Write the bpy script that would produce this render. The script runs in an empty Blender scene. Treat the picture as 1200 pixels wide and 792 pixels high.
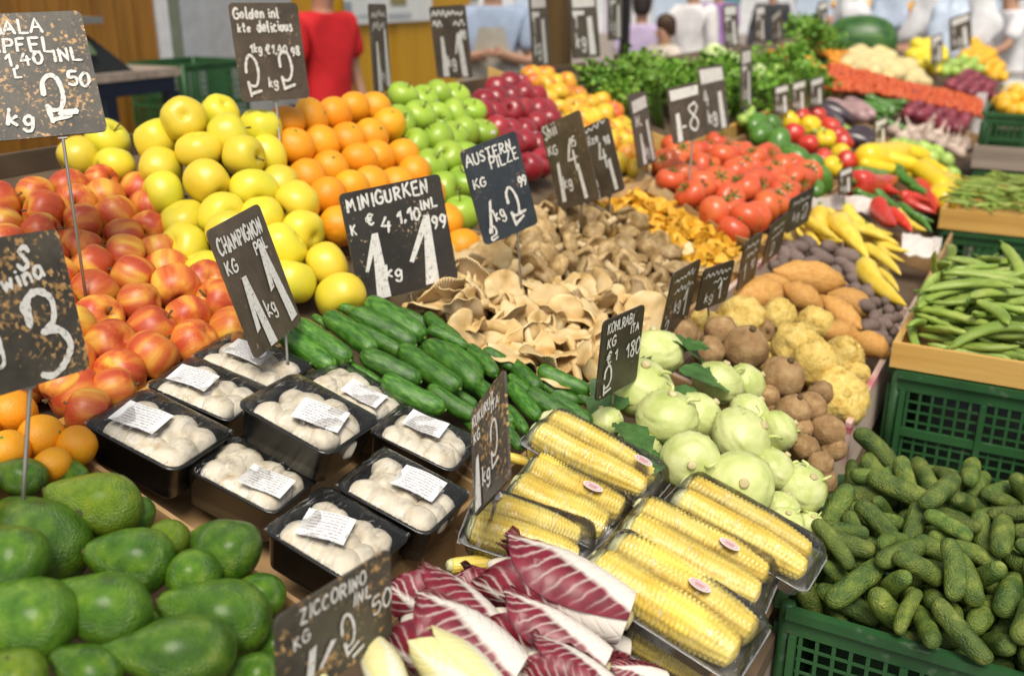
import bpy, bmesh, math, random
import numpy as np
from mathutils import Vector, Matrix, Quaternion, noise

random.seed(7)
PI = math.pi
scene = bpy.context.scene
COL = scene.collection

# ------------------------------------------------------------------ camera model (photo pixels, 1200 x 792)
FPX, CX, CY = 1150.0, 600.0, 396.0
YAW, HOR, EYE = math.radians(29), -20.0, 1.70
PITCH = math.atan((CY - HOR) / FPX)
_h = Vector((-math.sin(YAW), math.cos(YAW), 0))
CR = Vector((math.cos(YAW), math.sin(YAW), 0))
CF = _h * math.cos(PITCH) - Vector((0, 0, 1)) * math.sin(PITCH)
CU = _h * math.sin(PITCH) + Vector((0, 0, 1)) * math.cos(PITCH)
EYEP = Vector((0, 0, EYE))
SL = 0.296                                   # slope of the display: it rises towards the vendor's side (-X)
NRM = Vector((SL, 0, 1)).normalized()
UPS = Vector((-1, 0, SL)).normalized()       # up the slope
ALY = Vector((0, 1, 0))                      # along the aisle


def ray(u, v):
    return CF + CR * ((u - CX) / FPX) + CU * ((CY - v) / FPX)


def plane_z(x, h=0.0):
    return 1.0 + h / NRM.z + SL * (-0.3 - x)


def on(u, v, h=0.0):
    """The point of the sloping display, raised by h, that stands behind a photo pixel."""
    d = ray(u, v)
    z0 = 1.0 + h / NRM.z
    t = (z0 - 0.3 * SL - EYE) / (d.z + SL * d.x)
    return EYEP + d * t


def lvl(u, v, z):
    d = ray(u, v)
    return EYEP + d * ((z - EYE) / d.z)


def at_x(u, v, x):
    d = ray(u, v)
    return EYEP + d * (x / d.x)


def at_d(u, v, dist):
    return EYEP + ray(u, v) * dist


def proj(p):
    q = Vector(p) - EYEP
    w = q.dot(CF)
    return CX + FPX * q.dot(CR) / w, CY - FPX * q.dot(CU) / w


def depth(p):
    return (Vector(p) - EYEP).dot(CF)


def inpoly(u, v, poly):
    c = False
    j = len(poly) - 1
    for i in range(len(poly)):
        (x1, y1), (x2, y2) = poly[i], poly[j]
        if (y1 > v) != (y2 > v) and u < (x2 - x1) * (v - y1) / (y2 - y1) + x1:
            c = not c
        j = i
    return c


# ------------------------------------------------------------------ mesh helpers
class MB:
    """Collects verts / faces (and a uv per vertex) of ONE mesh."""

    def __init__(s):
        s.v, s.f, s.m, s.uv = [], [], [], []

    def add(s, vs, fs, mi=0, uv=None):
        o = len(s.v)
        s.v += [tuple(p) for p in vs]
        s.uv += list(uv) if uv else [(0.0, 0.0)] * len(vs)
        for f in fs:
            s.f.append(tuple(i + o for i in f))
            s.m.append(mi)
        return s

    def xf(s, M):
        s.v = [tuple(M @ Vector(p)) for p in s.v]
        return s

    def fn(s, g):
        s.v = [tuple(g(Vector(p))) for p in s.v]
        return s

    def box(s, lo, hi, mi=0, M=None):
        x0, y0, z0 = lo
        x1, y1, z1 = hi
        vs = [(x0, y0, z0), (x1, y0, z0), (x1, y1, z0), (x0, y1, z0), (x0, y0, z1), (x1, y0, z1), (x1, y1, z1), (x0, y1, z1)]
        if M:
            vs = [M @ Vector(p) for p in vs]
        return s.add(vs, [(0, 3, 2, 1), (4, 5, 6, 7), (0, 1, 5, 4), (1, 2, 6, 5), (2, 3, 7, 6), (3, 0, 4, 7)], mi)

    def mesh(s, name, smooth=True):
        me = bpy.data.meshes.new(name)
        me.from_pydata(s.v, [], s.f)
        if any(s.m):
            me.polygons.foreach_set('material_index', s.m)
        me.polygons.foreach_set('use_smooth', [smooth] * len(s.f))
        if any(u != (0.0, 0.0) for u in s.uv):
            l = me.uv_layers.new(name='UVMap')
            for lp in me.loops:
                l.data[lp.index].uv = s.uv[lp.vertex_index]
        me.update()
        return me


def catmull(pts, n):
    P = [Vector(p) for p in pts]
    P = [P[0] * 2 - P[1]] + P + [P[-1] * 2 - P[-2]]
    out = []
    for i in range(1, len(P) - 2):
        for k in range(n):
            t = k / n
            a, b, c, d = P[i - 1], P[i], P[i + 1], P[i + 2]
            out.append(0.5 * ((2 * b) + (c - a) * t + (2 * a - 5 * b + 4 * c - d) * t * t + (3 * b - a - 3 * c + d) * t ** 3))
    out.append(P[-2])
    return out


def lathe(prof, nseg=20, sub=3, axis='Z', mb=None, mi=0):
    """Closed body from (along, radius) pairs, poles at both ends."""
    pts = catmull([(a, max(r, 0), 0) for a, r in prof], sub)
    mb = mb or MB()
    vs, fs, uv = [], [], []
    n = len(pts)
    vs.append((0, 0, pts[0].x)); uv.append((.5, 0.001))
    for i in range(1, n - 1):
        for k in range(nseg):
            t = 2 * PI * k / nseg
            r = max(pts[i].y, 1e-5)
            vs.append((r * math.cos(t), r * math.sin(t), pts[i].x)); uv.append((k / nseg, i / n))
    vs.append((0, 0, pts[-1].x)); uv.append((.5, .999))
    L = len(vs) - 1
    for k in range(nseg):
        k2 = (k + 1) % nseg
        fs.append((0, 1 + k2, 1 + k))
        for i in range(n - 3):
            a = 1 + i * nseg
            fs.append((a + k, a + k2, a + nseg + k2, a + nseg + k))
        a = 1 + (n - 3) * nseg
        fs.append((a + k, a + k2, L))
    if axis == 'X':
        vs = [(z, x, y) for x, y, z in vs]
    return mb.add(vs, fs, mi, uv)


def tube(pts, rad, nseg=8, mb=None, mi=0, sub=0):
    mb = mb or MB()
    P = catmull(pts, sub) if sub else [Vector(p) for p in pts]
    n = len(P)
    R = rad if isinstance(rad, (list, tuple)) else [rad] * n
    if len(R) != n:
        R = [R[0] + (R[-1] - R[0]) * i / (n - 1) for i in range(n)]
    vs, fs = [], []
    up = Vector((0, 0, 1))
    for i in range(n):
        t = (P[min(i + 1, n - 1)] - P[max(i - 1, 0)]).normalized()
        a = t.cross(up)
        if a.length < 1e-3:
            a = t.cross(Vector((1, 0, 0)))
        a.normalize()
        b = t.cross(a)
        for k in range(nseg):
            q = 2 * PI * k / nseg
            vs.append(P[i] + (a * math.cos(q) + b * math.sin(q)) * R[i])
    for i in range(n - 1):
        for k in range(nseg):
            k2 = (k + 1) % nseg
            fs.append((i * nseg + k, i * nseg + k2, (i + 1) * nseg + k2, (i + 1) * nseg + k))
    vs += [P[0], P[-1]]
    for k in range(nseg):
        k2 = (k + 1) % nseg
        fs.append((len(vs) - 2, k2, k))
        fs.append((len(vs) - 1, (n - 1) * nseg + k, (n - 1) * nseg + k2))
    return mb.add(vs, fs, mi)


def nz(p, s, seed=0.0):
    return noise.noise(Vector(p) * s + Vector((seed * 13.7, seed * 7.1, -seed * 3.3)))


def rough(mb, amp, scale, seed=0, fine=0):
    def g(p):
        d = p.normalized() if p.length > 1e-6 else Vector((0, 0, 1))
        k = amp * nz(p, scale, seed)
        if fine:
            k += amp * .35 * nz(p, scale * 2.7, seed + 5)
        return p + d * k
    return mb.fn(g)


# ------------------------------------------------------------------ materials
def nodes_of(name):
    m = bpy.data.materials.new(name)
    m.use_nodes = True
    nt = m.node_tree
    return m, nt, nt.nodes, nt.links, nt.nodes['Principled BSDF']


def ramp(N, stops, interp='LINEAR'):
    r = N.new('ShaderNodeValToRGB')
    r.color_ramp.interpolation = interp
    e = r.color_ramp.elements
    while len(e) < len(stops):
        e.new(0.5)
    for i, (p, c) in enumerate(stops):
        e[i].position = p
        e[i].color = (*c, 1)
    return r


def mat(name, stops, scale=20, stretch=(1, 1, 1), detail=3, rgh=.45, bump=0, bscale=120, spec=.5, coat=0, hv=.0, vv=.12, sss=0, sssc=(1, .6, .3), coord='Object', spots=None, metal=0, bdist=.004):
    """Noise -> colour ramp, varied per object; an optional fine bump and a layer of specks."""
    m, nt, N, L, B = nodes_of(name)
    tc = N.new('ShaderNodeTexCoord')
    mp = N.new('ShaderNodeMapping')
    mp.inputs['Scale'].default_value = stretch
    L.new(tc.outputs[coord], mp.inputs[0])
    oi = N.new('ShaderNodeObjectInfo')
    mul = N.new('ShaderNodeMath'); mul.operation = 'MULTIPLY'; mul.inputs[1].default_value = 40
    L.new(oi.outputs['Random'], mul.inputs[0])
    nt1 = N.new('ShaderNodeTexNoise'); nt1.noise_dimensions = '4D'
    nt1.inputs['Scale'].default_value = scale
    nt1.inputs['Detail'].default_value = detail
    L.new(mp.outputs[0], nt1.inputs['Vector']); L.new(mul.outputs[0], nt1.inputs['W'])
    r = ramp(N, stops)
    L.new(nt1.outputs['Fac'], r.inputs[0])
    col = r.outputs[0]
    if spots:
        sc, thr, c = spots
        n2 = N.new('ShaderNodeTexNoise'); n2.noise_dimensions = '4D'
        n2.inputs['Scale'].default_value = sc
        n2.inputs['Detail'].default_value = 4
        L.new(tc.outputs[coord], n2.inputs['Vector']); L.new(mul.outputs[0], n2.inputs['W'])
        mr = N.new('ShaderNodeMapRange'); mr.inputs[1].default_value = thr; mr.inputs[2].default_value = thr + .05
        L.new(n2.outputs['Fac'], mr.inputs[0])
        mx = N.new('ShaderNodeMix'); mx.data_type = 'RGBA'
        mx.inputs[7].default_value = (*c, 1)
        L.new(mr.outputs[0], mx.inputs[0]); L.new(col, mx.inputs[6])
        col = mx.outputs[2]
    if hv or vv:
        hs = N.new('ShaderNodeHueSaturation')
        a = N.new('ShaderNodeMapRange'); a.inputs[3].default_value = .5 - hv; a.inputs[4].default_value = .5 + hv
        b = N.new('ShaderNodeMapRange'); b.inputs[3].default_value = 1 - vv; b.inputs[4].default_value = 1 + vv
        fr = N.new('ShaderNodeMath'); fr.operation = 'FRACT'
        L.new(mul.outputs[0], fr.inputs[0])
        L.new(oi.outputs['Random'], a.inputs[0]); L.new(fr.outputs[0], b.inputs[0])
        L.new(a.outputs[0], hs.inputs['Hue']); L.new(b.outputs[0], hs.inputs['Value'])
        L.new(col, hs.inputs['Color'])
        col = hs.outputs[0]
    L.new(col, B.inputs['Base Color'])
    B.inputs['Roughness'].default_value = rgh
    B.inputs['Specular IOR Level'].default_value = spec
    B.inputs['Metallic'].default_value = metal
    if coat:
        B.inputs['Coat Weight'].default_value = coat
        B.inputs['Coat Roughness'].default_value = .24
    if sss:
        B.inputs['Subsurface Weight'].default_value = sss
        B.inputs['Subsurface Radius'].default_value = sssc
        B.inputs['Subsurface Scale'].default_value = .006
    if bump:
        nb = N.new('ShaderNodeTexNoise'); nb.inputs['Scale'].default_value = bscale; nb.inputs['Detail'].default_value = 4
        L.new(mp.outputs[0], nb.inputs['Vector'])
        bp = N.new('ShaderNodeBump'); bp.inputs['Strength'].default_value = bump; bp.inputs['Distance'].default_value = bdist
        L.new(nb.outputs['Fac'], bp.inputs['Height']); L.new(bp.outputs[0], B.inputs['Normal'])
    return m


def flat(name, c, rgh=.5, c2=None, scale=15, bump=0, bscale=80, spec=.4, metal=0, stretch=(1, 1, 1), coord='Object'):
    c2 = c2 or tuple(x * .82 for x in c)
    return mat(name, [(.3, c2), (.7, c)], scale=scale, rgh=rgh, bump=bump, bscale=bscale, spec=spec, vv=.05, metal=metal, stretch=stretch, coord=coord)


M = {}
M['red_apple'] = mat('red_apple_skin', [(.33, (.78, .46, .06)), (.45, (.66, .22, .035)), (.56, (.52, .08, .022)), (.74, (.34, .028, .016))], scale=38, stretch=(1, 1, .16), detail=5, rgh=.42, coat=.03, vv=.15, spots=(420, .66, (.75, .45, .2)))
M['yellow_apple'] = mat('yellow_apple_skin', [(.28, (.58, .55, .035)), (.46, (.74, .62, .04)), (.62, (.80, .62, .045)), (.8, (.82, .58, .05))], scale=16, rgh=.36, coat=.12, hv=.012, vv=.08, spots=(500, .70, (.45, .38, .08)))
M['green_apple'] = mat('green_apple_skin', [(.3, (.24, .42, .025)), (.55, (.36, .52, .05)), (.8, (.48, .58, .09))], scale=18, rgh=.34, coat=.15, vv=.1, spots=(450, .68, (.55, .62, .25)))
M['dark_apple'] = mat('dark_red_apple_skin', [(.3, (.22, .012, .02)), (.6, (.34, .02, .03)), (.8, (.46, .07, .05))], scale=20, stretch=(1, 1, .3), rgh=.28, coat=.3, vv=.15)
M['blush_apple'] = mat('blush_apple_skin', [(.32, (.76, .58, .04)), (.48, (.80, .50, .04)), (.6, (.72, .24, .03)), (.75, (.56, .09, .03))], scale=18, rgh=.38, hv=.01, vv=.1)
M['orange'] = mat('orange_peel', [(.3, (.82, .30, .008)), (.6, (.88, .38, .012)), (.8, (.90, .45, .02))], scale=14, rgh=.42, bump=.25, bscale=330, vv=.07, hv=.006)
M['avocado'] = mat('avocado_skin', [(.25, (.028, .085, .004)), (.46, (.062, .165, .006)), (.62, (.115, .24, .010)), (.80, (.24, .34, .03))], scale=6, detail=9, rgh=.25, bump=.5, bscale=55, bdist=.02, coat=.3, vv=.16, spots=(120, .70, (.05, .09, .012)))
M['avocado_scar'] = mat('scarred_avocado_skin', [(.28, (.09, .17, .006)), (.5, (.15, .25, .010)), (.8, (.25, .31, .02))], scale=10, detail=7, rgh=.32, coat=.12, bump=.5, bscale=55, bdist=.02, vv=.05, spots=(6, .625, (.045, .022, .010)))
M['stem'] = flat('dry_stem', (.14, .09, .04), .8)
M['green_stem'] = flat('green_stem', (.13, .24, .04), .6)
M['mini_cuke'] = mat('mini_cucumber_skin', [(.28, (.018, .075, .008)), (.46, (.04, .14, .012)), (.62, (.09, .23, .025)), (.8, (.19, .34, .06))], scale=30, stretch=(.25, 1, 1), rgh=.3, bump=.3, bscale=160, coat=.15, vv=.18, spots=(260, .69, (.2, .33, .08)))
M['gherkin'] = mat('gherkin_skin', [(.28, (.038, .08, .013)), (.44, (.085, .14, .022)), (.60, (.16, .215, .034)), (.78, (.34, .38, .085))], scale=5, stretch=(.9, 1, 1), detail=5, rgh=.42, bump=.6, bscale=34, bdist=.009, vv=.24, hv=.01, spots=(60, .66, (.25, .30, .1)))
M['kohlrabi'] = mat('kohlrabi_skin', [(.28, (.42, .50, .13)), (.5, (.58, .63, .24)), (.75, (.72, .74, .38))], scale=30, detail=7, rgh=.42, bump=.3, bscale=90, vv=.07, sss=.08, spots=(110, .68, (.36, .40, .16)))
M['kohl_cut'] = flat('kohlrabi_cut', (.66, .60, .34), .7, (.45, .36, .16), 120)
M['leaf'] = mat('kohlrabi_leaf', [(.3, (.03, .08, .015)), (.6, (.06, .15, .03)), (.8, (.12, .22, .06))], scale=60, rgh=.5, bump=.3, bscale=150)
M['champ'] = mat('white_mushroom_skin', [(.25, (.56, .43, .26)), (.42, (.80, .71, .55)), (.7, (.87, .81, .68))], scale=45, detail=5, rgh=.62, bump=.15, bscale=150, vv=.05, sss=.1, spots=(95, .70, (.36, .22, .10)))
M['tray_black'] = mat('black_punnet_plastic', [(.3, (.006, .006, .006)), (.7, (.018, .018, .017))], scale=20, rgh=.22, spec=.6, vv=0)
M['paper'] = None
M['oyster'] = mat('oyster_mushroom', [(.25, (.36, .20, .06)), (.42, (.60, .40, .16)), (.58, (.73, .55, .28)), (.75, (.80, .67, .42))], scale=30, detail=5, rgh=.65, bump=.3, bscale=90, vv=.12, sss=.06)
M['shiitake'] = mat('shiitake_cap', [(.25, (.14, .075, .025)), (.5, (.36, .235, .095)), (.75, (.62, .46, .23))], scale=60, detail=5, rgh=.55, bump=.35, bscale=140, vv=.2)
M['shiitake_stem'] = flat('shiitake_stalk', (.68, .54, .33), .7, (.5, .36, .18), 60)
M['chant'] = mat('chanterelle', [(.3, (.62, .30, .02)), (.6, (.78, .44, .03)), (.8, (.84, .56, .08))], scale=70, rgh=.6, bump=.3, bscale=160, vv=.12)
M['tomato'] = mat('tomato_skin', [(.3, (.64, .09, .025)), (.6, (.70, .14, .04)), (.85, (.74, .23, .07))], scale=14, rgh=.3, coat=.15, vv=.1, hv=.006)
M['calyx'] = flat('tomato_calyx', (.10, .20, .03), .7)
M['beet'] = mat('earthy_root_skin', [(.25, (.18, .09, .03)), (.5, (.32, .19, .08)), (.75, (.46, .31, .15))], scale=45, detail=6, rgh=.8, bump=.5, bscale=170, vv=.12)
M['celeriac'] = mat('celeriac_skin', [(.25, (.38, .21, .03)), (.45, (.62, .43, .10)), (.7, (.74, .57, .19))], scale=55, detail=7, rgh=.75, bump=.6, bscale=150, vv=.08, spots=(130, .64, (.34, .20, .06)))
M['sweet'] = mat('sweet_potato_skin', [(.25, (.44, .20, .045)), (.5, (.58, .30, .075)), (.8, (.66, .38, .13))], scale=30, stretch=(.4, 1, 1), detail=5, rgh=.7, bump=.35, bscale=90, vv=.1, spots=(160, .69, (.3, .14, .04)))
M['purple'] = mat('purple_potato_skin', [(.25, (.10, .065, .055)), (.5, (.20, .14, .12)), (.8, (.34, .26, .21))], scale=45, detail=5, rgh=.78, bump=.4, bscale=140, vv=.15)
M['ypep'] = mat('yellow_pepper_skin', [(.3, (.74, .50, .03)), (.6, (.82, .62, .09)), (.85, (.84, .70, .2))], scale=18, stretch=(.4, 1, 1), rgh=.28, coat=.2, vv=.08)
M['rpep'] = mat('red_pepper_skin', [(.3, (.50, .025, .015)), (.6, (.62, .05, .025)), (.85, (.70, .16, .04))], scale=18, rgh=.25, coat=.3, vv=.12)
M['gpep'] = mat('green_pepper_skin', [(.3, (.04, .13, .02)), (.6, (.10, .24, .03)), (.85, (.28, .42, .07))], scale=18, rgh=.28, coat=.2, vv=.15)
M['lgreen'] = mat('light_green_skin', [(.3, (.28, .45, .06)), (.6, (.42, .58, .12)), (.85, (.60, .68, .25))], scale=18, rgh=.35, vv=.15)
M['zucc'] = mat('yellow_squash_skin', [(.3, (.78, .52, .012)), (.7, (.86, .64, .03))], scale=18, rgh=.3, coat=.15, vv=.06)
M['eggplant'] = mat('eggplant_skin', [(.3, (.03, .018, .025)), (.7, (.08, .05, .06))], scale=18, rgh=.22, coat=.3, vv=.2)
M['pale_egg'] = mat('pale_eggplant_skin', [(.3, (.24, .11, .13)), (.5, (.42, .26, .25)), (.75, (.58, .42, .38))], scale=14, stretch=(.3, 1, 1), rgh=.3, vv=.15)
M['bean'] = mat('bean_pod_skin', [(.3, (.15, .23, .03)), (.52, (.26, .36, .06)), (.75, (.44, .50, .14))], scale=7, stretch=(.3, 1, 1), rgh=.42, bump=.2, bscale=90, vv=.16, hv=.008)
M['radic'] = None
M['endive'] = None
M['carrot'] = mat('carrot_skin', [(.3, (.74, .25, .012)), (.7, (.84, .36, .03))], scale=24, rgh=.5, vv=.1)
M['garlic'] = mat('garlic_skin', [(.3, (.42, .30, .24)), (.6, (.60, .47, .38)), (.8, (.76, .68, .58))], scale=40, rgh=.6, vv=.12)
M['potato'] = mat('pale_potato_skin', [(.3, (.60, .47, .20)), (.7, (.76, .64, .34))], scale=30, rgh=.7, vv=.1)
M['lemon'] = mat('lemon_peel', [(.3, (.80, .62, .02)), (.7, (.86, .72, .05))], scale=18, rgh=.4, vv=.08)
M['melon'] = mat('watermelon_rind', [(.38, (.02, .075, .015)), (.55, (.05, .14, .025)), (.7, (.12, .24, .05))], scale=14, stretch=(.2, 1, 1), rgh=.35, vv=0)
M['herb'] = mat('herb_leaf', [(.3, (.07, .18, .014)), (.5, (.15, .32, .025)), (.75, (.34, .50, .08))], scale=14, rgh=.55, vv=.2)
M['cabbage'] = mat('cabbage_leaf', [(.3, (.48, .58, .22)), (.7, (.66, .72, .40))], scale=14, rgh=.5, bump=.3, bscale=30)
M['chili'] = mat('small_red_fruit_skin', [(.3, (.50, .05, .02)), (.55, (.64, .12, .03)), (.8, (.72, .26, .07))], scale=40, rgh=.4, vv=.0)
M['shallot'] = mat('shallot_skin', [(.3, (.16, .02, .035)), (.7, (.30, .05, .07))], scale=30, rgh=.4, vv=.2)
M['flower'] = mat('orange_fruit_skin', [(.3, (.82, .38, .015)), (.7, (.86, .52, .03))], scale=30, rgh=.45, vv=.1)
M['crate'] = mat('green_crate_plastic', [(.3, (.016, .065, .02)), (.55, (.026, .10, .03)), (.8, (.045, .14, .045))], scale=9, detail=5, rgh=.48, vv=.06, bump=.08, bscale=40, spots=(45, .62, (.075, .125, .07)))
M['wood'] = mat('pine_wood', [(.3, (.46, .24, .05)), (.5, (.62, .36, .09)), (.75, (.70, .45, .15))], scale=10, stretch=(.18, 2.4, 2.4), detail=6, rgh=.55, bump=.15, bscale=60, vv=.06, spots=(16, .70, (.30, .13, .035)))
M['grey_wood'] = mat('weathered_wood', [(.3, (.22, .17, .13)), (.7, (.42, .34, .27))], scale=10, stretch=(.15, 2.5, 2.5), detail=5, rgh=.75, vv=.06)
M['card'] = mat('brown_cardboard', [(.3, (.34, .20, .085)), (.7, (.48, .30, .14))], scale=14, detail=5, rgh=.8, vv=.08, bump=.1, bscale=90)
M['card_dark'] = mat('shaded_box_board', [(.3, (.09, .06, .035)), (.7, (.15, .10, .06))], scale=14, rgh=.85, vv=.05)  # board colour darkened to give the shade in gaps under the produce
M['paper_bag'] = mat('kraft_paper', [(.3, (.46, .31, .14)), (.7, (.60, .43, .22))], scale=18, detail=5, rgh=.75, bump=.5, bscale=35)
M['white_paper'] = flat('white_tissue_paper', (.78, .72, .66), .7, (.68, .60, .55), 20, .4, 30)
M['pink_card'] = mat('printed_carton', [(.46, (.68, .56, .44)), (.60, (.66, .44, .40)), (.68, (.42, .05, .08))], scale=9, stretch=(.5, .5, 4), detail=2, rgh=.5, vv=0)
M['steel'] = flat('galvanised_wire', (.42, .40, .36), .38, metal=.8)
M['chalk'] = mat('chalk_paint', [(.30, (.36, .34, .30)), (.42, (.70, .68, .63)), (.7, (.80, .78, .74))], scale=210, detail=3, rgh=.8, vv=0)


def board_mat(name, base, light, wear, thr, blotch=.6):
    """Worn blackboard: dark paint, scuffs and flakes that show the board beneath."""
    m, nt, N, L, B = nodes_of(name)
    tc = N.new('ShaderNodeTexCoord')
    oi = N.new('ShaderNodeObjectInfo')
    mul = N.new('ShaderNodeMath'); mul.operation = 'MULTIPLY'; mul.inputs[1].default_value = 61
    L.new(oi.outputs['Random'], mul.inputs[0])

    def nse(sc, det):
        n = N.new('ShaderNodeTexNoise'); n.noise_dimensions = '4D'
        n.inputs['Scale'].default_value = sc; n.inputs['Detail'].default_value = det; n.inputs['Roughness'].default_value = .65
        L.new(tc.outputs['Object'], n.inputs['Vector']); L.new(mul.outputs[0], n.inputs['W'])
        return n
    r = ramp(N, [(.3, base), (.7, light)])
    L.new(nse(18, 6).outputs['Fac'], r.inputs[0])
    fine, big = nse(170, 5), nse(16, 3)
    ad = N.new('ShaderNodeMath'); ad.operation = 'MULTIPLY_ADD'; ad.inputs[1].default_value = blotch
    L.new(big.outputs['Fac'], ad.inputs[0]); L.new(fine.outputs['Fac'], ad.inputs[2])
    mr = N.new('ShaderNodeMapRange'); mr.inputs[1].default_value = thr; mr.inputs[2].default_value = thr + .07
    L.new(ad.outputs[0], mr.inputs[0])
    mx = N.new('ShaderNodeMix'); mx.data_type = 'RGBA'
    wr = ramp(N, [(.35, wear), (.65, tuple(min(1, c * 1.5 + .06) for c in wear))])
    L.new(nse(60, 2).outputs['Fac'], wr.inputs[0])
    L.new(mr.outputs[0], mx.inputs[0]); L.new(r.outputs[0], mx.inputs[6]); L.new(wr.outputs[0], mx.inputs[7])
    L.new(mx.outputs[2], B.inputs['Base Color'])
    B.inputs['Roughness'].default_value = .42
    B.inputs['Specular IOR Level'].default_value = .55
    bp = N.new('ShaderNodeBump'); bp.inputs['Strength'].default_value = .25; bp.inputs['Distance'].default_value = .001
    L.new(fine.outputs['Fac'], bp.inputs['Height']); L.new(bp.outputs[0], B.inputs['Normal'])
    return m


M['board'] = board_mat('worn_blackboard', (.016, .014, .011), (.05, .042, .034), (.40, .28, .17), .945)
M['board_rust'] = board_mat('rusty_blackboard', (.022, .019, .014), (.10, .085, .062), (.36, .20, .06), .85)
M['board_grey'] = board_mat('greyed_blackboard', (.05, .036, .023), (.13, .098, .066), (.24, .165, .09), .945)
M['board_blue'] = board_mat('slate_blackboard', (.022, .028, .036), (.055, .066, .08), (.16, .10, .06), .93)


def film_mat(name, tint=.10, sc=(30, 8, 8), rgh=.12, glint=.0):
    """Cling film: mostly see-through, with glints along its wrinkles, partly painted in as pale streaks."""
    m, nt, N, L, B = nodes_of(name)
    N.remove(B)
    out = N['Material Output']
    tr = N.new('ShaderNodeBsdfTransparent')
    gl = N.new('ShaderNodeBsdfGlossy'); gl.inputs['Roughness'].default_value = rgh
    df = N.new('ShaderNodeBsdfDiffuse'); df.inputs['Color'].default_value = (.85, .85, .83, 1)
    tc = N.new('ShaderNodeTexCoord')
    mp = N.new('ShaderNodeMapping'); mp.inputs['Scale'].default_value = sc
    ns = N.new('ShaderNodeTexNoise'); ns.inputs['Scale'].default_value = 6; ns.inputs['Detail'].default_value = 3; ns.inputs['Distortion'].default_value = .8
    L.new(tc.outputs['Object'], mp.inputs[0]); L.new(mp.outputs[0], ns.inputs['Vector'])
    bp = N.new('ShaderNodeBump'); bp.inputs['Strength'].default_value = .6; bp.inputs['Distance'].default_value = .004
    L.new(ns.outputs['Fac'], bp.inputs['Height']); L.new(bp.outputs[0], gl.inputs['Normal'])
    lw = N.new('ShaderNodeFresnel'); lw.inputs['IOR'].default_value = 1.5
    L.new(bp.outputs[0], lw.inputs['Normal'])
    m1 = N.new('ShaderNodeMixShader')
    cr = N.new('ShaderNodeMapRange'); cr.inputs[1].default_value = .62; cr.inputs[2].default_value = .70; cr.inputs[3].default_value = tint; cr.inputs[4].default_value = tint + glint  # white diffuse streaks painted in as glints on the creases
    L.new(ns.outputs['Fac'], cr.inputs[0]); L.new(cr.outputs[0], m1.inputs[0])
    L.new(tr.outputs[0], m1.inputs[1]); L.new(df.outputs[0], m1.inputs[2])
    m2 = N.new('ShaderNodeMixShader')
    L.new(lw.outputs[0], m2.inputs[0]); L.new(m1.outputs[0], m2.inputs[1]); L.new(gl.outputs[0], m2.inputs[2])
    L.new(m2.outputs[0], out.inputs[0])
    return m


M['film'] = film_mat('cling_film', .012, (34, 9, 9), .08, .24)
M['tray_grey'] = film_mat('clear_tray_plastic', .34, (6, 6, 6), .15, .12)


def label_paper():
    """White sticker with faint lines of small print."""
    m, nt, N, L, B = nodes_of('printed_sticker')
    tc = N.new('ShaderNodeTexCoord')
    br = N.new('ShaderNodeTexBrick')
    br.inputs['Color1'].default_value = (.42, .40, .40, 1); br.inputs['Color2'].default_value = (.80, .79, .77, 1)
    br.inputs['Mortar'].default_value = (.82, .81, .79, 1)
    br.inputs['Scale'].default_value = 10; br.inputs['Mortar Size'].default_value = .05
    br.inputs['Brick Width'].default_value = .5; br.inputs['Row Height'].default_value = .12
    br.offset = .37
    mp = N.new('ShaderNodeMapping'); mp.inputs['Scale'].default_value = (.55, .12, 1)
    L.new(tc.outputs['UV'], mp.inputs[0])
    sp = N.new('ShaderNodeTexNoise'); sp.inputs['Scale'].default_value = 26
    L.new(tc.outputs['UV'], sp.inputs['Vector'])
    L.new(mp.outputs[0], br.inputs['Vector'])
    sx = N.new('ShaderNodeSeparateXYZ'); L.new(tc.outputs['UV'], sx.inputs[0])
    # print only inside a margin, broken up into word-like dashes
    mg = N.new('ShaderNodeMath'); mg.operation = 'COMPARE'; mg.inputs[1].default_value = .5; mg.inputs[2].default_value = .36
    L.new(sx.outputs[0], mg.inputs[0])
    wv = N.new('ShaderNodeMath'); wv.operation = 'SINE'
    sc = N.new('ShaderNodeMath'); sc.operation = 'MULTIPLY'; sc.inputs[1].default_value = 56
    L.new(sx.outputs[1], sc.inputs[0]); L.new(sc.outputs[0], wv.inputs[0])
    g1 = N.new('ShaderNodeMath'); g1.operation = 'GREATER_THAN'; g1.inputs[1].default_value = .35
    L.new(wv.outputs[0], g1.inputs[0])
    g2 = N.new('ShaderNodeMath'); g2.operation = 'GREATER_THAN'; g2.inputs[1].default_value = .48
    L.new(sp.outputs['Fac'], g2.inputs[0])
    a = N.new('ShaderNodeMath'); a.operation = 'MULTIPLY'; L.new(g1.outputs[0], a.inputs[0]); L.new(g2.outputs[0], a.inputs[1])
    b = N.new('ShaderNodeMath'); b.operation = 'MULTIPLY'; L.new(a.outputs[0], b.inputs[0]); L.new(mg.outputs[0], b.inputs[1])
    c = N.new('ShaderNodeMath'); c.operation = 'MULTIPLY'; c.inputs[1].default_value = .85; L.new(b.outputs[0], c.inputs[0])
    mx = N.new('ShaderNodeMix'); mx.data_type = 'RGBA'
    mx.inputs[6].default_value = (.82, .81, .79, 1); mx.inputs[7].default_value = (.25, .22, .28, 1)
    L.new(c.outputs[0], mx.inputs[0])
    N.remove(br); N.remove(mp)
    L.new(mx.outputs[2], B.inputs['Base Color'])
    B.inputs['Roughness'].default_value = .45
    return m


M['paper'] = label_paper()


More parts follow.
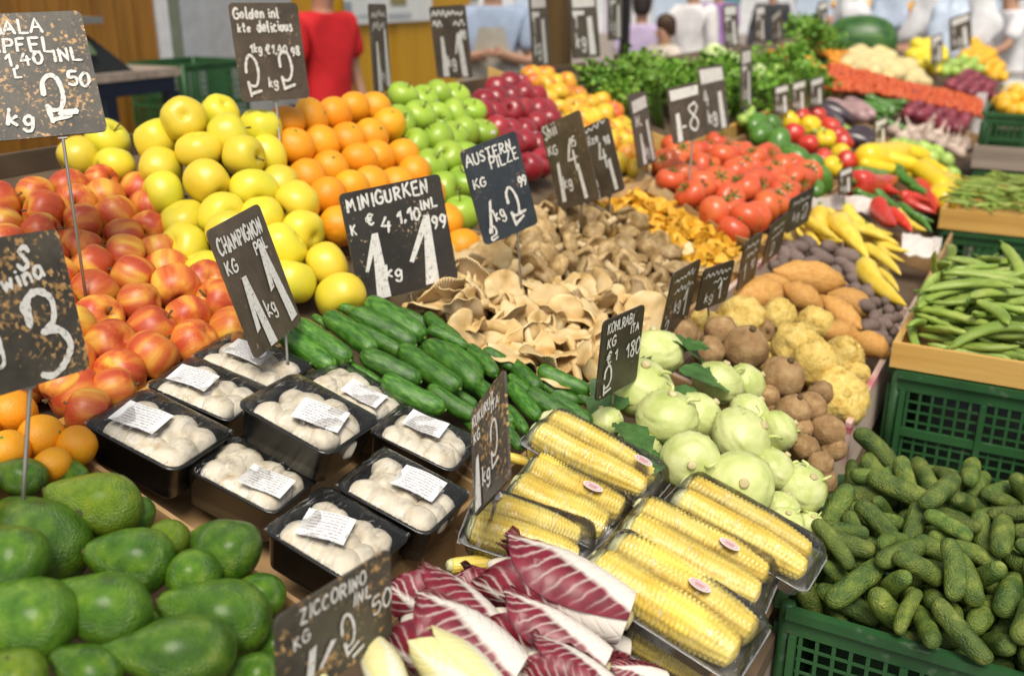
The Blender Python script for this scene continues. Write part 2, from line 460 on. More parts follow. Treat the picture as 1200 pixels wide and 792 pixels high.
def gill_mat():
    """Underside of a mushroom cap: fine radial gills."""
    m, nt, N, L, B = nodes_of('mushroom_gills')
    tc, gr, mu, sn, r = N.new('ShaderNodeTexCoord'), N.new('ShaderNodeTexGradient'), N.new('ShaderNodeMath'), N.new('ShaderNodeMath'), ramp(N, [(.2, (.34, .21, .09)), (.8, (.74, .60, .38))])
    gr.gradient_type = 'RADIAL'
    mu.operation, sn.operation = 'MULTIPLY', 'SINE'
    mu.inputs[1].default_value = 420
    L.new(tc.outputs['Object'], gr.inputs[0]); L.new(gr.outputs['Fac'], mu.inputs[0]); L.new(mu.outputs[0], sn.inputs[0])
    ad = N.new('ShaderNodeMath'); ad.operation = 'MULTIPLY_ADD'; ad.inputs[1].default_value = .5; ad.inputs[2].default_value = .5
    L.new(sn.outputs[0], ad.inputs[0]); L.new(ad.outputs[0], r.inputs[0]); L.new(r.outputs[0], B.inputs['Base Color'])
    B.inputs['Roughness'].default_value = .7
    return m


M['gills'] = gill_mat()


def leaf_mat(name, rib, blade, dark, tipc=None):
    """Salad head leaf by its uv (u across -1..1 mapped to 0..1, v along): pale rib and side veins on a coloured blade."""
    m, nt, N, L, B = nodes_of(name)
    tc = N.new('ShaderNodeTexCoord')
    sx = N.new('ShaderNodeSeparateXYZ'); L.new(tc.outputs['UV'], sx.inputs[0])

    def mth(op, a, b=None, c=None):
        n = N.new('ShaderNodeMath'); n.operation = op
        for i, x in enumerate((a, b, c)):
            if x is None:
                continue
            if isinstance(x, (int, float)):
                n.inputs[i].default_value = x
            else:
                L.new(x, n.inputs[i])
        return n.outputs[0]
    ns = N.new('ShaderNodeTexNoise'); ns.inputs['Scale'].default_value = 7; ns.inputs['Detail'].default_value = 3
    L.new(tc.outputs['UV'], ns.inputs['Vector'])
    w = mth('ABSOLUTE', mth('MULTIPLY_ADD', sx.outputs[0], 2, -1))
    wn = mth('ADD', w, mth('MULTIPLY_ADD', ns.outputs['Fac'], .22, -.11))
    v = sx.outputs[1]
    # rib narrows from the whole base to a thin line at the tip
    ribw = mth('MULTIPLY_ADD', mth('POWER', mth('SUBTRACT', 1.0, v), 2.0), .68, .025)
    rr = N.new('ShaderNodeMapRange')
    L.new(mth('SUBTRACT', wn, ribw), rr.inputs[0]); rr.inputs[1].default_value = -.03; rr.inputs[2].default_value = .10
    # side veins sweep up and outwards
    ph = mth('MULTIPLY', mth('SUBTRACT', v, mth('MULTIPLY', wn, .30)), 62)
    vein = mth('POWER', mth('MULTIPLY_ADD', mth('SINE', ph), .5, .5), 7)
    fade = mth('SUBTRACT', 1.0, mth('POWER', w, 1.5))
    vv = mth('MULTIPLY', vein, mth('MULTIPLY', fade, .62))
    bl = ramp(N, [(.3, dark), (.7, blade)])
    L.new(ns.outputs['Fac'], bl.inputs[0])
    m1 = N.new('ShaderNodeMix'); m1.data_type = 'RGBA'
    L.new(vv, m1.inputs[0]); L.new(bl.outputs[0], m1.inputs[6]); m1.inputs[7].default_value = (*rib, 1)
    m2 = N.new('ShaderNodeMix'); m2.data_type = 'RGBA'
    L.new(rr.outputs[0], m2.inputs[0]); m2.inputs[6].default_value = (*rib, 1); L.new(m1.outputs[2], m2.inputs[7])
    L.new(m2.outputs[2], B.inputs['Base Color'])
    B.inputs['Roughness'].default_value = .4
    bp = N.new('ShaderNodeBump'); bp.inputs['Strength'].default_value = .35; bp.inputs['Distance'].default_value = .003
    L.new(vv, bp.inputs['Height']); L.new(bp.outputs[0], B.inputs['Normal'])
    return m


M['radic'] = leaf_mat('red_chicory_leaf', (.80, .74, .66), (.24, .016, .036), (.11, .005, .014))
M['endive'] = leaf_mat('endive_leaf', (.80, .77, .58), (.78, .72, .30), (.74, .70, .36))
M['white_rib'] = flat('chicory_heart', (.76, .70, .58), .5)
M['corn'] = mat('corn_kernels', [(.3, (.78, .53, .06)), (.5, (.85, .65, .12)), (.75, (.88, .74, .24))], scale=7, stretch=(.5, 1, 1), rgh=.3, coat=.2, vv=.05, sss=.06)
M['husk'] = flat('pale_cob_end', (.72, .68, .40), .6, (.55, .58, .28), 60)
M['sticker_white'] = flat('oval_sticker', (.80, .74, .72), .5)
M['sticker_pink'] = flat('oval_sticker_print', (.62, .20, .22), .5)
# ------------------------------------------------------------------ produce: each kind has a few mesh variants
PROTO = {}


def variant(kind, name, mb, m, parts=()):
    me = mb.mesh(name) if isinstance(mb, MB) else mb
    for x in (m if isinstance(m, (list, tuple)) else [m]):
        me.materials.append(x)
    ps = []
    for pn, pmb, pm in parts:
        pme = pmb.mesh(pn) if isinstance(pmb, MB) else pmb
        pme.materials.append(pm)
        ps.append((pn, pme))
    PROTO.setdefault(kind, []).append((name, me, ps))


ITEMS = []       # everything that needs a label: (object, heap key, adjective, noun)


def link(name, me, parent=None, Mx=None):
    o = bpy.data.objects.new(name, me)
    COL.objects.link(o)
    if parent:
        o.parent = parent
    if Mx is not None:
        o.matrix_basis = Mx
    return o


def empty(name, Mx=None):
    o = bpy.data.objects.new(name, None)
    o.empty_display_size = .05
    COL.objects.link(o)
    if Mx is not None:
        o.matrix_basis = Mx
    return o


def tag(o, label, cat, group=None, kind=None):
    if label:
        o['label'] = label
    if cat:
        o['category'] = cat
    if group:
        o['group'] = group
    if kind:
        o['kind'] = kind
    return o


def put(kind, Mx, heap=None, adj='', noun=None, cat=None, group=None, var=None, label=None, parts=True):
    """One copy of a kind of produce with its parts; labelled now, or with its heap at the end."""
    vs = PROTO[kind]
    name, me, ps = vs[var % len(vs)] if var is not None else random.choice(vs)
    o = link(name, me, None, Mx)
    if parts:
        for pn, pme in ps:
            link(pn, pme, o)
    tag(o, label, cat or name.replace('_', ' '), group)
    if label is None:
        ITEMS.append((o, heap, adj, noun or name.replace('_', ' ')))
    return o


def basis(x, z, p, s=1.0):
    """Matrix with local X along x, local Z near z, origin p, scale s (number or triple)."""
    x = Vector(x).normalized()
    y = Vector(z).cross(x)
    if y.length < 1e-4:
        y = Vector((0, 1, 0)).cross(x)
    y.normalize()
    z = x.cross(y)
    sc = (s, s, s) if isinstance(s, (int, float)) else s
    R = Matrix((x, y, z)).transposed().to_4x4()
    return Matrix.Translation(p) @ R @ Matrix.Diagonal((*sc, 1))


def upright(z, spin, p, s=1.0):
    """Matrix with local Z along z."""
    z = Vector(z).normalized()
    q = Vector((0, 0, 1)).rotation_difference(z) @ Quaternion((0, 0, 1), spin)
    sc = (s, s, s) if isinstance(s, (int, float)) else s
    return Matrix.Translation(p) @ q.to_matrix().to_4x4() @ Matrix.Diagonal((*sc, 1))


def rdir(tilt0, tilt1, about=NRM):
    """Random unit vector whose angle to `about` lies between two tilts (degrees)."""
    a = math.radians(random.uniform(tilt0, tilt1))
    t = random.uniform(0, 2 * PI)
    b = about.cross(ALY).normalized()
    c = about.cross(b)
    return about * math.cos(a) + (b * math.cos(t) + c * math.sin(t)) * math.sin(a)


# --- round fruit
def apple_mb(r, sq=.92, lobes=5, seed=0):
    prof = [(-.78, 0), (-.86, .14), (-.92, .30), (-.90, .52), (-.72, .80), (-.35, .98), (.05, 1.03), (.42, .97), (.72, .78), (.86, .52), (.88, .32), (.78, .14), (.62, 0)]
    mb = lathe([(a * r * sq, b * r) for a, b in prof], 24, 2)

    def g(p):
        t = math.atan2(p.y, p.x)
        low = max(0, min(1, (.4 * r - p.z) / (1.4 * r)))
        k = 1 + .045 * low * math.cos(lobes * t + seed) + .09 * nz(p, 15, seed)
        return Vector((p.x * k, p.y * k, p.z * (1 + .09 * nz(p, 12, seed + 3))))
    return mb.fn(g)


def stem_mb(r, seed):
    rnd = random.Random(seed)
    a, b = rnd.uniform(-.2, .2) * r, rnd.uniform(-.2, .2) * r
    return tube([(0, 0, .56 * r), (a * .3, b * .3, .75 * r), (a, b, 1.05 * r)], [.0016, .0013, .002], 6)


for kind, r, sq, m in (('red_apple', .034, .94, 'red_apple'), ('yellow_apple', .0385, .90, 'yellow_apple'), ('green_apple', .0385, .9, 'green_apple'), ('dark_apple', .037, .98, 'dark_apple'), ('blush_apple', .035, .9, 'blush_apple')):
    for s in range(5):
        ps = [('stem', stem_mb(r, s), M['stem'])]
        if kind in ('dark_apple', 'green_apple') and s < 2:
            # a small round sticker on the shoulder
            sm = MB()
            vs = [Vector((0, 0, 1.0))] + [Vector((.2 * math.cos(q * PI / 8), .2 * math.sin(q * PI / 8), .98)) for q in range(16)]
            q_ = Vector((0, 0, 1)).rotation_difference(Vector((.8, .3 * s, .45)))
            sm.add([q_ @ (v * r * 1.035) for v in vs], [(0, 1 + q, 1 + (q + 1) % 16) for q in range(16)])
            ps.append(('fruit_sticker', sm, M['sticker_white']))
        variant(kind, kind.replace('dark_', 'dark_red_'), apple_mb(r, sq, 5, s * 2.1 + r * 100), M[m], ps)
for s in range(3):
    r = .0385
    mb = lathe([(-r * .97, 0), (-r * .93, .2 * r), (-r * .8, .58 * r), (-r * .4, .92 * r), (0, r), (r * .4, .92 * r), (r * .8, .58 * r), (r * .92, .2 * r), (r * .93, 0)], 24, 2)
    rough(mb, .0016, 30, s)
    btn = lathe([(r * .915, 0), (r * .925, .0035), (r * .955, .003), (r * .96, 0)], 8, 1)
    variant('orange', 'orange', mb, M['orange'], [('stem_button', btn, M['green_stem'])])
# tomatoes
for s in range(3):
    r = .041
    mb = lathe([(-.78, 0), (-.8, .2), (-.74, .5), (-.5, .85), (-.1, 1.0), (.3, .95), (.58, .74), (.68, .45), (.64, .2), (.54, 0)], 28, 2)
    mb.fn(lambda p: Vector((p.x * r, p.y * r, p.z * r)))

    def g(p, s=s):
        t = math.atan2(p.y, p.x)
        k = 1 + .03 * math.cos((5 + s) * t + s) * max(0, p.z / r + .3) + .05 * nz(p, 16, s)
        return Vector((p.x * k, p.y * k, p.z))
    mb.fn(g)
    cal = MB()
    for k in range(6):
        t = k * PI / 3 + s
        d = Vector((math.cos(t), math.sin(t), 0))
        n = Vector((-d.y, d.x, 0))
        b0, b1, b2 = d * .003 + Vector((0, 0, .58 * r)), d * .012 + Vector((0, 0, .72 * r)), d * .024 + Vector((0, 0, .80 * r))
        cal.add([b0 - n * .0025, b0 + n * .0025, b1 + n * .003, b1 - n * .003, b2], [(0, 1, 2, 3), (3, 2, 4)])
    tube([(0, 0, .55 * r), (.002, .001, .78 * r), (.006, .002, .95 * r)], [.0025, .002, .003], 6, cal)
    variant('tomato', 'tomato', mb, M['tomato'], [('calyx', cal, M['calyx'])])

# --- avocado: neck at -X, butt at +X, unit length 1 scaled per piece
for s in range(5):
    fat = [.32, .345, .30, .33, .355][s]
    nk = [.74, .86, .62, .80, .93][s]
    prof = [(-.5, 0), (-.49, .22 * nk), (-.46, .36 * nk), (-.38, .56 * nk), (-.24, .74 * nk + .08), (-.04, .92), (.14, 1.0), (.30, .92), (.42, .66), (.48, .34), (.495, .14), (.5, 0)]
    mb = lathe([(a, b * fat) for a, b in prof], 28, 3, 'X')

    def g(p, s=s):
        k = 1 + .05 * nz(p, 3.2, s) + .016 * nz(p, 16, s + 9)
        return Vector((p.x, p.y * k + .05 * (p.x + .1) ** 2 * (1 if s % 2 else -1), p.z * k))
    mb.fn(g)
    st = lathe([(-.515, 0), (-.515, .028), (-.50, .034), (-.475, .02), (-.47, 0)], 8, 1, 'X')
    for kind, mm in (('avocado', 'avocado'), ('avocado_scar', 'avocado_scar')):
        variant(kind, 'avocado', MB().add(mb.v, mb.f, 0, mb.uv), M[mm], [('stem_end', MB().add(st.v, st.f), M['stem'])])


# --- cucumbers and other long things: axis X, unit length 1, thickness given
def long_mb(th, prof, bend, seed, amp=.012, nseg=16, sub=2, lump=0, angular=0):
    mb = lathe([(a, b * th) for a, b in prof], nseg, sub, 'X')

    def g(p):
        t = math.atan2(p.z, p.y)
        k = 1 + amp / th * nz(p, 7, seed) + (angular * math.cos(3 * t + seed) if angular else 0)
        if lump:
            k += lump * nz(p, 22, seed + 4)
        return Vector((p.x, p.y * k + bend * (p.x * p.x * 4 - .4), p.z * k))
    return mb.fn(g)


CUKE = [(-.5, 0), (-.495, .28), (-.475, .55), (-.43, .80), (-.34, .96), (-.15, 1.03), (.1, 1.03), (.3, .98), (.42, .82), (.47, .58), (.493, .3), (.5, 0)]
for s in range(5):
    mb = long_mb(.118, CUKE, [.01, -.03, .04, -.015, .025][s], s, .006)
    tip = lathe([(.485, 0), (.49, .02), (.515, .018), (.52, 0)], 8, 1, 'X')
    b = [.01, -.03, .04, -.015, .025][s] * .6
    tip.fn(lambda p: p + Vector((0, b, 0)))
    variant('mini_cucumber', 'mini_cucumber', mb, M['mini_cuke'], [('stem_end', tip, M['green_stem'])])
for s in range(6):
    mb = long_mb([.155, .14, .17, .15, .16, .145][s], CUKE, [.015, -.05, .07, -.02, .04, -.08][s], s + 20, .010, 16, 2, .05, .03)
    variant('gherkin', 'gherkin', mb, M['gherkin'])
POT = [(-.5, 0), (-.48, .3), (-.42, .6), (-.28, .9), (-.05, 1.02), (.2, .98), (.38, .72), (.47, .36), (.5, 0)]
for s in range(4):
    variant('purple_potato', 'purple_potato', long_mb(.31, POT, .04 * (s - 1.5), s + 40, .05), M['purple'])
    variant('pale_potato', 'pale_potato', long_mb(.36, POT, .03 * (s - 1.5), s + 44, .05), M['potato'])
SWT = [(-.5, 0), (-.49, .1), (-.45, .22), (-.36, .52), (-.2, .88), (0, 1.0), (.18, .95), (.34, .62), (.44, .26), (.49, .1), (.5, 0)]
for s in range(4):
    variant('sweet_potato', 'sweet_potato', long_mb([.20, .24, .19, .26][s], SWT, [.03, -.06, .08, .02][s], s + 50, .05), M['sweet'])
PEP = [(-.5, 0), (-.505, .35), (-.49, .75), (-.42, 1.0), (-.25, .98), (0, .82), (.2, .64), (.36, .42), (.46, .2), (.495, .07), (.5, 0)]
for kind, nm, mm, th in (('yellow_pepper', 'pointed_pepper', 'ypep', .105), ('red_pepper', 'pointed_pepper', 'rpep', .12), ('green_pepper', 'pointed_pepper', 'gpep', .10), ('light_pepper', 'pointed_pepper', 'lgreen', .12)):
    for s in range(3):
        bend = [.05, -.08, .12][s]
        mb = long_mb(th, PEP, bend, s + 60, .02, 16, 2, 0, .06)
        st = tube([(-.5, bend * .6, 0), (-.54, bend * .75, .004), (-.59, bend * 1.1, .02)], [.03, .016, .02], 8)
        variant(kind, nm, mb, M[mm], [('stem', st, M['green_stem'])])
for kind, nm, mm, th, P in (('squash', 'yellow_squash', 'zucc', .12, CUKE), ('carrot', 'carrot', 'carrot', .085, PEP), ('eggplant', 'eggplant', 'eggplant', .17, SWT), ('pale_eggplant', 'pale_eggplant', 'pale_egg', .16, POT), ('lemon', 'lemon', 'lemon', .36, SWT), ('courgette', 'light_courgette', 'lgreen', .12, CUKE), ('watermelon', 'watermelon', 'melon', .36, POT), ('green_gourd', 'green_avocado', 'gpep', .33, POT)):
    for s in range(2):
        variant(kind, nm, long_mb(th, P, .05 * (s - .5), s + 70, .01), M[mm])
for s in range(4):
    mb = lathe([(a, b * .062) for a, b in [(-.5, 0), (-.49, .15), (-.44, .5), (-.36, .85), (-.1, 1), (.2, 1), (.38, .8), (.46, .4), (.495, .12), (.5, 0)]], 12, 3, 'X')

    def g(p, s=s):
        k = 1 + .17 * math.cos(p.x * 2 * PI * 5.5 + s)
        bend = [.09, -.13, .17, .05][s]
        return Vector((p.x, p.y * 1.05 + bend * (p.x * p.x * 4 - .4), p.z * .7 * k + .02 * math.sin(p.x * 5 + s)))
    mb.fn(g)
    b = [.09, -.13, .17, .05][s] * .6
    st = tube([(-.49, b, 0), (-.52, b * 1.1, .004), (-.55, b * 1.4, .01)], [.02, .012, .014], 6)
    variant('broad_bean', 'bean_pod', mb, M['bean'], [('stem_end', st, M['green_stem'])])
    variant('thin_bean', 'green_bean', long_mb(.032, CUKE, [.05, -.1, .12, .02][s], s + 80, .004, 8, 1), M['bean'])


# --- kohlrabi: bulb with leaf scars, sprouting stubs and a few torn stalks
def kohl_mb(r, seed):
    mb = lathe([(-.85, 0), (-.84, .12), (-.78, .34), (-.62, .66), (-.3, .94), (.05, 1.02), (.4, .92), (.68, .66), (.82, .36), (.90, .14), (.93, 0)], 36, 4)
    rnd = random.Random(seed)
    scars = [(i * 2.4 + rnd.uniform(-.2, .2), -.25 + i * .105 + rnd.uniform(-.04, .04), rnd.uniform(.16, .3)) for i in range(9)]

    def g(p):
        t = math.atan2(p.y, p.x)
        k = 1 + .035 * nz(p, 2.2, seed) + .02 * nz(p, 5, seed + 2)
        for a, z, w in scars:
            da = (t - a + PI) % (2 * PI) - PI
            dz = p.z - z - .18 * abs(da)
            if abs(da) < .9:
                k += .075 * math.exp(-(da / .6) ** 2) * math.exp(-(dz / .03) ** 2) - .045 * math.exp(-(da / .5) ** 2) * math.exp(-((dz + .06) / .04) ** 2)
        return p * k * r
    return mb.fn(g)


def stalk_mb(r, seed):
    rnd = random.Random(seed)
    a = seed * 1.7
    d = Vector((math.cos(a), math.sin(a), 0))
    n = Vector((-d.y, d.x, 0))
    L = rnd.uniform(.05, .4)
    p0 = (d * .45 + Vector((0, 0, .70))) * r
    return tube([p0, p0 + (d * .1 + Vector((0, 0, .2))) * r, p0 + (d * (.25 + L * .5) + n * .15 + Vector((0, 0, .1 + L * .3))) * r], [.0034, .0022, .0024], 7, None, 0, 3)


def crown_mb(r, seed):
    mb = lathe([(.82, 0), (.84, .15), (.98, .15), (1.02, .1), (1.0, 0)], 9, 1)
    return mb.fn(lambda p: Vector((p.x * r * (1 + .3 * nz(p, 8, seed)), p.y * r, p.z * r)))


def leaf_mb(L, W, seed, curl=.3):
    mb = MB()
    vs, fs, uv = [], [], []
    n, k = 10, 6
    for i in range(n + 1):
        s = i / n
        w = W * (math.sin(PI * min(1, s * .93 + .05)) ** .7) * (1 + .18 * math.sin(s * 22 + seed))
        for j in range(k + 1):
            q = j / k * 2 - 1
            vs.append((s * L, q * w, -curl * L * s * s + .18 * w * abs(q) + .06 * W * math.sin(s * 17 + q * 4 + seed)))
            uv.append((j / k, s * .98 + .01))
    for i in range(n):
        for j in range(k):
            a = i * (k + 1) + j
            fs.append((a, a + 1, a + k + 2, a + k + 1))
    return mb.add(vs, fs, 0, uv)


for s in range(5):
    r = .045
    ps = [('crown', crown_mb(r, s), M['kohl_cut'])]
    for k in range(s % 3):
        ps.append(('leaf_stalk', stalk_mb(r, s * 3 + k), M['kohlrabi']))
    variant('kohlrabi', 'kohlrabi', kohl_mb(r, s), M['kohlrabi'], ps)
KLEAF = []
for s in range(3):
    me = leaf_mb(.085, .03, s * 2.3).mesh('leaf')
    me.materials.append(M['leaf'])
    KLEAF.append(me)

# --- roots
for s in range(4):
    mb = lathe([(-1, 0), (-.97, .2), (-.8, .6), (-.35, .95), (.1, 1.0), (.55, .85), (.85, .5), (.95, .2), (.97, 0)], 26, 3)
    mb.fn(lambda p: p * .042 * (1 + .10 * nz(p, 1.6, s + .5) + .05 * nz(p, 4.5, s) + .015 * nz(p, 14, s)))
    top = lathe([(.038, 0), (.038, .007), (.046, .006), (.047, 0)], 8, 1)
    variant('brown_root', 'brown_beet', mb, M['beet'], [('root_crown', top, M['stem'])])
    mb = lathe([(-.95, 0), (-.92, .25), (-.75, .62), (-.35, .95), (.1, 1.0), (.5, .88), (.8, .55), (.9, .25), (.92, 0)], 44, 5)

    def g(p, s=s):
        d = p.normalized()
        k = 1 + .16 * nz(p, 1.7, s) + .09 * abs(nz(p, 4.5, s + 3)) + .05 * nz(p, 9, s + 8) + .02 * nz(p, 24, s)
        return p * k * .054
    variant('celeriac', 'celeriac', mb.fn(g), M['celeriac'], [('root_crown', lathe([(.040, 0), (.042, .014), (.051, .009), (.052, 0)], 9, 1), M['celeriac'])])

# --- mushrooms
for s in range(4):
    r = .0225
    cap = lathe([(-.42, 0), (-.46, .3), (-.5, .62), (-.42, .9), (-.12, 1.03), (.25, .98), (.55, .76), (.74, .44), (.80, .2), (.81, 0)], 22, 2)
    cap.fn(lambda p: p * r * (1 + .12 * nz(p, 1.5, s) + .03 * nz(p, 6, s)))
    stm = lathe([(-.85, 0), (-.85, .3), (-.78, .44), (-.6, .40), (-.4, .46), (-.3, 0)], 12, 2)
    stm.fn(lambda p: p * r)
    variant('white_mushroom', 'white_mushroom', cap, M['champ'], [('stalk', stm, M['champ'])])
    r = .026
    cap = lathe([(-.20, 0), (-.26, .4), (-.30, .75), (-.30, .92), (-.18, 1.03), (.06, .98), (.26, .78), (.38, .45), (.43, .2), (.44, 0)], 22, 2)
    cap.fn(lambda p: Vector((p.x * (1 + .16 * nz(p, 1.3, s)), p.y * (1 + .14 * nz(p, 1.3, s + 4)), p.z + .16 * nz(p, 1.2, s + 2))) * r)
    bx, by = random.uniform(-.4, .4), random.uniform(-.4, .4)
    stm = tube([(0, 0, -.1 * r), (bx * .3 * r, by * .3 * r, -.7 * r), (bx * r, by * r, -1.5 * r)], [.34 * r, .27 * r, .30 * r], 10, None, 0, 3)
    variant('shiitake', 'brown_mushroom', cap, M['shiitake'], [('stalk', stm, M['shiitake_stem'])])


def fan_mb(R, seed, wave=.30, cup=.22, thick=.0024):
    """Oyster mushroom: a wavy shell-shaped cap that runs down into a short stalk."""
    rnd = random.Random(seed)
    a0 = rnd.uniform(2.1, 2.75)
    na, nr = 24, 8
    top, bot = [], []
    for i in range(na + 1):
        a = -a0 + 2 * a0 * i / na
        edge = R * (.66 + .34 * math.cos(a * .62)) * (1 + .12 * noise.noise(Vector((a * 1.3, seed * 3.1, 0))) + .05 * noise.noise(Vector((a * 5, seed, 2))))
        for j in range(nr + 1):
            q = j / nr
            rr = edge * (.06 + .94 * q)
            x, y = rr * math.cos(a), rr * math.sin(a)
            z = cup * R * (q ** 1.6) * .8 - .30 * R * q ** 4 * (.55 + .5 * noise.noise(Vector((a * 1.1, seed, 5))))
            z += wave * R * q * q * noise.noise(Vector((a * 2.1, q * 1.2, seed * 1.9)))
            th = thick * (1.15 - .8 * q)
            top.append((x, y, z + th))
            bot.append((x, y, z - th - .10 * R * (1 - q) ** 2))
    mb = MB()
    n = nr + 1
    o = len(top)
    fs, gl = [], []
    for i in range(na):
        for j in range(nr):
            a = i * n + j
            fs.append((a, a + n, a + n + 1, a + 1))
            gl.append((o + a, o + a + 1, o + a + n + 1, o + a + n))
        a = i * n + nr
        fs.append((a, a + n, o + a + n, o + a))
    for j in range(nr):
        fs.append((j, j + 1, o + j + 1, o + j))
        a = na * n + j
        fs.append((a + 1, a, o + a, o + a + 1))
    mb.add(top + bot, fs)
    mb.f += gl
    mb.m += [1] * len(gl)
    return mb


for s in range(6):
    R = .041
    st = tube([(.15 * R, 0, -.02 * R), (-.2 * R, 0, -.16 * R), (-.6 * R, .1 * R, -.5 * R)], [.20 * R, .17 * R, .13 * R], 10, None, 0, 3)
    variant('oyster', 'oyster_mushroom', fan_mb(R, s + 1), (M['oyster'], M['gills']), [('stalk', st, M['oyster'])])
for s in range(4):
    R = .017
    prof = [(-1.3, 0), (-1.28, .2), (-.9, .24), (-.3, .34), (.15, .62), (.42, .98), (.50, 1.02), (.46, .9), (.25, .5), (.08, .15), (.05, 0)]
    mb = lathe(prof, 16, 2)

    def g(p, s=s):
        t = math.atan2(p.y, p.x)
        q = max(0, p.z + .3)
        k = 1 + .30 * q * math.sin(3 * t + s) + .2 * q * nz(p, 2.2, s)
        return Vector((p.x * k, p.y * k, p.z + .28 * q * math.sin(2 * t + s * 2))) * R
    variant('chanterelle', 'chanterelle', mb.fn(g), M['chant'])

# --- garlic
for s in range(2):
    mb = lathe([(-.7, 0), (-.72, .3), (-.55, .8), (-.1, 1.0), (.35, .8), (.7, .35), (1.1, .17), (1.6, .14), (2.0, .12), (2.02, 0)], 16, 2)
    mb.fn(lambda p: Vector((p.x * (1 + .06 * math.cos(7 * math.atan2(p.y, p.x))), p.y, p.z)) * .032)
    variant('garlic', 'garlic_bulb', mb, M['garlic'])
# --- round things far down the stall
for kind, nm, mm, r in (('round_kohl', 'small_kohlrabi', 'lgreen', .04), ('bell_pepper', 'bell_pepper', 'zucc', .042), ('bell_pepper_red', 'bell_pepper', 'rpep', .042), ('cabbage', 'cabbage', 'cabbage', .085), ('shallot', 'red_onion', 'shallot', .03), ('clementine', 'clementine', 'flower', .03)):
    for s in range(2):
        mb = lathe([(-.9, 0), (-.88, .25), (-.6, .78), (0, 1.02), (.5, .9), (.82, .5), (.84, .22), (.76, 0)], 18, 2)
        mb.fn(lambda p: p * r * (1 + .09 * nz(p, 1.6, s) + (.05 * math.cos(4 * math.atan2(p.y, p.x)) if 'bell' in kind else 0)))
        variant(kind, nm, mb, M[mm], [('stem', tube([(0, 0, .7 * r), (0, .05 * r, 1.05 * r)], [.004, .005], 6), M['green_stem'])])


# --- corn cob: rows of kernels on a tapering core, axis X, unit length
def cob_mb(seed, rows=14, ker=31, th=.128):
    na, nl = rows * 4, ker * 4
    vs, fs = [], []
    for i in range(nl + 1):
        s = i / nl
        x = -.5 + s
        base = th * (1 - .42 * max(0, (s - .55) / .45) ** 2.2) * (1 - .10 * max(0, (.12 - s) / .12))
        if s > .97:
            base *= math.sqrt(max(0.02, (1 - s) / .03)) * .9 + .1
        if s < .02:
            base *= .55 + .45 * s / .02
        for j in range(na):
            t = 2 * PI * j / na
            row = j // 4
            wob = .35 * noise.noise(Vector((s * 3, row * 1.7, seed)))
            u = (j % 4 + .5) / 4
            w = (s * ker + wob + (.5 if row % 2 else 0)) % 1
            k = (max(0, math.sin(PI * u)) ** .6) * (max(0, math.sin(PI * w)) ** .55)
            r = base * (.86 + .17 * k + .03 * noise.noise(Vector((s * 9, row * 2.1, seed + 4))))
            y, z = r * math.cos(t), r * math.sin(t)
            vs.append((x, y + .015 * math.sin(s * 5 + seed), z))
    for i in range(nl):
        for j in range(na):
            j2 = (j + 1) % na
            fs.append((i * na + j, i * na + j2, (i + 1) * na + j2, (i + 1) * na + j))
    fs.append(tuple(range(na - 1, -1, -1)))
    fs.append(tuple(nl * na + j for j in range(na)))
    return MB().add(vs, fs)


for s in range(3):
    end = lathe([(-.56, 0), (-.56, .05), (-.545, .075), (-.52, .085), (-.495, .10), (-.48, 0)], 14, 2, 'X')
    rough(end, .012, 18, s)
    variant('corn_cob', 'corn_cob', cob_mb(s), M['corn'], [('cob_end', end, M['husk'])])


# --- red chicory and endive: a heart wrapped in leaves, axis X, base at -X, unit length
def wrap_leaf(a_mid, a_half, r0, L0, L1, seed, fat, flare=.0, ruffle=.02):
    n, k = 22, 12
    vs, fs, uv = [], [], []
    for i in range(n + 1):
        s = i / n
        x = -.5 + L0 + (L1 - L0) * s
        body = fat * (.30 + .70 * math.sin(PI * min(1, .10 + s * .70)) ** .8) * (1 - .45 * max(0, s - .5) ** 1.4)
        half = a_half * (.70 + .30 * math.sin(PI * min(1, .15 + s * .8))) * math.sqrt(max(.02, 1 - .96 * max(0, (s - .70) / .30) ** 2))
        for j in range(k + 1):
            q = j / k * 2 - 1
            a = a_mid + q * half
            r = body + r0 + flare * s ** 3 * (.4 + q * q) + ruffle * q * q * s * math.sin(s * 26 + seed + q)
            r += .008 * (1 - abs(q)) + .004 * math.sin(s * 55 - abs(q) * 8) * s
            vs.append((x + .03 * q * q * -s, r * math.cos(a), r * math.sin(a)))
            uv.append((j / k, s * .97 + .015))
    for i in range(n):
        for j in range(k):
            a = i * (k + 1) + j
            fs.append((a, a + k + 1, a + k + 2, a + 1))
    return MB().add(vs, fs, 0, uv)


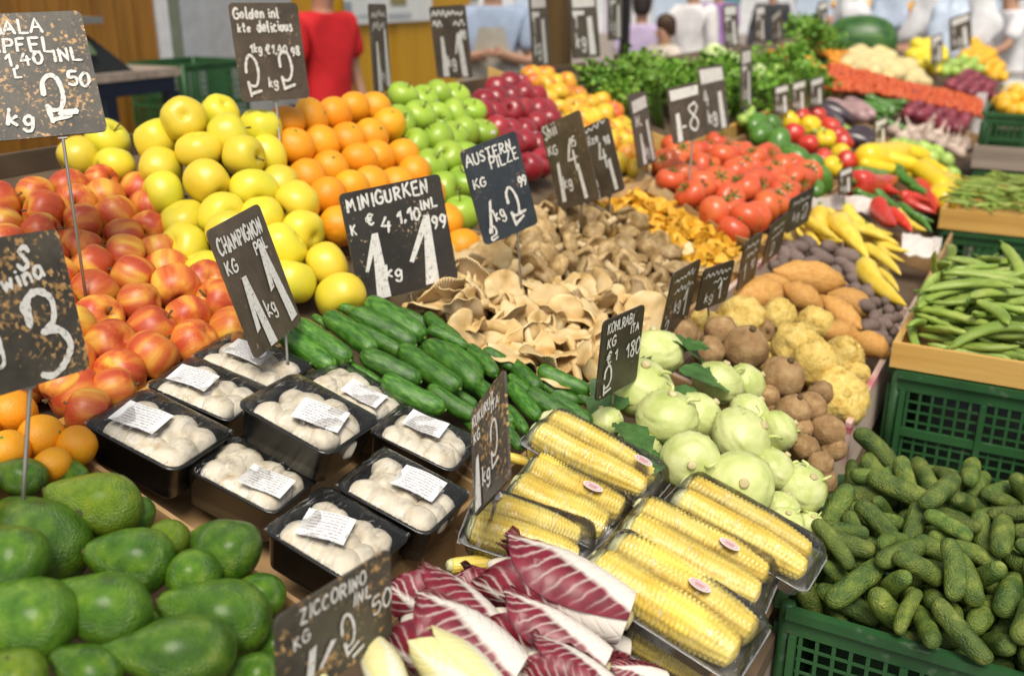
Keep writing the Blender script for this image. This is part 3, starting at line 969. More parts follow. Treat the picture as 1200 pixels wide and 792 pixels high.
for s in range(4):
    fat = [.165, .15, .18, .16][s]
    heart = lathe([(-.515, 0), (-.515, .30), (-.49, .42), (-.3, .86), (0, .95), (.2, .8), (.34, .5), (.42, .2), (.44, 0)], 18, 2, 'X')
    heart.fn(lambda p: Vector((p.x, p.y * fat * .80, p.z * fat * .80)))
    cut = lathe([(-.535, 0), (-.535, .035), (-.52, .05), (-.50, .05), (-.49, 0)], 12, 1, 'X')
    rough(cut, .006, 30, s)
    ps = [('cut_end', cut, M['kohl_cut'])]
    for k in range(7):
        a = 1.57 + k * 2.2 + s * .2
        ps.append(('leaf', wrap_leaf(a, 1.42 - .03 * k, .004 + .008 * (6 - k), 0.0, .90 + .10 * ((k * 37) % 5) / 5, s * 5 + k, fat * .90, .045 if k < 3 else .015, .016), M['radic']))
    variant('radicchio', 'red_chicory', heart, M['white_rib'], ps)
    fat = .2
    heart = lathe([(-.5, 0), (-.5, .4), (-.42, .72), (-.15, .98), (.1, .95), (.3, .62), (.42, .28), (.48, 0)], 18, 2, 'X')
    heart.fn(lambda p: Vector((p.x, p.y * fat * .9, p.z * fat * .9)))
    ps = []
    for k in range(4):
        a = 1.57 + k * 2.3 + s * .5
        ps.append(('leaf', wrap_leaf(a, 1.15, .004 + .008 * (3 - k), 0, .93 + .02 * k, s + k, fat * .93, .0, .004), M['endive']))
    variant('endive', 'endive', heart, M['endive'], ps)


# --- herb bunch: many small leaves on thin stems
for s in range(3):
    rnd = random.Random(s)
    fo, st = MB(), MB()
    for k in range(26):
        a = rnd.uniform(0, 2 * PI); t = rnd.uniform(0, 1) ** .6
        tip = Vector((math.cos(a) * .085 * t, math.sin(a) * .085 * t, .13 + .05 * rnd.random() - .05 * t * t))
        tube([(0, 0, -.05), tip * .5 + Vector((0, 0, .01)), tip], .0016, 4, st)
        for j in range(8):
            c = tip + Vector((rnd.gauss(0, .019), rnd.gauss(0, .019), rnd.gauss(0, .014)))
            d = Vector((rnd.gauss(0, 1), rnd.gauss(0, 1), rnd.gauss(.2, .7))).normalized()
            n = d.cross(Vector((rnd.gauss(0, 1), rnd.gauss(0, 1), rnd.gauss(0, 1)))).normalized()
            l, w = rnd.uniform(.018, .034), rnd.uniform(.009, .016)
            fo.add([c, c + d * l * .4 + n * w, c + d * l, c + d * l * .4 - n * w, c + d * l * .5 + d.cross(n) * w * .4], [(0, 1, 4), (1, 2, 4), (2, 3, 4), (3, 0, 4)])
    variant('herb_bunch', 'herb_bunch', st, M['green_stem'], [('foliage', fo, M['herb'])])
# ------------------------------------------------------------------ heaps on the sloping display
HEAPS = {}       # key -> (phrase used in labels)


TC_B = 1.01                                  # where the yellow apples' steeper stack begins


def stack_h(x, y):
    """How far the stacked apples and oranges of the vendors' tier rise above the plain slope."""
    yb = 1.01 + max(0, -1.03 - x) * .44
    up = max(0, min(1, (y - yb + .02) / .20))
    up = up * up * (3 - 2 * up)
    ys, ts = (1.0, 1.95, 2.4, 3.0, 3.6), (.64, .62, .50, .42, .34)
    t = float(np.interp(y, ys, ts))
    return max(0, t - SL) * max(0, -1.0 - x) * up


def stack(key, kind, poly, a, b, hj, jit, sc, tilt, group, cat, seed):
    """Offset rows of fruit over the steeper stack; only what a photo polygon covers."""
    random.seed(seed * 37)
    i = 0
    x = -1.0
    while x > -1.85:
        y = .9 + (a / 2 if i % 2 else 0)
        while y < 4.6:
            xx, yy = x + random.uniform(-jit, jit) * b, y + random.uniform(-jit, jit) * a
            p = Vector((xx, yy, plane_z(xx) + stack_h(xx, yy)))
            u, v = proj(p)
            if inpoly(u, v, poly):
                e = .01
                n = Vector((stack_h(xx - e, yy) - stack_h(xx + e, yy) + 2 * e * SL, stack_h(xx, yy - e) - stack_h(xx, yy + e), 2 * e)).normalized()
                p = p + n * random.uniform(-hj, hj)
                put(kind, upright(rdir(*tilt, about=n), random.uniform(0, 2 * PI), p, tuple(random.uniform(*sc) * q for q in (1, random.uniform(.96, 1.03), random.uniform(.90, 1.04)))), key, '', None, cat, group)
            y += a
        sl = math.hypot(1, SL + (stack_h(x - .02, 1.8) - stack_h(x, 1.8)) / .02 if kind in ('yellow_apple', 'orange') else SL + .15)
        x -= b / sl
        i += 1


def heap(key, kind, poly, a, b, h=0.0, hj=.006, jit=.10, sc=(.94, 1.06), mode='any', ang=0, spread=20, tilt=(0, 180), noun=None, cat=None, group=None, parts=True, adj='', seed=1, hf=None, slant=0):
    """Packs copies of a kind in offset rows over the patch of the display that a photo polygon covers."""
    random.seed(seed * 101 + len(kind))
    P = [on(u, v, h) for u, v in poly]
    ys = [p.y for p in P]
    ss = [(p - Vector((0, 0, plane_z(0, h)))).dot(UPS) for p in P]
    base = Vector((0, 0, plane_z(0, h)))
    n = 0
    i = 0
    s = min(ss)
    while s <= max(ss):
        y = min(ys) + (a / 2 if i % 2 else 0) - a
        while y <= max(ys) + a:
            p = base + UPS * (s + random.uniform(-jit, jit) * b) + ALY * (y + random.uniform(-jit, jit) * a + slant * s)
            u, v = proj(p)
            if inpoly(u, v, poly):
                hh = random.uniform(-hj, hj) + (hf(u, v) if hf else 0)
                p = p + NRM * hh
                f = random.uniform(*sc)
                if mode == 'any':
                    Mx = upright(rdir(*tilt), random.uniform(0, 2 * PI), p, (f, f * random.uniform(.95, 1.04), f * random.uniform(.9, 1.05)))
                else:
                    t = math.radians(ang + random.uniform(-spread, spread) + (180 if random.random() < .3 else 0))
                    x = UPS * math.cos(t) + ALY * math.sin(t) + NRM * random.uniform(-.15, .15)
                    Mx = basis(x, NRM, p, f) @ Matrix.Rotation(random.uniform(0, 2 * PI) if mode == 'roll' else random.uniform(-.6, .6), 4, 'X')
                put(kind, Mx, key, adj, noun, cat, group, None, None, parts)
                n += 1
            y += a
        s += b
        i += 1
    return n


def lay(kind, p1, p2, h1=0.0, h2=None, key=None, roll=None, label=None, adj='', noun=None, cat=None, group=None, fat=1.0, var=None, up=None):
    """A long piece from photo point p1 to p2, its ends h above the display."""
    a, b = on(*p1, h1), on(*p2, h1 if h2 is None else h2)
    L = (b - a).length
    Mx = basis(b - a, up or NRM, (a + b) / 2, (L, L * fat, L * fat)) @ Matrix.Rotation(random.uniform(0, 2 * PI) if roll is None else roll, 4, 'X')
    return put(kind, Mx, key, adj, noun, cat, group, var, label)


def ball(kind, u, v, rpx, r0, h=0.0, axis=None, spin=None, key=None, label=None, adj='', noun=None, cat=None, group=None, var=None, sc=(1, 1, 1)):
    """A round piece whose outline has radius rpx in the photo."""
    p = on(u, v, h)
    k = rpx * depth(p) / FPX / r0 * (1.12 if kind == 'kohlrabi' else 1)
    z = Vector(axis) if axis is not None else rdir(0, 70)
    return put(kind, upright(z, spin if spin is not None else random.uniform(0, 6.28), p, (k * sc[0], k * sc[1], k * sc[2])), key, adj, noun, cat, group, var, label)


VIEW = -CF       # towards the camera

# ------------------------------------------------------------------ the stall itself
stall = empty('market_stall', Matrix.Translation((-.95, 3.5, 0)))
tag(stall, 'long sloping wooden market stall that carries all the produce boxes', 'stall')


def part(parent, name, mb, m, smooth=False):
    me = mb.mesh(name, smooth)
    me.materials.append(m)
    o = link(name, me, parent)
    o.matrix_parent_inverse = parent.matrix_basis.inverted()
    return o


def slab(x0, x1, y0, y1, h0, h1):
    """A slab that follows the slope between two world x."""
    mb = MB()
    vs = [(x, y, plane_z(x, h)) for h in (h0, h1) for x, y in ((x0, y0), (x1, y0), (x1, y1), (x0, y1))]
    return mb.add(vs, [(0, 3, 2, 1), (4, 5, 6, 7), (0, 1, 5, 4), (1, 2, 6, 5), (2, 3, 7, 6), (3, 0, 4, 7)])


part(stall, 'sloped_board', slab(-1.86, -.235, .1, 9.2, -.165, -.135), M['card_dark'])
part(stall, 'front_board', MB().box((-.262, .1, .35), (-.237, 9.2, .83)), M['grey_wood'])
part(stall, 'back_board', MB().box((-1.90, .1, .5), (-1.865, 9.2, 1.30)), M['grey_wood'])
for y in (.2, 2.4, 4.6, 6.8, 9.0):
    part(stall, 'leg', MB().box((-.34, y, 0), (-.27, y + .07, .82)), M['grey_wood'])
    part(stall, 'leg', MB().box((-1.86, y, 0), (-1.79, y + .07, 1.22)), M['grey_wood'])


def tray_box(name, label, x0, x1, y0, y1, top, floor, m, mfloor=None, th=.006, cat='box', walls='nsew', tops=None):
    """An open carton tilted with the display: floor and four walls (n far, s near, e aisle side, w vendor side)."""
    o = empty(name, Matrix.Translation(((x0 + x1) / 2, (y0 + y1) / 2, plane_z((x0 + x1) / 2, floor))))
    tag(o, label, cat)
    part(o, 'bottom', slab(x0, x1, y0, y1, floor - .006, floor), mfloor or m)
    t = tops or {}
    if 'n' in walls:
        part(o, 'side', slab(x0 + th, x1 - th, y1 - th, y1, floor + .001, t.get('n', top)), m)
    if 's' in walls:
        part(o, 'side', slab(x0 + th, x1 - th, y0, y0 + th, floor + .001, t.get('s', top)), m)
    if 'e' in walls:
        part(o, 'side', slab(x1 - th, x1, y0, y1, floor + .001, t.get('e', top) + .002), m)
    if 'w' in walls:
        part(o, 'side', slab(x0, x0 + th, y0, y1, floor + .001, t.get('w', top) + .002), m)
    return o


# ------------------------------------------------------------------ fruit tier (vendor's side)
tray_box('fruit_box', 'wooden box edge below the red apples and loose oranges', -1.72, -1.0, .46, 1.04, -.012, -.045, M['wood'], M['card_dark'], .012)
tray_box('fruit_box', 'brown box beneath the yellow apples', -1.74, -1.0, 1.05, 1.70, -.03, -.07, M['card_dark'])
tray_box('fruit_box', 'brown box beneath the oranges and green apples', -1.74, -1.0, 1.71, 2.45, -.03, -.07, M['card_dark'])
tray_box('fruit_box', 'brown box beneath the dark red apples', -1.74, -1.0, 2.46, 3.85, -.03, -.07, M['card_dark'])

G = 'fruit piled on the stall'
heap('red_apple', 'red_apple', [(-190, 262), (0, 222), (60, 214), (142, 204), (178, 236), (206, 288), (250, 320), (288, 370), (290, 388), (236, 416), (190, 440), (105, 488), (100, 498), (44, 470), (0, 452), (-60, 470), (-190, 500)], .0672, .0625, 0, .005, .09, (.95, 1.08), tilt=(35, 150), group='red apples in rows on the stall', cat='apple', seed=3, slant=.12)
for u, v, r in ((104, 482, 28), (75, 452, 27), (135, 457, 27), (30, 440, 28)):
    ball('red_apple', u, v, r, .034, .006, rdir(60, 120), key='red_apple', group='red apples in rows on the stall', cat='apple')


stack('yellow_apple', 'yellow_apple', [(78, 198), (92, 168), (120, 152), (170, 138), (236, 124), (288, 134), (306, 150), (322, 178), (345, 208), (350, 240), (380, 262), (398, 300), (425, 345), (392, 372), (345, 362), (300, 370), (284, 366), (236, 318), (195, 288), (170, 238), (140, 206)], .0765, .070, 0.011, 0.12, (.95, 1.12), (45, 165), 'yellow apples piled on the stall', 'apple', 5)
stack('orange', 'orange', [(310, 152), (330, 128), (375, 120), (430, 110), (452, 128), (475, 165), (492, 200), (520, 235), (562, 272), (546, 292), (480, 290), (400, 280), (384, 262), (354, 234), (352, 208), (330, 182)], .0775, .071, 0.009, 0.1, (.96, 1.06), (0, 180), 'oranges piled on the stall', 'orange', 2)
for i, (u, v, r) in enumerate(((14, 484, 28), (49, 512, 27), (90, 522, 24), (10, 528, 25), (62, 545, 22), (-30, 505, 27), (-78, 520, 27), (-34, 545, 25), (-82, 560, 25))):
    ball('orange', u, v, r, .0385, .012, rdir(0, 120), key='loose_orange', adj='loose', group='oranges beside the avocado box', cat='orange')
stack('green_apple', 'green_apple', [(452, 128), (462, 112), (490, 102), (548, 112), (556, 130), (574, 152), (560, 178), (545, 200), (566, 262), (540, 252), (520, 232), (494, 198), (478, 165)], .0765, .070, 0.008, 0.1, (.95, 1.06), (0, 70), 'green apples piled on the stall', 'apple', 4)
stack('dark_apple', 'dark_apple', [(556, 122), (566, 104), (590, 98), (622, 100), (640, 116), (650, 138), (640, 165), (648, 214), (622, 208), (600, 192), (580, 158), (570, 148)], .0745, .068, 0.008, 0.1, (.95, 1.07), (20, 160), 'dark red apples piled on the stall', 'apple', 4)
stack('blush_apple', 'blush_apple', [(606, 96), (632, 84), (660, 94), (690, 112), (724, 134), (750, 160), (770, 186), (764, 204), (736, 204), (700, 180), (664, 160), (652, 136), (640, 114), (622, 100)], .071, .066, 0.008, 0.12, (.92, 1.08), (20, 160), 'red and yellow apples piled on the stall', 'apple', 6)

# the riser that carries the stacks
mb = MB()
nx, ny = 14, 60
vs = []
for i in range(nx + 1):
    for j in range(ny + 1):
        x, y = -1.0 - .40 * i / nx, .95 + 2.9 * j / ny
        vs.append((x, y, plane_z(x, -.052) + stack_h(x, y)))
o_ = len(vs)
for j in range(ny + 1):
    vs.append((-1.46, .95 + 2.9 * j / ny, plane_z(-1.46, -.11)))
fs = [(i * (ny + 1) + j, i * (ny + 1) + j + 1, (i + 1) * (ny + 1) + j + 1, (i + 1) * (ny + 1) + j) for i in range(nx) for j in range(ny)]
fs += [(nx * (ny + 1) + j, nx * (ny + 1) + j + 1, o_ + j + 1, o_ + j) for j in range(ny)]
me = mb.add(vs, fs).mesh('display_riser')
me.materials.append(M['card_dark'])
tag(link('display_riser', me), 'sloping riser board under the stacked apples and oranges', 'riser')

# ------------------------------------------------------------------ avocados
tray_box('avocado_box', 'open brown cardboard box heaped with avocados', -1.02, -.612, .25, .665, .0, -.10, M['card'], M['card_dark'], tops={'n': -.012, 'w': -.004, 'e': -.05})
AV = [  # neck, butt (photo px), height, label
    ((52, 574), (166, 602), .035, 'scarred light green avocado with brown blotches on top of the avocado heap', 'avocado_scar', .98),
    ((98, 646), (204, 664), .03, 'plump green avocado lying just below the scarred avocado', 'avocado', 1.05),
    ((-20, 548), (56, 566), .02, 'dark green avocado beside the sign wire at the top of the heap', 'avocado', 1.0),
    ((2, 590), (86, 668), .015, 'tall green avocado behind the sign wire, narrow end up', 'avocado', 1.0),
    ((-42, 640), (54, 668), .055, 'rounded avocado cut off by the photo edge in front of the sign wire', 'avocado', 1.15),
    ((50, 692), (176, 730), .045, 'large avocado lying under the plump green one, narrow end towards the sign wire', 'avocado', 1.0),
    ((-30, 706), (88, 742), .05, 'broad rounded avocado at the left edge below the sign wire', 'avocado', 1.15),
    ((112, 766), (278, 764), .05, 'longest glossy avocado lying level at the front of the box', 'avocado', .92),
    ((184, 704), (318, 736), .03, 'pear-shaped avocado with a thin pale neck beside the board sign', 'avocado', .95),
    ((226, 626), (300, 660), .03, 'dark avocado leaning on the box wall under the mushroom punnets', 'avocado', 1.2),
    ((132, 588), (178, 612), .012, 'avocado tucked behind the scarred one by the cardboard wall', 'avocado', 1.2),
    ((104, 556), (52, 553), .004, 'bright green avocado pressed against the far cardboard corner', 'avocado', 1.1),
    ((258, 690), (335, 702), .012, 'half hidden avocado above the thin-necked one', 'avocado', 1.1),
    ((60, 764), (140, 806), .04, 'small-necked avocado at the lower edge of the photo', 'avocado', 1.0),
    ((-40, 792), (56, 800), .05, 'brown-tinged avocado in the bottom corner of the box', 'avocado_scar', 1.1),
    ((262, 780), (330, 800), .02, 'avocado at the bottom edge beside the board sign', 'avocado', 1.2),
    ((290, 740), (345, 770), .0, 'avocado half covered by the board sign', 'avocado', 1.3),
    ((240, 760), (320, 716), -.02, 'avocado deep in the heap behind the longest one', 'avocado', 1.0),
    ((150, 726), (235, 760), -.03, 'shaded avocado deep in the middle of the heap', 'avocado', 1.0),
    ((60, 620), (110, 640), -.02, 'shaded avocado deep below the scarred one', 'avocado', 1.2),
    ((200, 655), (250, 640), -.03, 'shaded avocado deep beside the round one', 'avocado', 1.4),
]
for i, (p1, p2, h, lab, kd, fat) in enumerate(AV):
    random.seed(i + 3)
    lay(kd, p1, p2, h, h - .004, None, None, lab, cat='avocado', group='avocados heaped in a cardboard box', fat=fat * 1.06, var=i)
for i, (u, v) in enumerate(((-70, 590), (-110, 640), (-60, 690), (-120, 720), (-80, 770), (-150, 590), (-100, 560))):
    random.seed(i + 60)
    lay('avocado', (u - 55, v - 10 * (i % 3)), (u + 40, v + 14), .03, .025, 'avo_side', cat='avocado', noun='avocado at the far side of the avocado box', group='avocados heaped in a cardboard box', fat=1.1, var=i)
for u, v, r, h, lab, kd in ((231, 672, 29, .02, 'small round avocado seen end on in the middle of the heap', 'avocado'), (200, 632, 23, .01, 'avocado with a brown scarred end below the cardboard wall', 'avocado_scar')):
    p = on(u, v, h)
    k = r * depth(p) / FPX / .30
    put(kd, basis(VIEW + Vector((.1, 0, .2)), NRM, p, k), None, '', None, 'avocado', 'avocados heaped in a cardboard box', 0, lab)

# ------------------------------------------------------------------ mushroom punnets
PUN_L, PUN_W, PUN_H = .142, .114, .052


def rrect(lx, ly, r, n=4):
    pts = []
    for cx, cy, a0 in ((lx - r, ly - r, 0), (-lx + r, ly - r, 90), (-lx + r, -ly + r, 180), (lx - r, -ly + r, 270)):
        for k in range(n + 1):
            a = math.radians(a0 + 90 * k / n)
            pts.append((cx + r * math.cos(a), cy + r * math.sin(a)))
    return pts


def shell(levels, close_bottom=True):
    """Stacked rounded rectangles: levels of (half x, half y, radius, z)."""
    mb = MB()
    vs, fs = [], []
    for lx, ly, r, z in levels:
        vs += [(x, y, z) for x, y in rrect(lx, ly, r)]
    n = 20
    for i in range(len(levels) - 1):
        for k in range(n):
            k2 = (k + 1) % n
            fs.append((i * n + k, i * n + k2, (i + 1) * n + k2, (i + 1) * n + k))
    if close_bottom:
        fs.append(tuple(range(n - 1, -1, -1)))
        fs.append(tuple((len(levels) - 1) * n + k for k in range(n)))
    return mb.add(vs, fs)


a, b = PUN_L / 2, PUN_W / 2
PUN = shell([(a - .010, b - .010, .012, 0), (a - .009, b - .009, .013, .002), (a - .003, b - .003, .015, PUN_H - .002), (a, b, .016, PUN_H - .002), (a, b, .016, PUN_H), (a - .0045, b - .0045, .014, PUN_H + .0005), (a - .006, b - .006, .013, PUN_H - .004), (a - .0115, b - .0115, .012, .004)]).mesh('punnet')
PUN.materials.append(M['tray_black'])


def film_mesh(lx, ly, z, seed, sag=.004, n=22):
    mb = MB()
    vs, fs = [], []
    for i in range(n + 1):
        for j in range(n + 1):
            x, y = (i / n * 2 - 1), (j / n * 2 - 1)
            e = (1 - x ** 6) * (1 - y ** 6)
            w = .0008 * math.sin(x * 11 + seed + 3 * math.sin(y * 4 + seed)) * e + .0010 * nz((x, y, seed), 3, seed) * e
            vs.append((x * lx, y * ly, z - sag * e + w))
    for i in range(n):
        for j in range(n):
            p = i * (n + 1) + j
            fs.append((p, p + n + 1, p + n + 2, p + 1))
    return mb.add(vs, fs)


def sticker_mesh(lx, ly, z, seed=0):
    mb = MB()
    vs, fs, uv = [], [], []
    n = 6
    for i in range(n + 1):
        for j in range(n + 1):
            x, y = i / n - .5, j / n - .5
            vs.append((x * lx, y * ly, z + .0012 * math.sin(x * 5 + seed) + .001 * y))
            uv.append((i / n * .98 + .01, j / n * .98 + .01))
    for i in range(n):
        for j in range(n):
            p = i * (n + 1) + j
            fs.append((p, p + n + 1, p + n + 2, p + 1))
    return mb.add(vs, fs, 0, uv)


PT = [  # four rim corners in the photo (aisle-far, back, ..), rim height above the display, label, phrase, sticker (x, y, turn), mushrooms
    ([(102, 494), (182, 449), (268, 511), (198, 556)], .02, 'black punnet of white mushrooms beside the loose oranges and avocado box', 'in the punnet by the oranges', (.022, .010, .15), 8),
    ([(182, 447), (236, 416), (306, 458), (262, 498)], .012, 'black punnet of mushrooms against the red apples, sticker on its film', 'in the punnet by the red apples', (.025, .008, .1), 8),
    ([(232, 416), (282, 382), (362, 432), (312, 462)], .012, 'topmost black mushroom punnet beneath the tall mushroom sign', 'in the punnet under the tall sign', (.01, 0, .1), 8),
    ([(286, 469), (350, 431), (447, 495), (372, 541)], .062, 'raised mushroom punnet stacked on top of the other punnets', 'in the raised punnet', (-.02, .008, .3), 9),
    ([(362, 436), (400, 424), (474, 476), (436, 500)], .012, 'mushroom punnet half hidden behind the raised one, next to the cucumbers', 'in the punnet by the cucumbers', (-.02, .01, .2), 7),
    ([(446, 499), (482, 470), (553, 522), (520, 556)], .014, 'mushroom punnet next to the small corn price sign', 'in the punnet by the corn sign', (.01, -.012, .1), 8),
    ([(227, 538), (276, 508), (362, 566), (318, 606)], .004, 'mushroom punnet under the raised one, above the avocado box wall', 'in the punnet below the raised one', (-.03, .015, .1), 8),
    ([(311, 628), (380, 572), (486, 620), (408, 680)], .026, 'lowest black mushroom punnet behind the rusty board sign', 'in the punnet behind the rusty sign', (.012, .012, .35), 9),
    ([(397, 568), (452, 524), (552, 576), (494, 630)], .03, 'mushroom punnet between the lowest punnet and the corn packs', 'in the punnet next to the corn', (-.012, -.012, .1), 9),
]
for i, (c, h, lab, phrase, stk, nm) in enumerate(PT):
    random.seed(50 + i)
    Q = [on(u, v, h) for u, v in c]
    ctr = sum(Q, Vector()) / 4
    xd = ((Q[0] - Q[3]) + (Q[1] - Q[2])).normalized()      # up the slope
    yd = ((Q[0] - Q[1]) + (Q[3] - Q[2])).normalized()
    LX = ((Q[0] - Q[3]).length + (Q[1] - Q[2]).length) / 2
    LY = ((Q[0] - Q[1]).length + (Q[3] - Q[2]).length) / 2
    LX, LY = (LX + PUN_L) / 2, (LY + PUN_W) / 2
    zd = xd.cross(yd).normalized()
    if zd.z < 0:
        yd, zd = -yd, -zd
    xd = yd.cross(zd)
    R = Matrix((xd, yd, zd)).transposed().to_4x4()
    Mx = Matrix.Translation(ctr - zd * PUN_H) @ R @ Matrix.Diagonal((LX / PUN_L, LY / PUN_W, 1, 1))
    o = link('mushroom_punnet', PUN, None, Mx)
    tag(o, lab, 'punnet', 'punnets of white mushrooms')
    fm = film_mesh(PUN_L / 2 - .002, PUN_W / 2 - .002, PUN_H + .0012, i, -.0085).mesh('film')
    fm.materials.append(M['film'])
    link('film', fm, o)
    sx, sy, st = stk
    sm = sticker_mesh(.060, .046, 0, i).mesh('price_sticker')
    sm.materials.append(M['paper'])
    link('price_sticker', sm, o, Matrix.Translation((sx, sy, PUN_H + .0102)) @ Matrix.Rotation(st + PI, 4, 'Z'))
    k = 0
    spots = [(-.040, -.026), (-.042, .004), (-.038, .028), (-.010, -.028), (-.012, .027), (.022, -.027), (.030, .003), (.040, .028), (.042, -.024), (-.008, -.001), (.014, .026), (.014, -.008), (-.024, .015), (-.026, -.012)]
    for q, (px, py) in enumerate(spots[:nm + 3]):
        s = random.uniform(.80, 1.06)
        p = Mx @ Vector((px * .98 + random.uniform(-.005, .005), py * .84 + random.uniform(-.004, .004), PUN_H + .007 - .0215 * s * .82 - random.uniform(.0, .010)))
        put('white_mushroom', upright(rdir(0, 15), random.uniform(0, 6), p, s), 'champ%d' % i, '', 'mushroom ' + phrase, 'mushroom', 'white mushrooms in punnets')
# the shallow bench under the punnets
tray_box('punnet_box', 'cardboard box in which the mushroom punnets sit', -1.0, -.60, .672, 1.02, -.035, -.085, M['card'], M['card'])

# ------------------------------------------------------------------ mini cucumbers
tray_box('cucumber_box', 'open brown box under the mini cucumbers', -1.0, -.60, 1.03, 1.37, -.03, -.085, M['card'], M['card_dark'])
CK = [((150, 350), (320, 470), 20), ((258, 322), (412, 438), 26), ((345, 308), (552, 415), 22), ((398, 272), (582, 388), 26), ((380, 455), (568, 545), 22), ((352, 358), (512, 448), 8), ((452, 548), (650, 648), 16), ((516, 440), (704, 572), 22), ((606, 420), (782, 558), 20), ((650, 418), (790, 525), 8), ((600, 320), (708, 405), 16), ((612, 365), (738, 425), 24), ((748, 430), (842, 522), 14), ((806, 440), (905, 500), 14), ((612, 578), (772, 675), 10), ((690, 585), (772, 628), 0), ((95, 380), (268, 498), 8), ((203, 318), (260, 362), 10), ((325, 495), (434, 556), 4), ((548, 405), (604, 452), 2), ((770, 545), (850, 640), 14),
      ((1000, 510), (1165, 584), 20), ((1002, 556), (1130, 622), 6), ((1128, 596), (1215, 648), 8), ((1042, 606), (1172, 694), 12), ((960, 590), (1112, 684), 18), ((895, 480), (994, 572), 12), ((892, 532), (978, 602), 4), ((896, 566), (990, 676), 14), ((880, 640), (950, 724), 8), ((830, 600), (900, 700), 6), ((740, 520), (830, 590), 0), ((300, 285), (400, 330), 4), ((500, 300), (620, 360), 2), ((930, 470), (1010, 520), 4),
      ((420, 440), (520, 480), -16), ((560, 520), (640, 600), -16), ((700, 560), (800, 610), -12), ((240, 430), (340, 500), -14), ((640, 540), (740, 600), -10), ((840, 540), (930, 610), -10), ((800, 640), (900, 720), 4), ((760, 700), (860, 790), 0), ((850, 690), (930, 780), 8), ((720, 660), (800, 730), -4)]
for i, (p1, p2, h) in enumerate(CK):
    random.seed(i + 80)
    q1, q2 = [((300 + x / 3), (264 + y / 3)) for x, y in (p1, p2)]
    q1, q2 = ((q1[0] * 1.06 - q2[0] * .06, q1[1] * 1.06 - q2[1] * .06), (q2[0] * 1.06 - q1[0] * .06, q2[1] * 1.06 - q1[1] * .06))
    o_ = lay('mini_cucumber', q1, q2, h / 1000 + .006, h / 1000 + .003, 'cuke', None, None, group='mini cucumbers in a box on the stall', cat='cucumber', fat=random.uniform(1.15, 1.4))

# ------------------------------------------------------------------ oyster mushrooms, brown mushrooms, chanterelles
tray_box('oyster_mushroom_box', 'open box full of oyster mushrooms behind the cucumbers', -1.0, -.605, 1.375, 1.70, -.02, -.075, M['card'], M['card_dark'])
tray_box('brown_mushroom_box', 'open box of brown mushrooms beneath the two paired signs', -1.0, -.605, 1.71, 2.03, -.02, -.075, M['card'], M['card_dark'])
tray_box('chanterelle_box', 'wooden box of chanterelles lined with brown paper', -1.0, -.605, 2.04, 2.44, .004, -.06, M['wood'], M['card_dark'], .012)
POL_O = [(478, 352), (500, 318), (530, 296), (560, 290), (596, 318), (640, 330), (700, 338), (748, 352), (762, 372), (752, 392), (722, 400), (706, 440), (688, 456), (640, 440), (600, 424), (545, 388)]
heap('oyster', 'oyster', POL_O, .046, .042, .012, .012, .25, (.95, 1.45), tilt=(0, 75), group='oyster mushrooms heaped in a box', cat='mushroom', seed=11)
heap('oyster', 'oyster', POL_O, .055, .050, -.012, .008, .25, (.95, 1.3), tilt=(0, 50), group='oyster mushrooms heaped in a box', cat='mushroom', seed=12)
heap('shiitake', 'shiitake', [(588, 306), (596, 272), (620, 256), (655, 240), (690, 238), (730, 252), (770, 285), (800, 312), (792, 350), (776, 378), (756, 366), (740, 346), (690, 332), (640, 326), (606, 314)], .044, .040, .012, .010, .2, (.8, 1.2), tilt=(0, 115), group='brown mushrooms heaped in a box', cat='mushroom', seed=13)
heap('shiitake', 'shiitake', [(540, 296), (548, 280), (588, 290), (600, 312), (580, 312)], .044, .040, .006, .010, .2, (.8, 1.2), tilt=(0, 115), group='brown mushrooms heaped in a box', cat='mushroom', seed=15)
heap('chanterelle', 'chanterelle', [(690, 244), (722, 228), (762, 228), (812, 256), (862, 292), (868, 306), (842, 318), (806, 308), (768, 280), (730, 254)], .029, .027, .002, .006, .25, (.85, 1.3), tilt=(0, 80), group='chanterelles heaped in a box', cat='mushroom', seed=14)
for i, (p1, p2) in enumerate((((744, 262), (770, 268)), ((756, 288), (786, 283)), ((770, 300), (792, 318)), ((738, 300), (752, 322)), ((788, 286), (812, 296)), ((806, 318), (828, 316)), ((776, 330), (796, 344)))):
    a_, b_ = on(*p1, .012), on(*p2, .012)
    put('oyster', basis(b_ - a_, rdir(0, 60), (a_ + b_) / 2, random.uniform(.5, .75)), 'pale_oyster', 'small pale', 'mushroom among the chanterelles', 'mushroom', 'pale mushrooms beside the chanterelles')


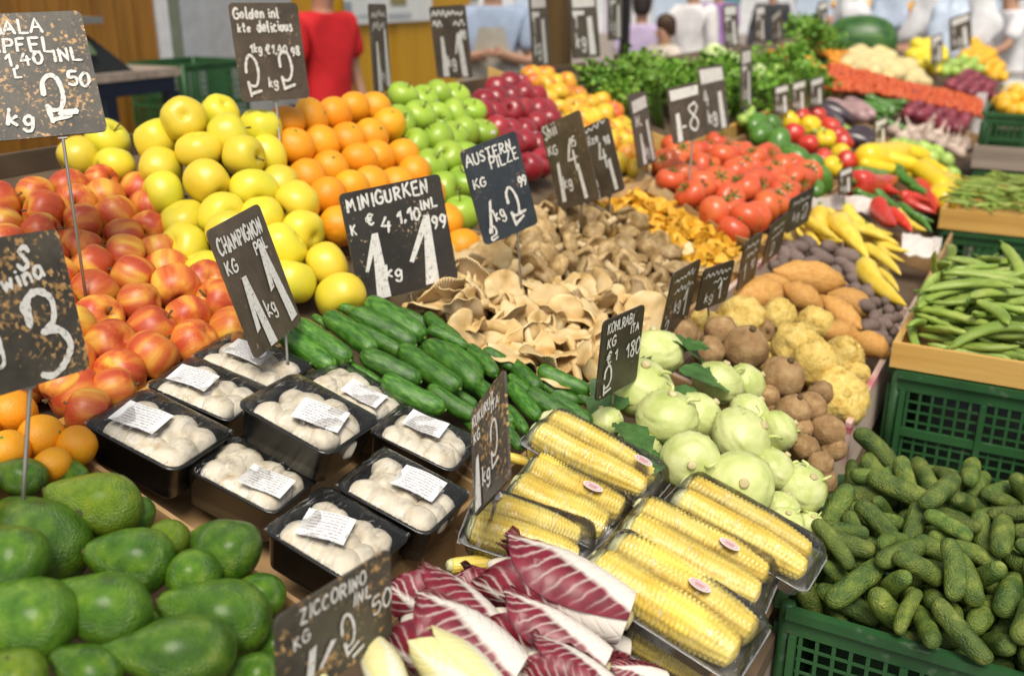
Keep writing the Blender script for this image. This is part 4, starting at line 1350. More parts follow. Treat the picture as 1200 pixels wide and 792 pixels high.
def crumple(name, label, pts, hs, m, th=.001, group=None, seed=0, amp=.012):
    """A creased paper strip: rows of photo points, each row at its own height."""
    mb = MB()
    rows = []
    for row, h in zip(pts, hs):
        P = [on(u, v, h) for u, v in row]
        rows.append(catmull(P, 5))
    n = min(len(r) for r in rows)
    sub = []
    for i in range(len(rows) - 1):
        for k in range(4):
            t = k / 4
            sub.append([rows[i][j].lerp(rows[i + 1][j], t) for j in range(n)])
    sub.append(rows[-1][:n])
    vs, fs = [], []
    for i, r in enumerate(sub):
        for j, p in enumerate(r):
            k = amp * (noise.noise(p * 34 + Vector((seed, 0, 0))) + .5 * noise.noise(p * 90))
            vs.append(p + NRM * k + UPS * k * .5)
    R = len(sub)
    for i in range(R - 1):
        for j in range(n - 1):
            q = i * n + j
            fs.append((q, q + 1, q + n + 1, q + n))
    nv = len(vs)
    vs += [v - NRM * th - ALY * th for v in vs]
    fs += [tuple(nv + q for q in reversed(f)) for f in fs]
    for j in range(n - 1):
        fs.append((j + 1, j, nv + j, nv + j + 1))
        q = (R - 1) * n + j
        fs.append((q, q + 1, nv + q + 1, nv + q))
    for i in range(R - 1):
        q = i * n
        fs.append((q, q + n, nv + q + n, nv + q))
        q = i * n + n - 1
        fs.append((q + n, q, nv + q, nv + q + n))
    me = mb.add(vs, fs).mesh(name, False)
    me.materials.append(m)
    o = link(name, me)
    tag(o, label, 'paper', group)
    return o


crumple('wrapping_paper', 'crumpled brown paper between the two paired signs and the chanterelles', [[(600, 268), (640, 238), (690, 240), (740, 226), (770, 214)], [(622, 252), (652, 226), (700, 226), (742, 214), (772, 206)]], [.012, .034], M['paper_bag'], seed=1)
crumple('wrapping_paper', 'folded kraft paper edge standing between chanterelles and tomatoes', [[(744, 214), (790, 244), (850, 282), (900, 300)], [(752, 198), (800, 236), (856, 272), (908, 292)]], [.0, .03], M['paper_bag'], seed=2, amp=.006)
crumple('wrapping_paper', 'brown paper rim below the chanterelles beside the sign row', [[(742, 275), (770, 300), (815, 322), (870, 318)], [(748, 262), (776, 290), (818, 312), (868, 308)]], [-.01, .008], M['paper_bag'], seed=3, amp=.006)

# ------------------------------------------------------------------ tomatoes and what follows on the middle tier
tray_box('tomato_box', 'open cardboard box full of red tomatoes', -1.0, -.605, 2.46, 3.35, -.01, -.075, M['card'], M['card_dark'])
TOM = [(768, 192), (784, 172), (808, 166), (850, 172), (892, 180), (926, 196), (958, 214), (944, 242), (926, 262), (896, 280), (872, 284), (838, 272), (800, 248), (772, 222)]
heap('tomato', 'tomato', TOM, .083, .076, .02, .012, .12, (.92, 1.12), tilt=(0, 75), group='tomatoes heaped in a box', cat='tomato', seed=15, hf=lambda u, v: .025 * math.sin(max(0, min(1, (v - 165) / 115)) * PI))
tray_box('vegetable_box', 'box of mixed peppers and round green vegetables behind the tomatoes', -1.0, -.605, 3.36, 4.6, -.02, -.075, M['card'], M['card_dark'])
for i, (kd, u, v, r) in enumerate([('green_gourd', 892, 158, 16), ('green_gourd', 912, 170, 17), ('green_gourd', 930, 184, 17), ('green_gourd', 946, 198, 17), ('green_gourd', 962, 212, 16), ('green_gourd', 886, 146, 14), ('green_gourd', 955, 222, 13), ('green_gourd', 905, 150, 14)]):
    random.seed(i)
    p = on(u, v, .02)
    put(kd, basis(rdir(20, 90), NRM, p, 2.5 * r * depth(p) / FPX), 'gourd', 'dark', 'green avocado', 'avocado', 'green avocados behind the tomatoes')
BP = [('bell_pepper_red', 938, 140), ('bell_pepper', 949, 149), ('bell_pepper', 967, 165), ('bell_pepper_red', 947, 170), ('bell_pepper_red', 965, 188), ('bell_pepper_red', 981, 161), ('bell_pepper', 985, 181), ('bell_pepper_red', 987, 168), ('bell_pepper', 924, 143), ('bell_pepper_red', 956, 136), ('bell_pepper_red', 992, 190), ('bell_pepper', 974, 196), ('bell_pepper_red', 930, 158), ('bell_pepper_red', 972, 150)]
for i, (kd, u, v) in enumerate(BP):
    random.seed(i + 5)
    ball(kd, u, v, 13, .042, .02, rdir(0, 110), key='bell', adj='red' if 'red' in kd else 'yellow', group='bell peppers behind the tomatoes', cat='pepper')
heap('pale_green', 'light_pepper', [(955, 150), (975, 140), (1000, 158), (1016, 178), (1002, 190), (985, 176)], .06, .16, .01, .006, .2, (.13, .17), 'roll', 20, 25, noun='light green pepper', cat='pepper', group='light green peppers beside the bell peppers', seed=3)
heap('eggplant', 'eggplant', [(940, 128), (965, 122), (1000, 138), (1022, 158), (1010, 172), (985, 156)], .08, .2, .02, .006, .2, (.18, .22), 'roll', 10, 25, cat='eggplant', group='dark eggplants', seed=3)
for p1, p2 in (((976, 122), (1018, 141)), ((966, 118), (1006, 132)), ((990, 118), (1024, 138))):
    lay('pale_eggplant', p1, p2, .04, key='pale_egg', group='pale eggplants', cat='eggplant')
heap('gpep', 'green_pepper', [(1002, 120), (1016, 104), (1036, 108), (1050, 124), (1046, 146), (1030, 142)], .05, .14, .03, .006, .2, (.16, .2), 'roll', 0, 20, noun='long green pepper', cat='pepper', group='long green peppers beside the eggplants', seed=4)

# ------------------------------------------------------------------ front tier: chicory, corn, kohlrabi, roots
tray_box('chicory_box', 'open box holding red chicory and endive heads', -.605, -.25, .40, .935, -.05, -.10, M['card'], M['card_dark'])
tray_box('corn_box', 'open cardboard box under the packs of corn', -.60, -.245, .94, 1.20, -.06, -.10, M['card'], M['card'])


def c4(x, y):
    return 420 + x / 3.333, 620 + y / 3.333


RC = [((1045, 352), (468, 118), .055, 1.08, 'red chicory head topmost in the heap, white base towards the corn', 0, .3),
      ((962, 545), (490, 300), .05, 1.0, 'red chicory head in the middle of the heap, wide white rib up', 1, .0),
      ((620, 600), (140, 330), .05, 1.15, 'pale red-striped chicory head behind the endives', 2, -.2),
      ((545, 450), (150, 190), .035, 1.1, 'red chicory head by the rusty board sign, white rib facing up', 3, .1),
      ((980, 640), (630, 478), .065, 1.25, 'purple chicory head with thin pale veins at the photo edge', 1, 2.2),
      ((1200, 590), (960, 555), .02, .95, 'small crinkled red chicory tip beside the lowest corn pack', 2, 1.2),
      ((640, 300), (365, 185), .0, 1.2, 'dark red chicory head half hidden under the topmost one', 3, 2.4),
      ((1050, 480), (700, 400), .0, 1.0, 'chicory head buried under the topmost one, pale base showing', 0, 1.8),
      ((760, 640), (520, 470), .0, 1.2, 'red chicory head buried in the middle of the heap', 2, 1.4)]
for i, (p1, p2, h, fat, lab, var, roll) in enumerate(RC):
    lay('radicchio', c4(*p1), c4(*p2), h, h, None, roll, lab, cat='red chicory', group='red chicory heads', fat=fat * 1.18, var=var)
for p1, p2, h, fat, lab, var in (((160, 680), (40, 430), .075, 1.0, 'yellow-white endive tip between the rusty sign and the broader endive', 0), ((560, 700), (215, 425), .075, 1.05, 'broad yellow-white endive in front of the striped chicory', 1), ((-130, 640), (-245, 505), .085, 1.1, 'pale endive tip poking up in front of the rusty board sign', 2)):
    lay('endive', c4(*p1), c4(*p2), h, h, None, .2, lab, cat='endive', group='yellow endives', fat=fat * 1.15, var=var)


def c3(x, y):
    return 560 + x / 2.538, 480 + y / 2.538


CP = [  # front cob, rear cob (photo crop), height, label phrase, sticker?
    ((165, 62), (505, 252), (215, 40), (555, 215), .04, 'corn pack next to the cucumbers, topmost and alone above the others', 'in the pack by the cucumbers', (.06, .0)),
    ((95, 232), (400, 372), (165, 180), (440, 312), .022, 'corn pack in the second row, two cobs with pale cut ends', 'in the pack below the topmost', (.02, .01)),
    ((-30, 335), (310, 445), (10, 288), (345, 400), .022, 'corn pack behind the chicory, beside the corn price sign', 'in the pack behind the chicory', (-.06, .012)),
    ((440, 345), (840, 568), (470, 300), (880, 500), .035, 'corn pack in the middle with loose film at its corner', 'in the middle pack', (.03, .006)),
    ((328, 448), (785, 742), (400, 405), (832, 665), .05, 'large corn pack in front, tilted over the lowest pack', 'in the large front pack', (.02, .008)),
    ((585, 255), (985, 492), (620, 226), (1008, 440), .05, 'corn pack leaning against the kohlrabi', 'in the pack by the kohlrabi', None),
    ((430, 640), (730, 800), (480, 600), (790, 760), -.012, 'lowest corn pack, mostly covered by the large front pack', 'in the lowest pack', None)]
ovr = MB()
ov = [(.0135 * math.cos(2 * PI * k / 24), .0085 * math.sin(2 * PI * k / 24), 0) for k in range(24)]
ovr.add(ov, [tuple(range(24))])
OVAL = ovr.mesh('oval_sticker')
OVAL.materials.append(M['sticker_white'])
prt = MB()
for rr in (1.0,):
    oo = [(.0108 * math.cos(2 * PI * k / 24), .0063 * math.sin(2 * PI * k / 24), .0003) for k in range(24)]
    ii = [(.0098 * math.cos(2 * PI * k / 24), .0053 * math.sin(2 * PI * k / 24), .0003) for k in range(24)]
    prt.add(oo + ii, [(k, (k + 1) % 24, 24 + (k + 1) % 24, 24 + k) for k in range(24)])
for j, (yy, w0) in enumerate(((.002, .006), (-.0004, .0075), (-.0026, .005))):
    prt.box((-w0, yy - .0006, .0002), (w0, yy + .0006, .0004))
PRINT = prt.mesh('sticker_print', False)
PRINT.materials.append(M['sticker_pink'])
for i, (f1, f2, r1, r2, h, lab, phrase, stk) in enumerate(CP):
    random.seed(i + 30)
    F1, F2, R1, R2 = on(*c3(*f1), h), on(*c3(*f2), h), on(*c3(*r1), h), on(*c3(*r2), h)
    xd = ((F2 - F1) + (R2 - R1)).normalized()
    L = ((F2 - F1).length + (R2 - R1).length) / 2
    sep = ((R1 - F1) + (R2 - F2)) / 2
    yd = (sep - xd * sep.dot(xd))
    gap = max(.040, min(.050, yd.length))
    yd.normalize()
    zd = xd.cross(yd)
    if zd.z < 0:
        yd, zd = yd, -zd
        xd = yd.cross(zd)
    ctr = (F1 + F2 + R1 + R2) / 4
    R = Matrix((xd, yd, zd)).transposed().to_4x4()
    if R.to_3x3().determinant() < 0:
        R = Matrix((xd, -yd, zd)).transposed().to_4x4()
    Mp = Matrix.Translation(ctr) @ R
    lx, ly = L / 2 + .006, gap + .008
    tr = shell([(lx - .008, ly - .008, .010, -.028), (lx - .002, ly - .002, .012, -.008), (lx + .004, ly + .004, .014, -.007), (lx + .004, ly + .004, .014, -.006), (lx - .004, ly - .004, .012, -.008), (lx - .010, ly - .010, .010, -.0265)]).mesh('corn_pack')
    tr.materials.append(M['tray_grey'])
    o = link('corn_pack', tr, None, Mp)
    tag(o, lab, 'corn pack', 'packs of sweetcorn')
    # film drawn over both cobs
    mb = MB()
    vs, fs = [], []
    n, k_ = 30, 22
    for a_ in range(n + 1):
        for b_ in range(k_ + 1):
            x, y = (a_ / n * 2 - 1), (b_ / k_ * 2 - 1)
            z = .0275 * (1 - abs(y) ** 5) * (1 - abs(x) ** 14) - .008 * (1 - (1 - abs(y) ** 5) * (1 - abs(x) ** 14))
            z += -.004 * math.exp(-(y / .18) ** 2) * (1 - x ** 6)
            z += .0014 * math.sin(x * 30 + 2 * math.sin(y * 6 + i) + i) * (1 - y * y) * abs(x) ** 2 + .001 * nz((x, y, i), 4, i)
            vs.append((x * (lx + .003), y * (ly + .003), z))
    for a_ in range(n):
        for b_ in range(k_):
            q = a_ * (k_ + 1) + b_
            fs.append((q, q + k_ + 1, q + k_ + 2, q + 1))
    fm = mb.add(vs, fs).mesh('film')
    fm.materials.append(M['film'])
    link('film', fm, o)
    if stk:
        so = link('oval_sticker', OVAL, o, Matrix.Translation((stk[0], stk[1], .0295)) @ Matrix.Rotation(.15 * (i % 3 - 1), 4, 'Z'))
        link('sticker_print', PRINT, so)
    for j, sd in enumerate((-1, 1)):
        Lc = L * random.uniform(.96, 1.0)
        p = Mp @ Vector((random.uniform(-.006, .006), sd * gap / 2, 0))
        put('corn_cob', basis(xd, zd, p, (Lc * .95, .205 * gap / .046, .205 * random.uniform(.93, 1.0) * gap / .046)) @ Matrix.Rotation(random.uniform(0, 6), 4, 'X'), 'corn%d' % i, '', 'corn cob ' + phrase, 'corn', 'sweetcorn cobs in packs')
# two loose cob ends that show between the packs
lay('corn_cob', (596, 534), (640, 548), .0, key='loose_cob', noun='corn cob end between the top packs', label='corn cob end showing between the sign and the topmost corn pack', cat='corn')
lay('corn_cob', (528, 662), (600, 660), -.01, label='corn cob partly hidden between mushroom punnet and chicory', cat='corn')

tray_box('kohlrabi_box', 'open box heaped with kohlrabi', -.60, -.25, 1.21, 1.60, -.045, -.10, M['card'], M['card_dark'])


def k5(x, y):
    return 690 + x / 3.046, 380 + y / 3.046


KO = [(235, 108, 92, .035, (-.1, 0, 1), 'kohlrabi at the top of the heap against the sign, tufted stalk up'),
      (180, 232, 106, .045, (.25, -.15, 1), 'largest kohlrabi beside the price sign, crown turned up'),
      (278, 336, 100, .06, (.2, -.1, 1), 'smooth flat kohlrabi lying over the largest one'),
      (392, 330, 82, .035, (.7, .3, .8), 'kohlrabi behind the smooth flat one, stalk to the side'),
      (458, 214, 82, .03, (.3, .2, 1), 'upright kohlrabi with long bent stalks near the roots'),
      (562, 212, 66, .03, (.8, .3, .6), 'kohlrabi touching the brown roots at the top of the heap'),
      (362, 490, 97, .06, (.35, -.9, .35), 'kohlrabi with its cut root end facing out, above the corn'),
      (540, 408, 104, .05, (.8, .0, .7), 'wide kohlrabi in the middle of the heap'),
      (572, 318, 68, .035, (.5, .4, .8), 'small kohlrabi tucked above the wide one'),
      (676, 380, 66, .03, (.8, .4, .5), 'kohlrabi with torn top pressed against the brown roots'),
      (534, 578, 112, .055, (.35, -.75, .55), 'large kohlrabi with ringed crown facing out, lowest in the middle'),
      (660, 520, 74, .035, (.5, .3, .8), 'ridged kohlrabi at the aisle side of the wide one'),
      (758, 585, 82, .025, (.5, -.3, .8), 'kohlrabi at the aisle corner by the gherkin crate'),
      (688, 655, 58, .02, (.3, .2, 1), 'ragged small kohlrabi below the ridged one'),
      (180, 440, 78, .02, (.1, 0, 1), 'shaded kohlrabi between corn pack and largest kohlrabi'),
      (62, 350, 56, .015, (-.4, 0, 1), 'half hidden kohlrabi by the dark leaf beside the corn'),
      (700, 715, 62, .015, (.2, -.3, 1), 'pale kohlrabi just above the corn pack end'),
      (790, 715, 44, .0, (.2, -.3, 1), 'dull green kohlrabi in the corner by the crate wall'),
      (470, 470, 70, -.01, (.2, 0, 1), 'kohlrabi buried behind the ringed one'), (620, 470, 60, -.01, (.4, 0, 1), 'kohlrabi buried behind the ridged one')]
for i, (x, y, r, h, ax, lab) in enumerate(KO):
    random.seed(i + 11)
    o = ball('kohlrabi', *k5(x, y), r / 3.046, .0455, h, ax, i * 1.3, label=lab, cat='kohlrabi', group='kohlrabi heaped in a box', var=i)
    if i in (0, 1, 3, 14):
        for t in ((2.2, .4) if i != 3 else (2.6,)):
            link('leaf', KLEAF[i % 3], o, Matrix.Translation((.02 * math.cos(t), .02 * math.sin(t), .03)) @ Matrix.Rotation(t + i, 4, 'Z') @ Matrix.Rotation(.5, 4, 'Y'))
for i, (p, d, s, lab) in enumerate((((796, 434), (1, .4, -.1), 1.0, 'dark green leaf lying between two kohlrabi at the top'), ((806, 452), (.3, -1, -.35), .95, 'broad green leaf hanging over the kohlrabi below the sign'), ((724, 496), (1, -.6, .1), .9, 'dark leaf caught between the kohlrabi and the corn'), ((772, 530), (.2, -1, .1), .6, 'small bright leaf hanging above the cut root end'), ((790, 408), (1, .6, .3), .7, 'crinkled leaf behind the topmost kohlrabi'))):
    tag(link('kohlrabi_leaf', KLEAF[i % 3], None, basis(d, NRM, on(*p, .055), s)), lab, 'leaf', 'loose kohlrabi leaves')

tray_box('root_box', 'carton with a printed rim full of roots and potatoes', -.60, -.232, 1.61, 2.42, -.03, -.10, M['pink_card'], M['card_dark'], .010, tops={'e': .012, 's': -.05, 'n': -.02})
BT = [(560, 85, 80, .05), (690, 190, 76, .045), (640, 258, 42, .02), (325, 35, 62, .03), (425, 98, 56, .03), (470, 28, 58, .045), (730, 312, 62, .03), (792, 296, 56, .03), (772, 440, 48, .02), (830, 248, 48, .03), (850, 380, 62, .02), (745, 372, 52, .01), (824, 500, 48, .01), (510, 130, 44, .01), (610, 30, 55, .02), (790, 210, 45, .0), (870, 440, 50, .0), (840, 560, 45, -.01), (380, 60, 40, .0), (660, 330, 40, .0)]
for i, (x, y, r, h) in enumerate(BT):
    random.seed(i + 200)
    ball('brown_root', *k5(x, y), r / 3.046, .041, h, rdir(0, 100), key='root', noun='round brown root', cat='root vegetable', group='round brown roots beside the kohlrabi')
for i, (u, v, r, h) in enumerate(((912, 370, 20, .03), (956, 380, 21, .03), (868, 376, 29, .03), (826, 380, 18, .01), (935, 408, 30, .045), (955, 426, 29, .045), (990, 416, 22, .02), (982, 466, 33, .02), (1000, 440, 18, .0), (900, 420, 20, .0))):
    random.seed(i + 300)
    ball('celeriac', u, v, r, .054, h, rdir(0, 80), key='celeriac', noun='knobbly yellow celeriac', cat='celeriac', group='yellow celeriac beside the brown roots')


def s6(x, y):
    return 760 + x / 3.77, 210 + y / 3.77


for i, (p1, p2, h, f) in enumerate((((545, 408), (872, 468), .05, .95), ((395, 528), (560, 500), .03, 1.1), ((470, 430), (650, 500), .04, 1.1), ((590, 468), (770, 570), .05, 1.15), ((755, 515), (940, 665), .045, 1.0), ((790, 500), (1000, 595), .035, 1.15), ((735, 660), (935, 705), .03, 1.3), ((900, 680), (1068, 780), .035, 1.15), ((900, 640), (1010, 700), .015, 1.0), ((640, 520), (800, 620), .0, 1.2), ((850, 740), (960, 800), .01, 1.2))):
    random.seed(i + 400)
    lay('sweet_potato', s6(*p1), s6(*p2), h, h - .01, 'sweet', cat='sweet potato', group='sweet potatoes above the celeriac', fat=f, var=i)
for i, (x, y, r) in enumerate(((640, 350, 52), (715, 372, 44), (700, 284, 46), (772, 352, 44), (822, 415, 42), (880, 342, 50), (795, 302, 42), (890, 402, 42), (915, 440, 40), (915, 484, 40), (978, 436, 36), (985, 482, 38), (1025, 522, 40), (962, 560, 40), (1000, 610, 40), (1040, 640, 36), (560, 384, 36), (600, 330, 40), (1000, 545, 36), (1062, 580, 36), (620, 300, 36), (980, 650, 44), (1030, 690, 36), (750, 330, 36), (840, 300, 40), (850, 370, 36), (940, 390, 38), (590, 365, 36), (660, 300, 40), (1050, 540, 34), (1015, 660, 38), (1060, 620, 36), (1075, 670, 36), (1010, 700, 36), (1050, 720, 36), (960, 500, 36), (1090, 610, 34), (1030, 470, 36), (1085, 560, 34))):
    random.seed(i + 500)
    p = on(*s6(x, y), .03 + .01 * (i % 2))
    d = UPS * math.cos(i * 1.9) + ALY * math.sin(i * 1.9) + NRM * .15
    put('purple_potato', basis(d, NRM, p, 2.35 * r / 3.77 * depth(p) / FPX), 'purple', '', None, 'potato', 'purple potatoes above the sweet potatoes')

tray_box('pepper_box', 'carton of long yellow peppers at the aisle edge', -.60, -.235, 2.43, 3.02, -.02, -.09, M['card'], M['card_dark'], tops={'e': .01})
for i, (p1, p2, h) in enumerate((((690, 175), (850, 275), .05), ((735, 160), (840, 300), .04), ((815, 165), (960, 335), .055), ((855, 140), (1065, 262), .04), ((875, 205), (1110, 285), .05), ((955, 225), (1140, 335), .04), ((945, 295), (1120, 415), .05), ((1005, 400), (1110, 490), .03), ((935, 375), (1125, 565), .055), ((595, 210), (640, 290), .03), ((645, 215), (690, 262), .03), ((700, 220), (760, 300), .02), ((900, 180), (1000, 300), .02), ((1010, 300), (1130, 370), .03), ((760, 200), (900, 330), .02), ((840, 300), (960, 400), .02), ((960, 340), (1080, 460), .02), ((1050, 470), (1120, 540), .01), ((660, 190), (730, 250), .02), ((790, 140), (900, 220), .03))):
    random.seed(i + 600)
    lay('yellow_pepper', s6(*p1), s6(*p2), h, h, 'ypep', None, adj='long', noun='yellow pointed pepper', cat='pepper', group='long yellow peppers', fat=1.08)


def q5(x, y):
    return 940 + x / 4.4, 120 + y / 4.4


tray_box('pepper_box', 'box of red and green peppers behind the white paper', -.60, -.24, 3.03, 3.75, -.02, -.08, M['card'], M['card_dark'], tops={'e': .0})
tray_box('squash_box', 'box of yellow squash, small kohlrabi and garlic', -.60, -.26, 3.76, 5.4, -.02, -.08, M['card'], M['card_dark'])
crumple('tissue_paper', 'white tissue paper folded over the box of yellow peppers', [[(952, 248), (975, 246), (1005, 248), (1030, 254)], [(952, 232), (978, 230), (1006, 230), (1030, 232)]], [.02, .055], M['white_paper'], seed=4, amp=.008)
crumple('tissue_paper', 'white tissue paper at the aisle corner of the red peppers', [[(1056, 296), (1072, 300), (1090, 302), (1100, 300)], [(1058, 274), (1074, 276), (1092, 278), (1104, 276)]], [.0, .04], M['white_paper'], seed=5, amp=.008)
for i, (kd, nn, p1, p2, h) in enumerate((('red_pepper', 'red', (270, 435), (490, 405), .05), ('red_pepper', 'red', (380, 400), (500, 480), .055), ('red_pepper', 'red', (505, 475), (660, 510), .045), ('red_pepper', 'red', (520, 500), (690, 575), .04), ('red_pepper', 'red', (390, 535), (480, 650), .05), ('red_pepper', 'red', (440, 560), (570, 660), .045), ('green_pepper', 'green', (270, 470), (480, 520), .04), ('green_pepper', 'green', (490, 530), (670, 620), .04), ('green_pepper', 'green', (470, 350), (650, 450), .04), ('green_pepper', 'green', (290, 380), (470, 370), .03), ('green_pepper', 'green', (380, 470), (520, 560), .04), ('yellow_pepper', 'orange', (480, 570), (630, 670), .04), ('green_pepper', 'green', (560, 580), (670, 660), .03), ('green_pepper', 'green', (560, 430), (700, 510), .03), ('red_pepper', 'red', (350, 430), (450, 500), .03), ('red_pepper', 'red', (600, 440), (700, 560), .02))):
    random.seed(i + 700)
    lay(kd, q5(*p1), q5(*p2), h, h, 'rgpep', None, adj=nn, noun='pointed pepper behind the tissue paper', cat='pepper', group='red and green peppers', fat=1.25)
for i, (p1, p2, h) in enumerate((((310, 292), (520, 268), .05), ((325, 250), (610, 340), .06), ((415, 236), (650, 282), .05), ((295, 315), (490, 355), .04), ((590, 330), (740, 450), .06), ((620, 300), (750, 370), .045), ((710, 520), (760, 420), .03), ((500, 340), (580, 390), .03), ((560, 270), (700, 330), .03))):
    random.seed(i + 800)
    lay('squash', q5(*p1), q5(*p2), h, h, 'squash', cat='squash', group='yellow squash at the aisle edge', fat=1.25)
for i, (x, y) in enumerate(((480, 232), (560, 240), (625, 240), (690, 262), (740, 300), (770, 370), (520, 225), (660, 290), (775, 420))):
    ball('round_kohl', *q5(x, y), 10, .04, .03, rdir(0, 60), key='rkohl', cat='kohlrabi', group='small kohlrabi behind the squash')
for i, (x, y) in enumerate(((470, 150), (520, 180), (565, 150), (620, 150), (660, 185), (700, 170), (745, 200), (800, 205), (840, 230), (590, 185), (720, 215), (780, 240), (810, 260), (640, 140))):
    random.seed(i)
    ball('garlic', *q5(x, y), 9.5, .032, .03, rdir(0, 50), key='garlic', noun='garlic bulb', cat='garlic', group='garlic bulbs behind the squash')

# ------------------------------------------------------------------ far end of the display
tray_box('herb_box', 'reddish wooden box edge under the bunches of herbs', -1.74, -1.02, 2.95, 5.9, .01, -.06, M['wood'], M['card_dark'], .012, walls='se')
heap('herb', 'herb_bunch', [(694, 146), (692, 122), (722, 106), (800, 104), (858, 116), (862, 138), (840, 152), (800, 156), (758, 152), (720, 146)], .13, .12, -.02, .015, .2, (.75, 1.0), tilt=(0, 55), cat='herbs', group='bunches of green herbs', seed=3)
heap('herb2', 'herb_bunch', [(872, 130), (884, 100), (902, 92), (936, 110), (966, 124), (958, 132), (905, 138)], .16, .15, -.03, .015, .2, (.9, 1.2), tilt=(0, 40), noun='leafy herb bunch beside the carrots', cat='herbs', group='leafy bunches beside the carrots', seed=4)
for u, v in ((866, 92), (884, 88), (854, 76), (838, 66)):
    ball('cabbage', u, v, 15, .085, .06, rdir(0, 60), key='cabbage', noun='pale cabbage', cat='cabbage', group='pale cabbages behind the herbs')
heap('lcourg', 'courgette', [(838, 132), (850, 108), (872, 104), (890, 112), (892, 134), (866, 142)], .05, .18, .02, .004, .2, (.17, .2), 'roll', 80, 15, noun='light green courgette', cat='courgette', group='light green courgettes', seed=5)
heap('carrot', 'carrot', [(904, 58), (922, 54), (950, 72), (972, 88), (966, 98), (936, 82)], .032, .15, .03, .006, .2, (.16, .2), 'roll', 0, 15, cat='carrot', group='carrots behind the leafy bunches', seed=6)
heap('carrot2', 'carrot', [(944, 44), (956, 42), (984, 64), (992, 76), (980, 78)], .036, .16, .03, .006, .2, (.16, .2), 'roll', 0, 15, noun='carrot in the farther carrot pile', cat='carrot', group='carrots in the farther pile', seed=7)
heap('gbunch', 'herb_bunch', [(918, 62), (942, 56), (978, 84), (976, 94), (960, 84)], .2, .18, -.03, .01, .2, (.9, 1.2), tilt=(0, 40), noun='green bunch between the carrot piles', cat='herbs', group='green bunches between the carrot piles', seed=8)
heap('plum', 'shallot', [(1104, 96), (1130, 84), (1164, 96), (1166, 112), (1140, 112), (1116, 106)], .065, .06, .03, .015, .15, (.9, 1.15), tilt=(0, 90), noun='dark red plum at the far corner', cat='plum', group='plums at the far corner', seed=21, parts=False)
heap('grape', 'round_kohl', [(1102, 82), (1118, 68), (1142, 72), (1160, 88), (1130, 82), (1110, 92)], .085, .08, .03, .015, .15, (.8, 1.0), tilt=(0, 90), noun='green fruit at the far corner', cat='fruit', group='green fruit at the far corner', seed=22, parts=False)
heap('far_orange', 'clementine', [(1126, 68), (1140, 48), (1166, 64), (1176, 92), (1166, 94), (1146, 74)], .075, .07, .04, .015, .15, (1.1, 1.4), tilt=(0, 90), noun='orange fruit beyond the plums', cat='fruit', group='orange fruit beyond the plums', seed=23, parts=False)
p = on(1008, 50, .05)
put('watermelon', basis((1, .2, 0), NRM, p, 84 * depth(p) / FPX), None, '', None, 'watermelon', None, 0, 'big dark green watermelon at the far end of the stall')
p = on(972, 52, .02)
put('watermelon', basis((.6, 1, 0), NRM, p, 50 * depth(p) / FPX), None, '', None, 'watermelon', None, 1, 'smaller dark watermelon behind the carrots')
heap('ppot', 'pale_potato', [(988, 82), (1000, 62), (1030, 62), (1070, 78), (1084, 96), (1040, 92), (1010, 90)], .085, .075, .03, .02, .2, (.10, .13), 'roll', 30, 80, noun='pale yellow potato', cat='potato', group='pale potatoes at the far end', seed=9)
heap('lemon', 'lemon', [(1064, 72), (1074, 52), (1096, 50), (1106, 66), (1096, 82)], .10, .09, .04, .02, .2, (.11, .14), 'roll', 30, 80, cat='lemon', group='lemons at the far end', seed=10)
heap('shallot', 'shallot', [(1048, 122), (1066, 112), (1110, 126), (1140, 140), (1132, 160), (1100, 148), (1064, 138)], .062, .056, .03, .01, .15, (.9, 1.15), tilt=(0, 90), noun='red onion below the red fruit', cat='onion', group='red onions at the far end', seed=11, parts=False)
# a bank of small red fruit that reads as one mass
rnd = random.Random(5)
blob = MB()
poly = [(966, 104), (972, 76), (1000, 80), (1060, 98), (1110, 106), (1150, 118), (1152, 138), (1110, 126), (1060, 116), (1020, 110)]
k = 0
while k < 1500:
    u, v = rnd.uniform(960, 1155), rnd.uniform(70, 140)
    if inpoly(u, v, poly):
        c = on(u, v, .05 + rnd.uniform(-.012, .012))
        r = rnd.uniform(.014, .019)
        ax = [Vector((rnd.gauss(0, 1), rnd.gauss(0, 1), rnd.gauss(0, 1))).normalized() for _ in range(1)][0]
        q = Vector((0, 0, 1)).rotation_difference(ax)
        blob.add([c + q @ (Vector(d) * r) for d in ((1, 0, 0), (-1, 0, 0), (0, 1, 0), (0, -1, 0), (0, 0, 1.3), (0, 0, -1.3))], [(0, 2, 4), (2, 1, 4), (1, 3, 4), (3, 0, 4), (2, 0, 5), (1, 2, 5), (3, 1, 5), (0, 3, 5)])
        k += 1
me = blob.mesh('small_red_fruit')
me.materials.append(M['chili'])
tag(link('small_red_fruit', me), 'bank of countless small red fruit across the far end of the stall', 'fruit', None, 'stuff')
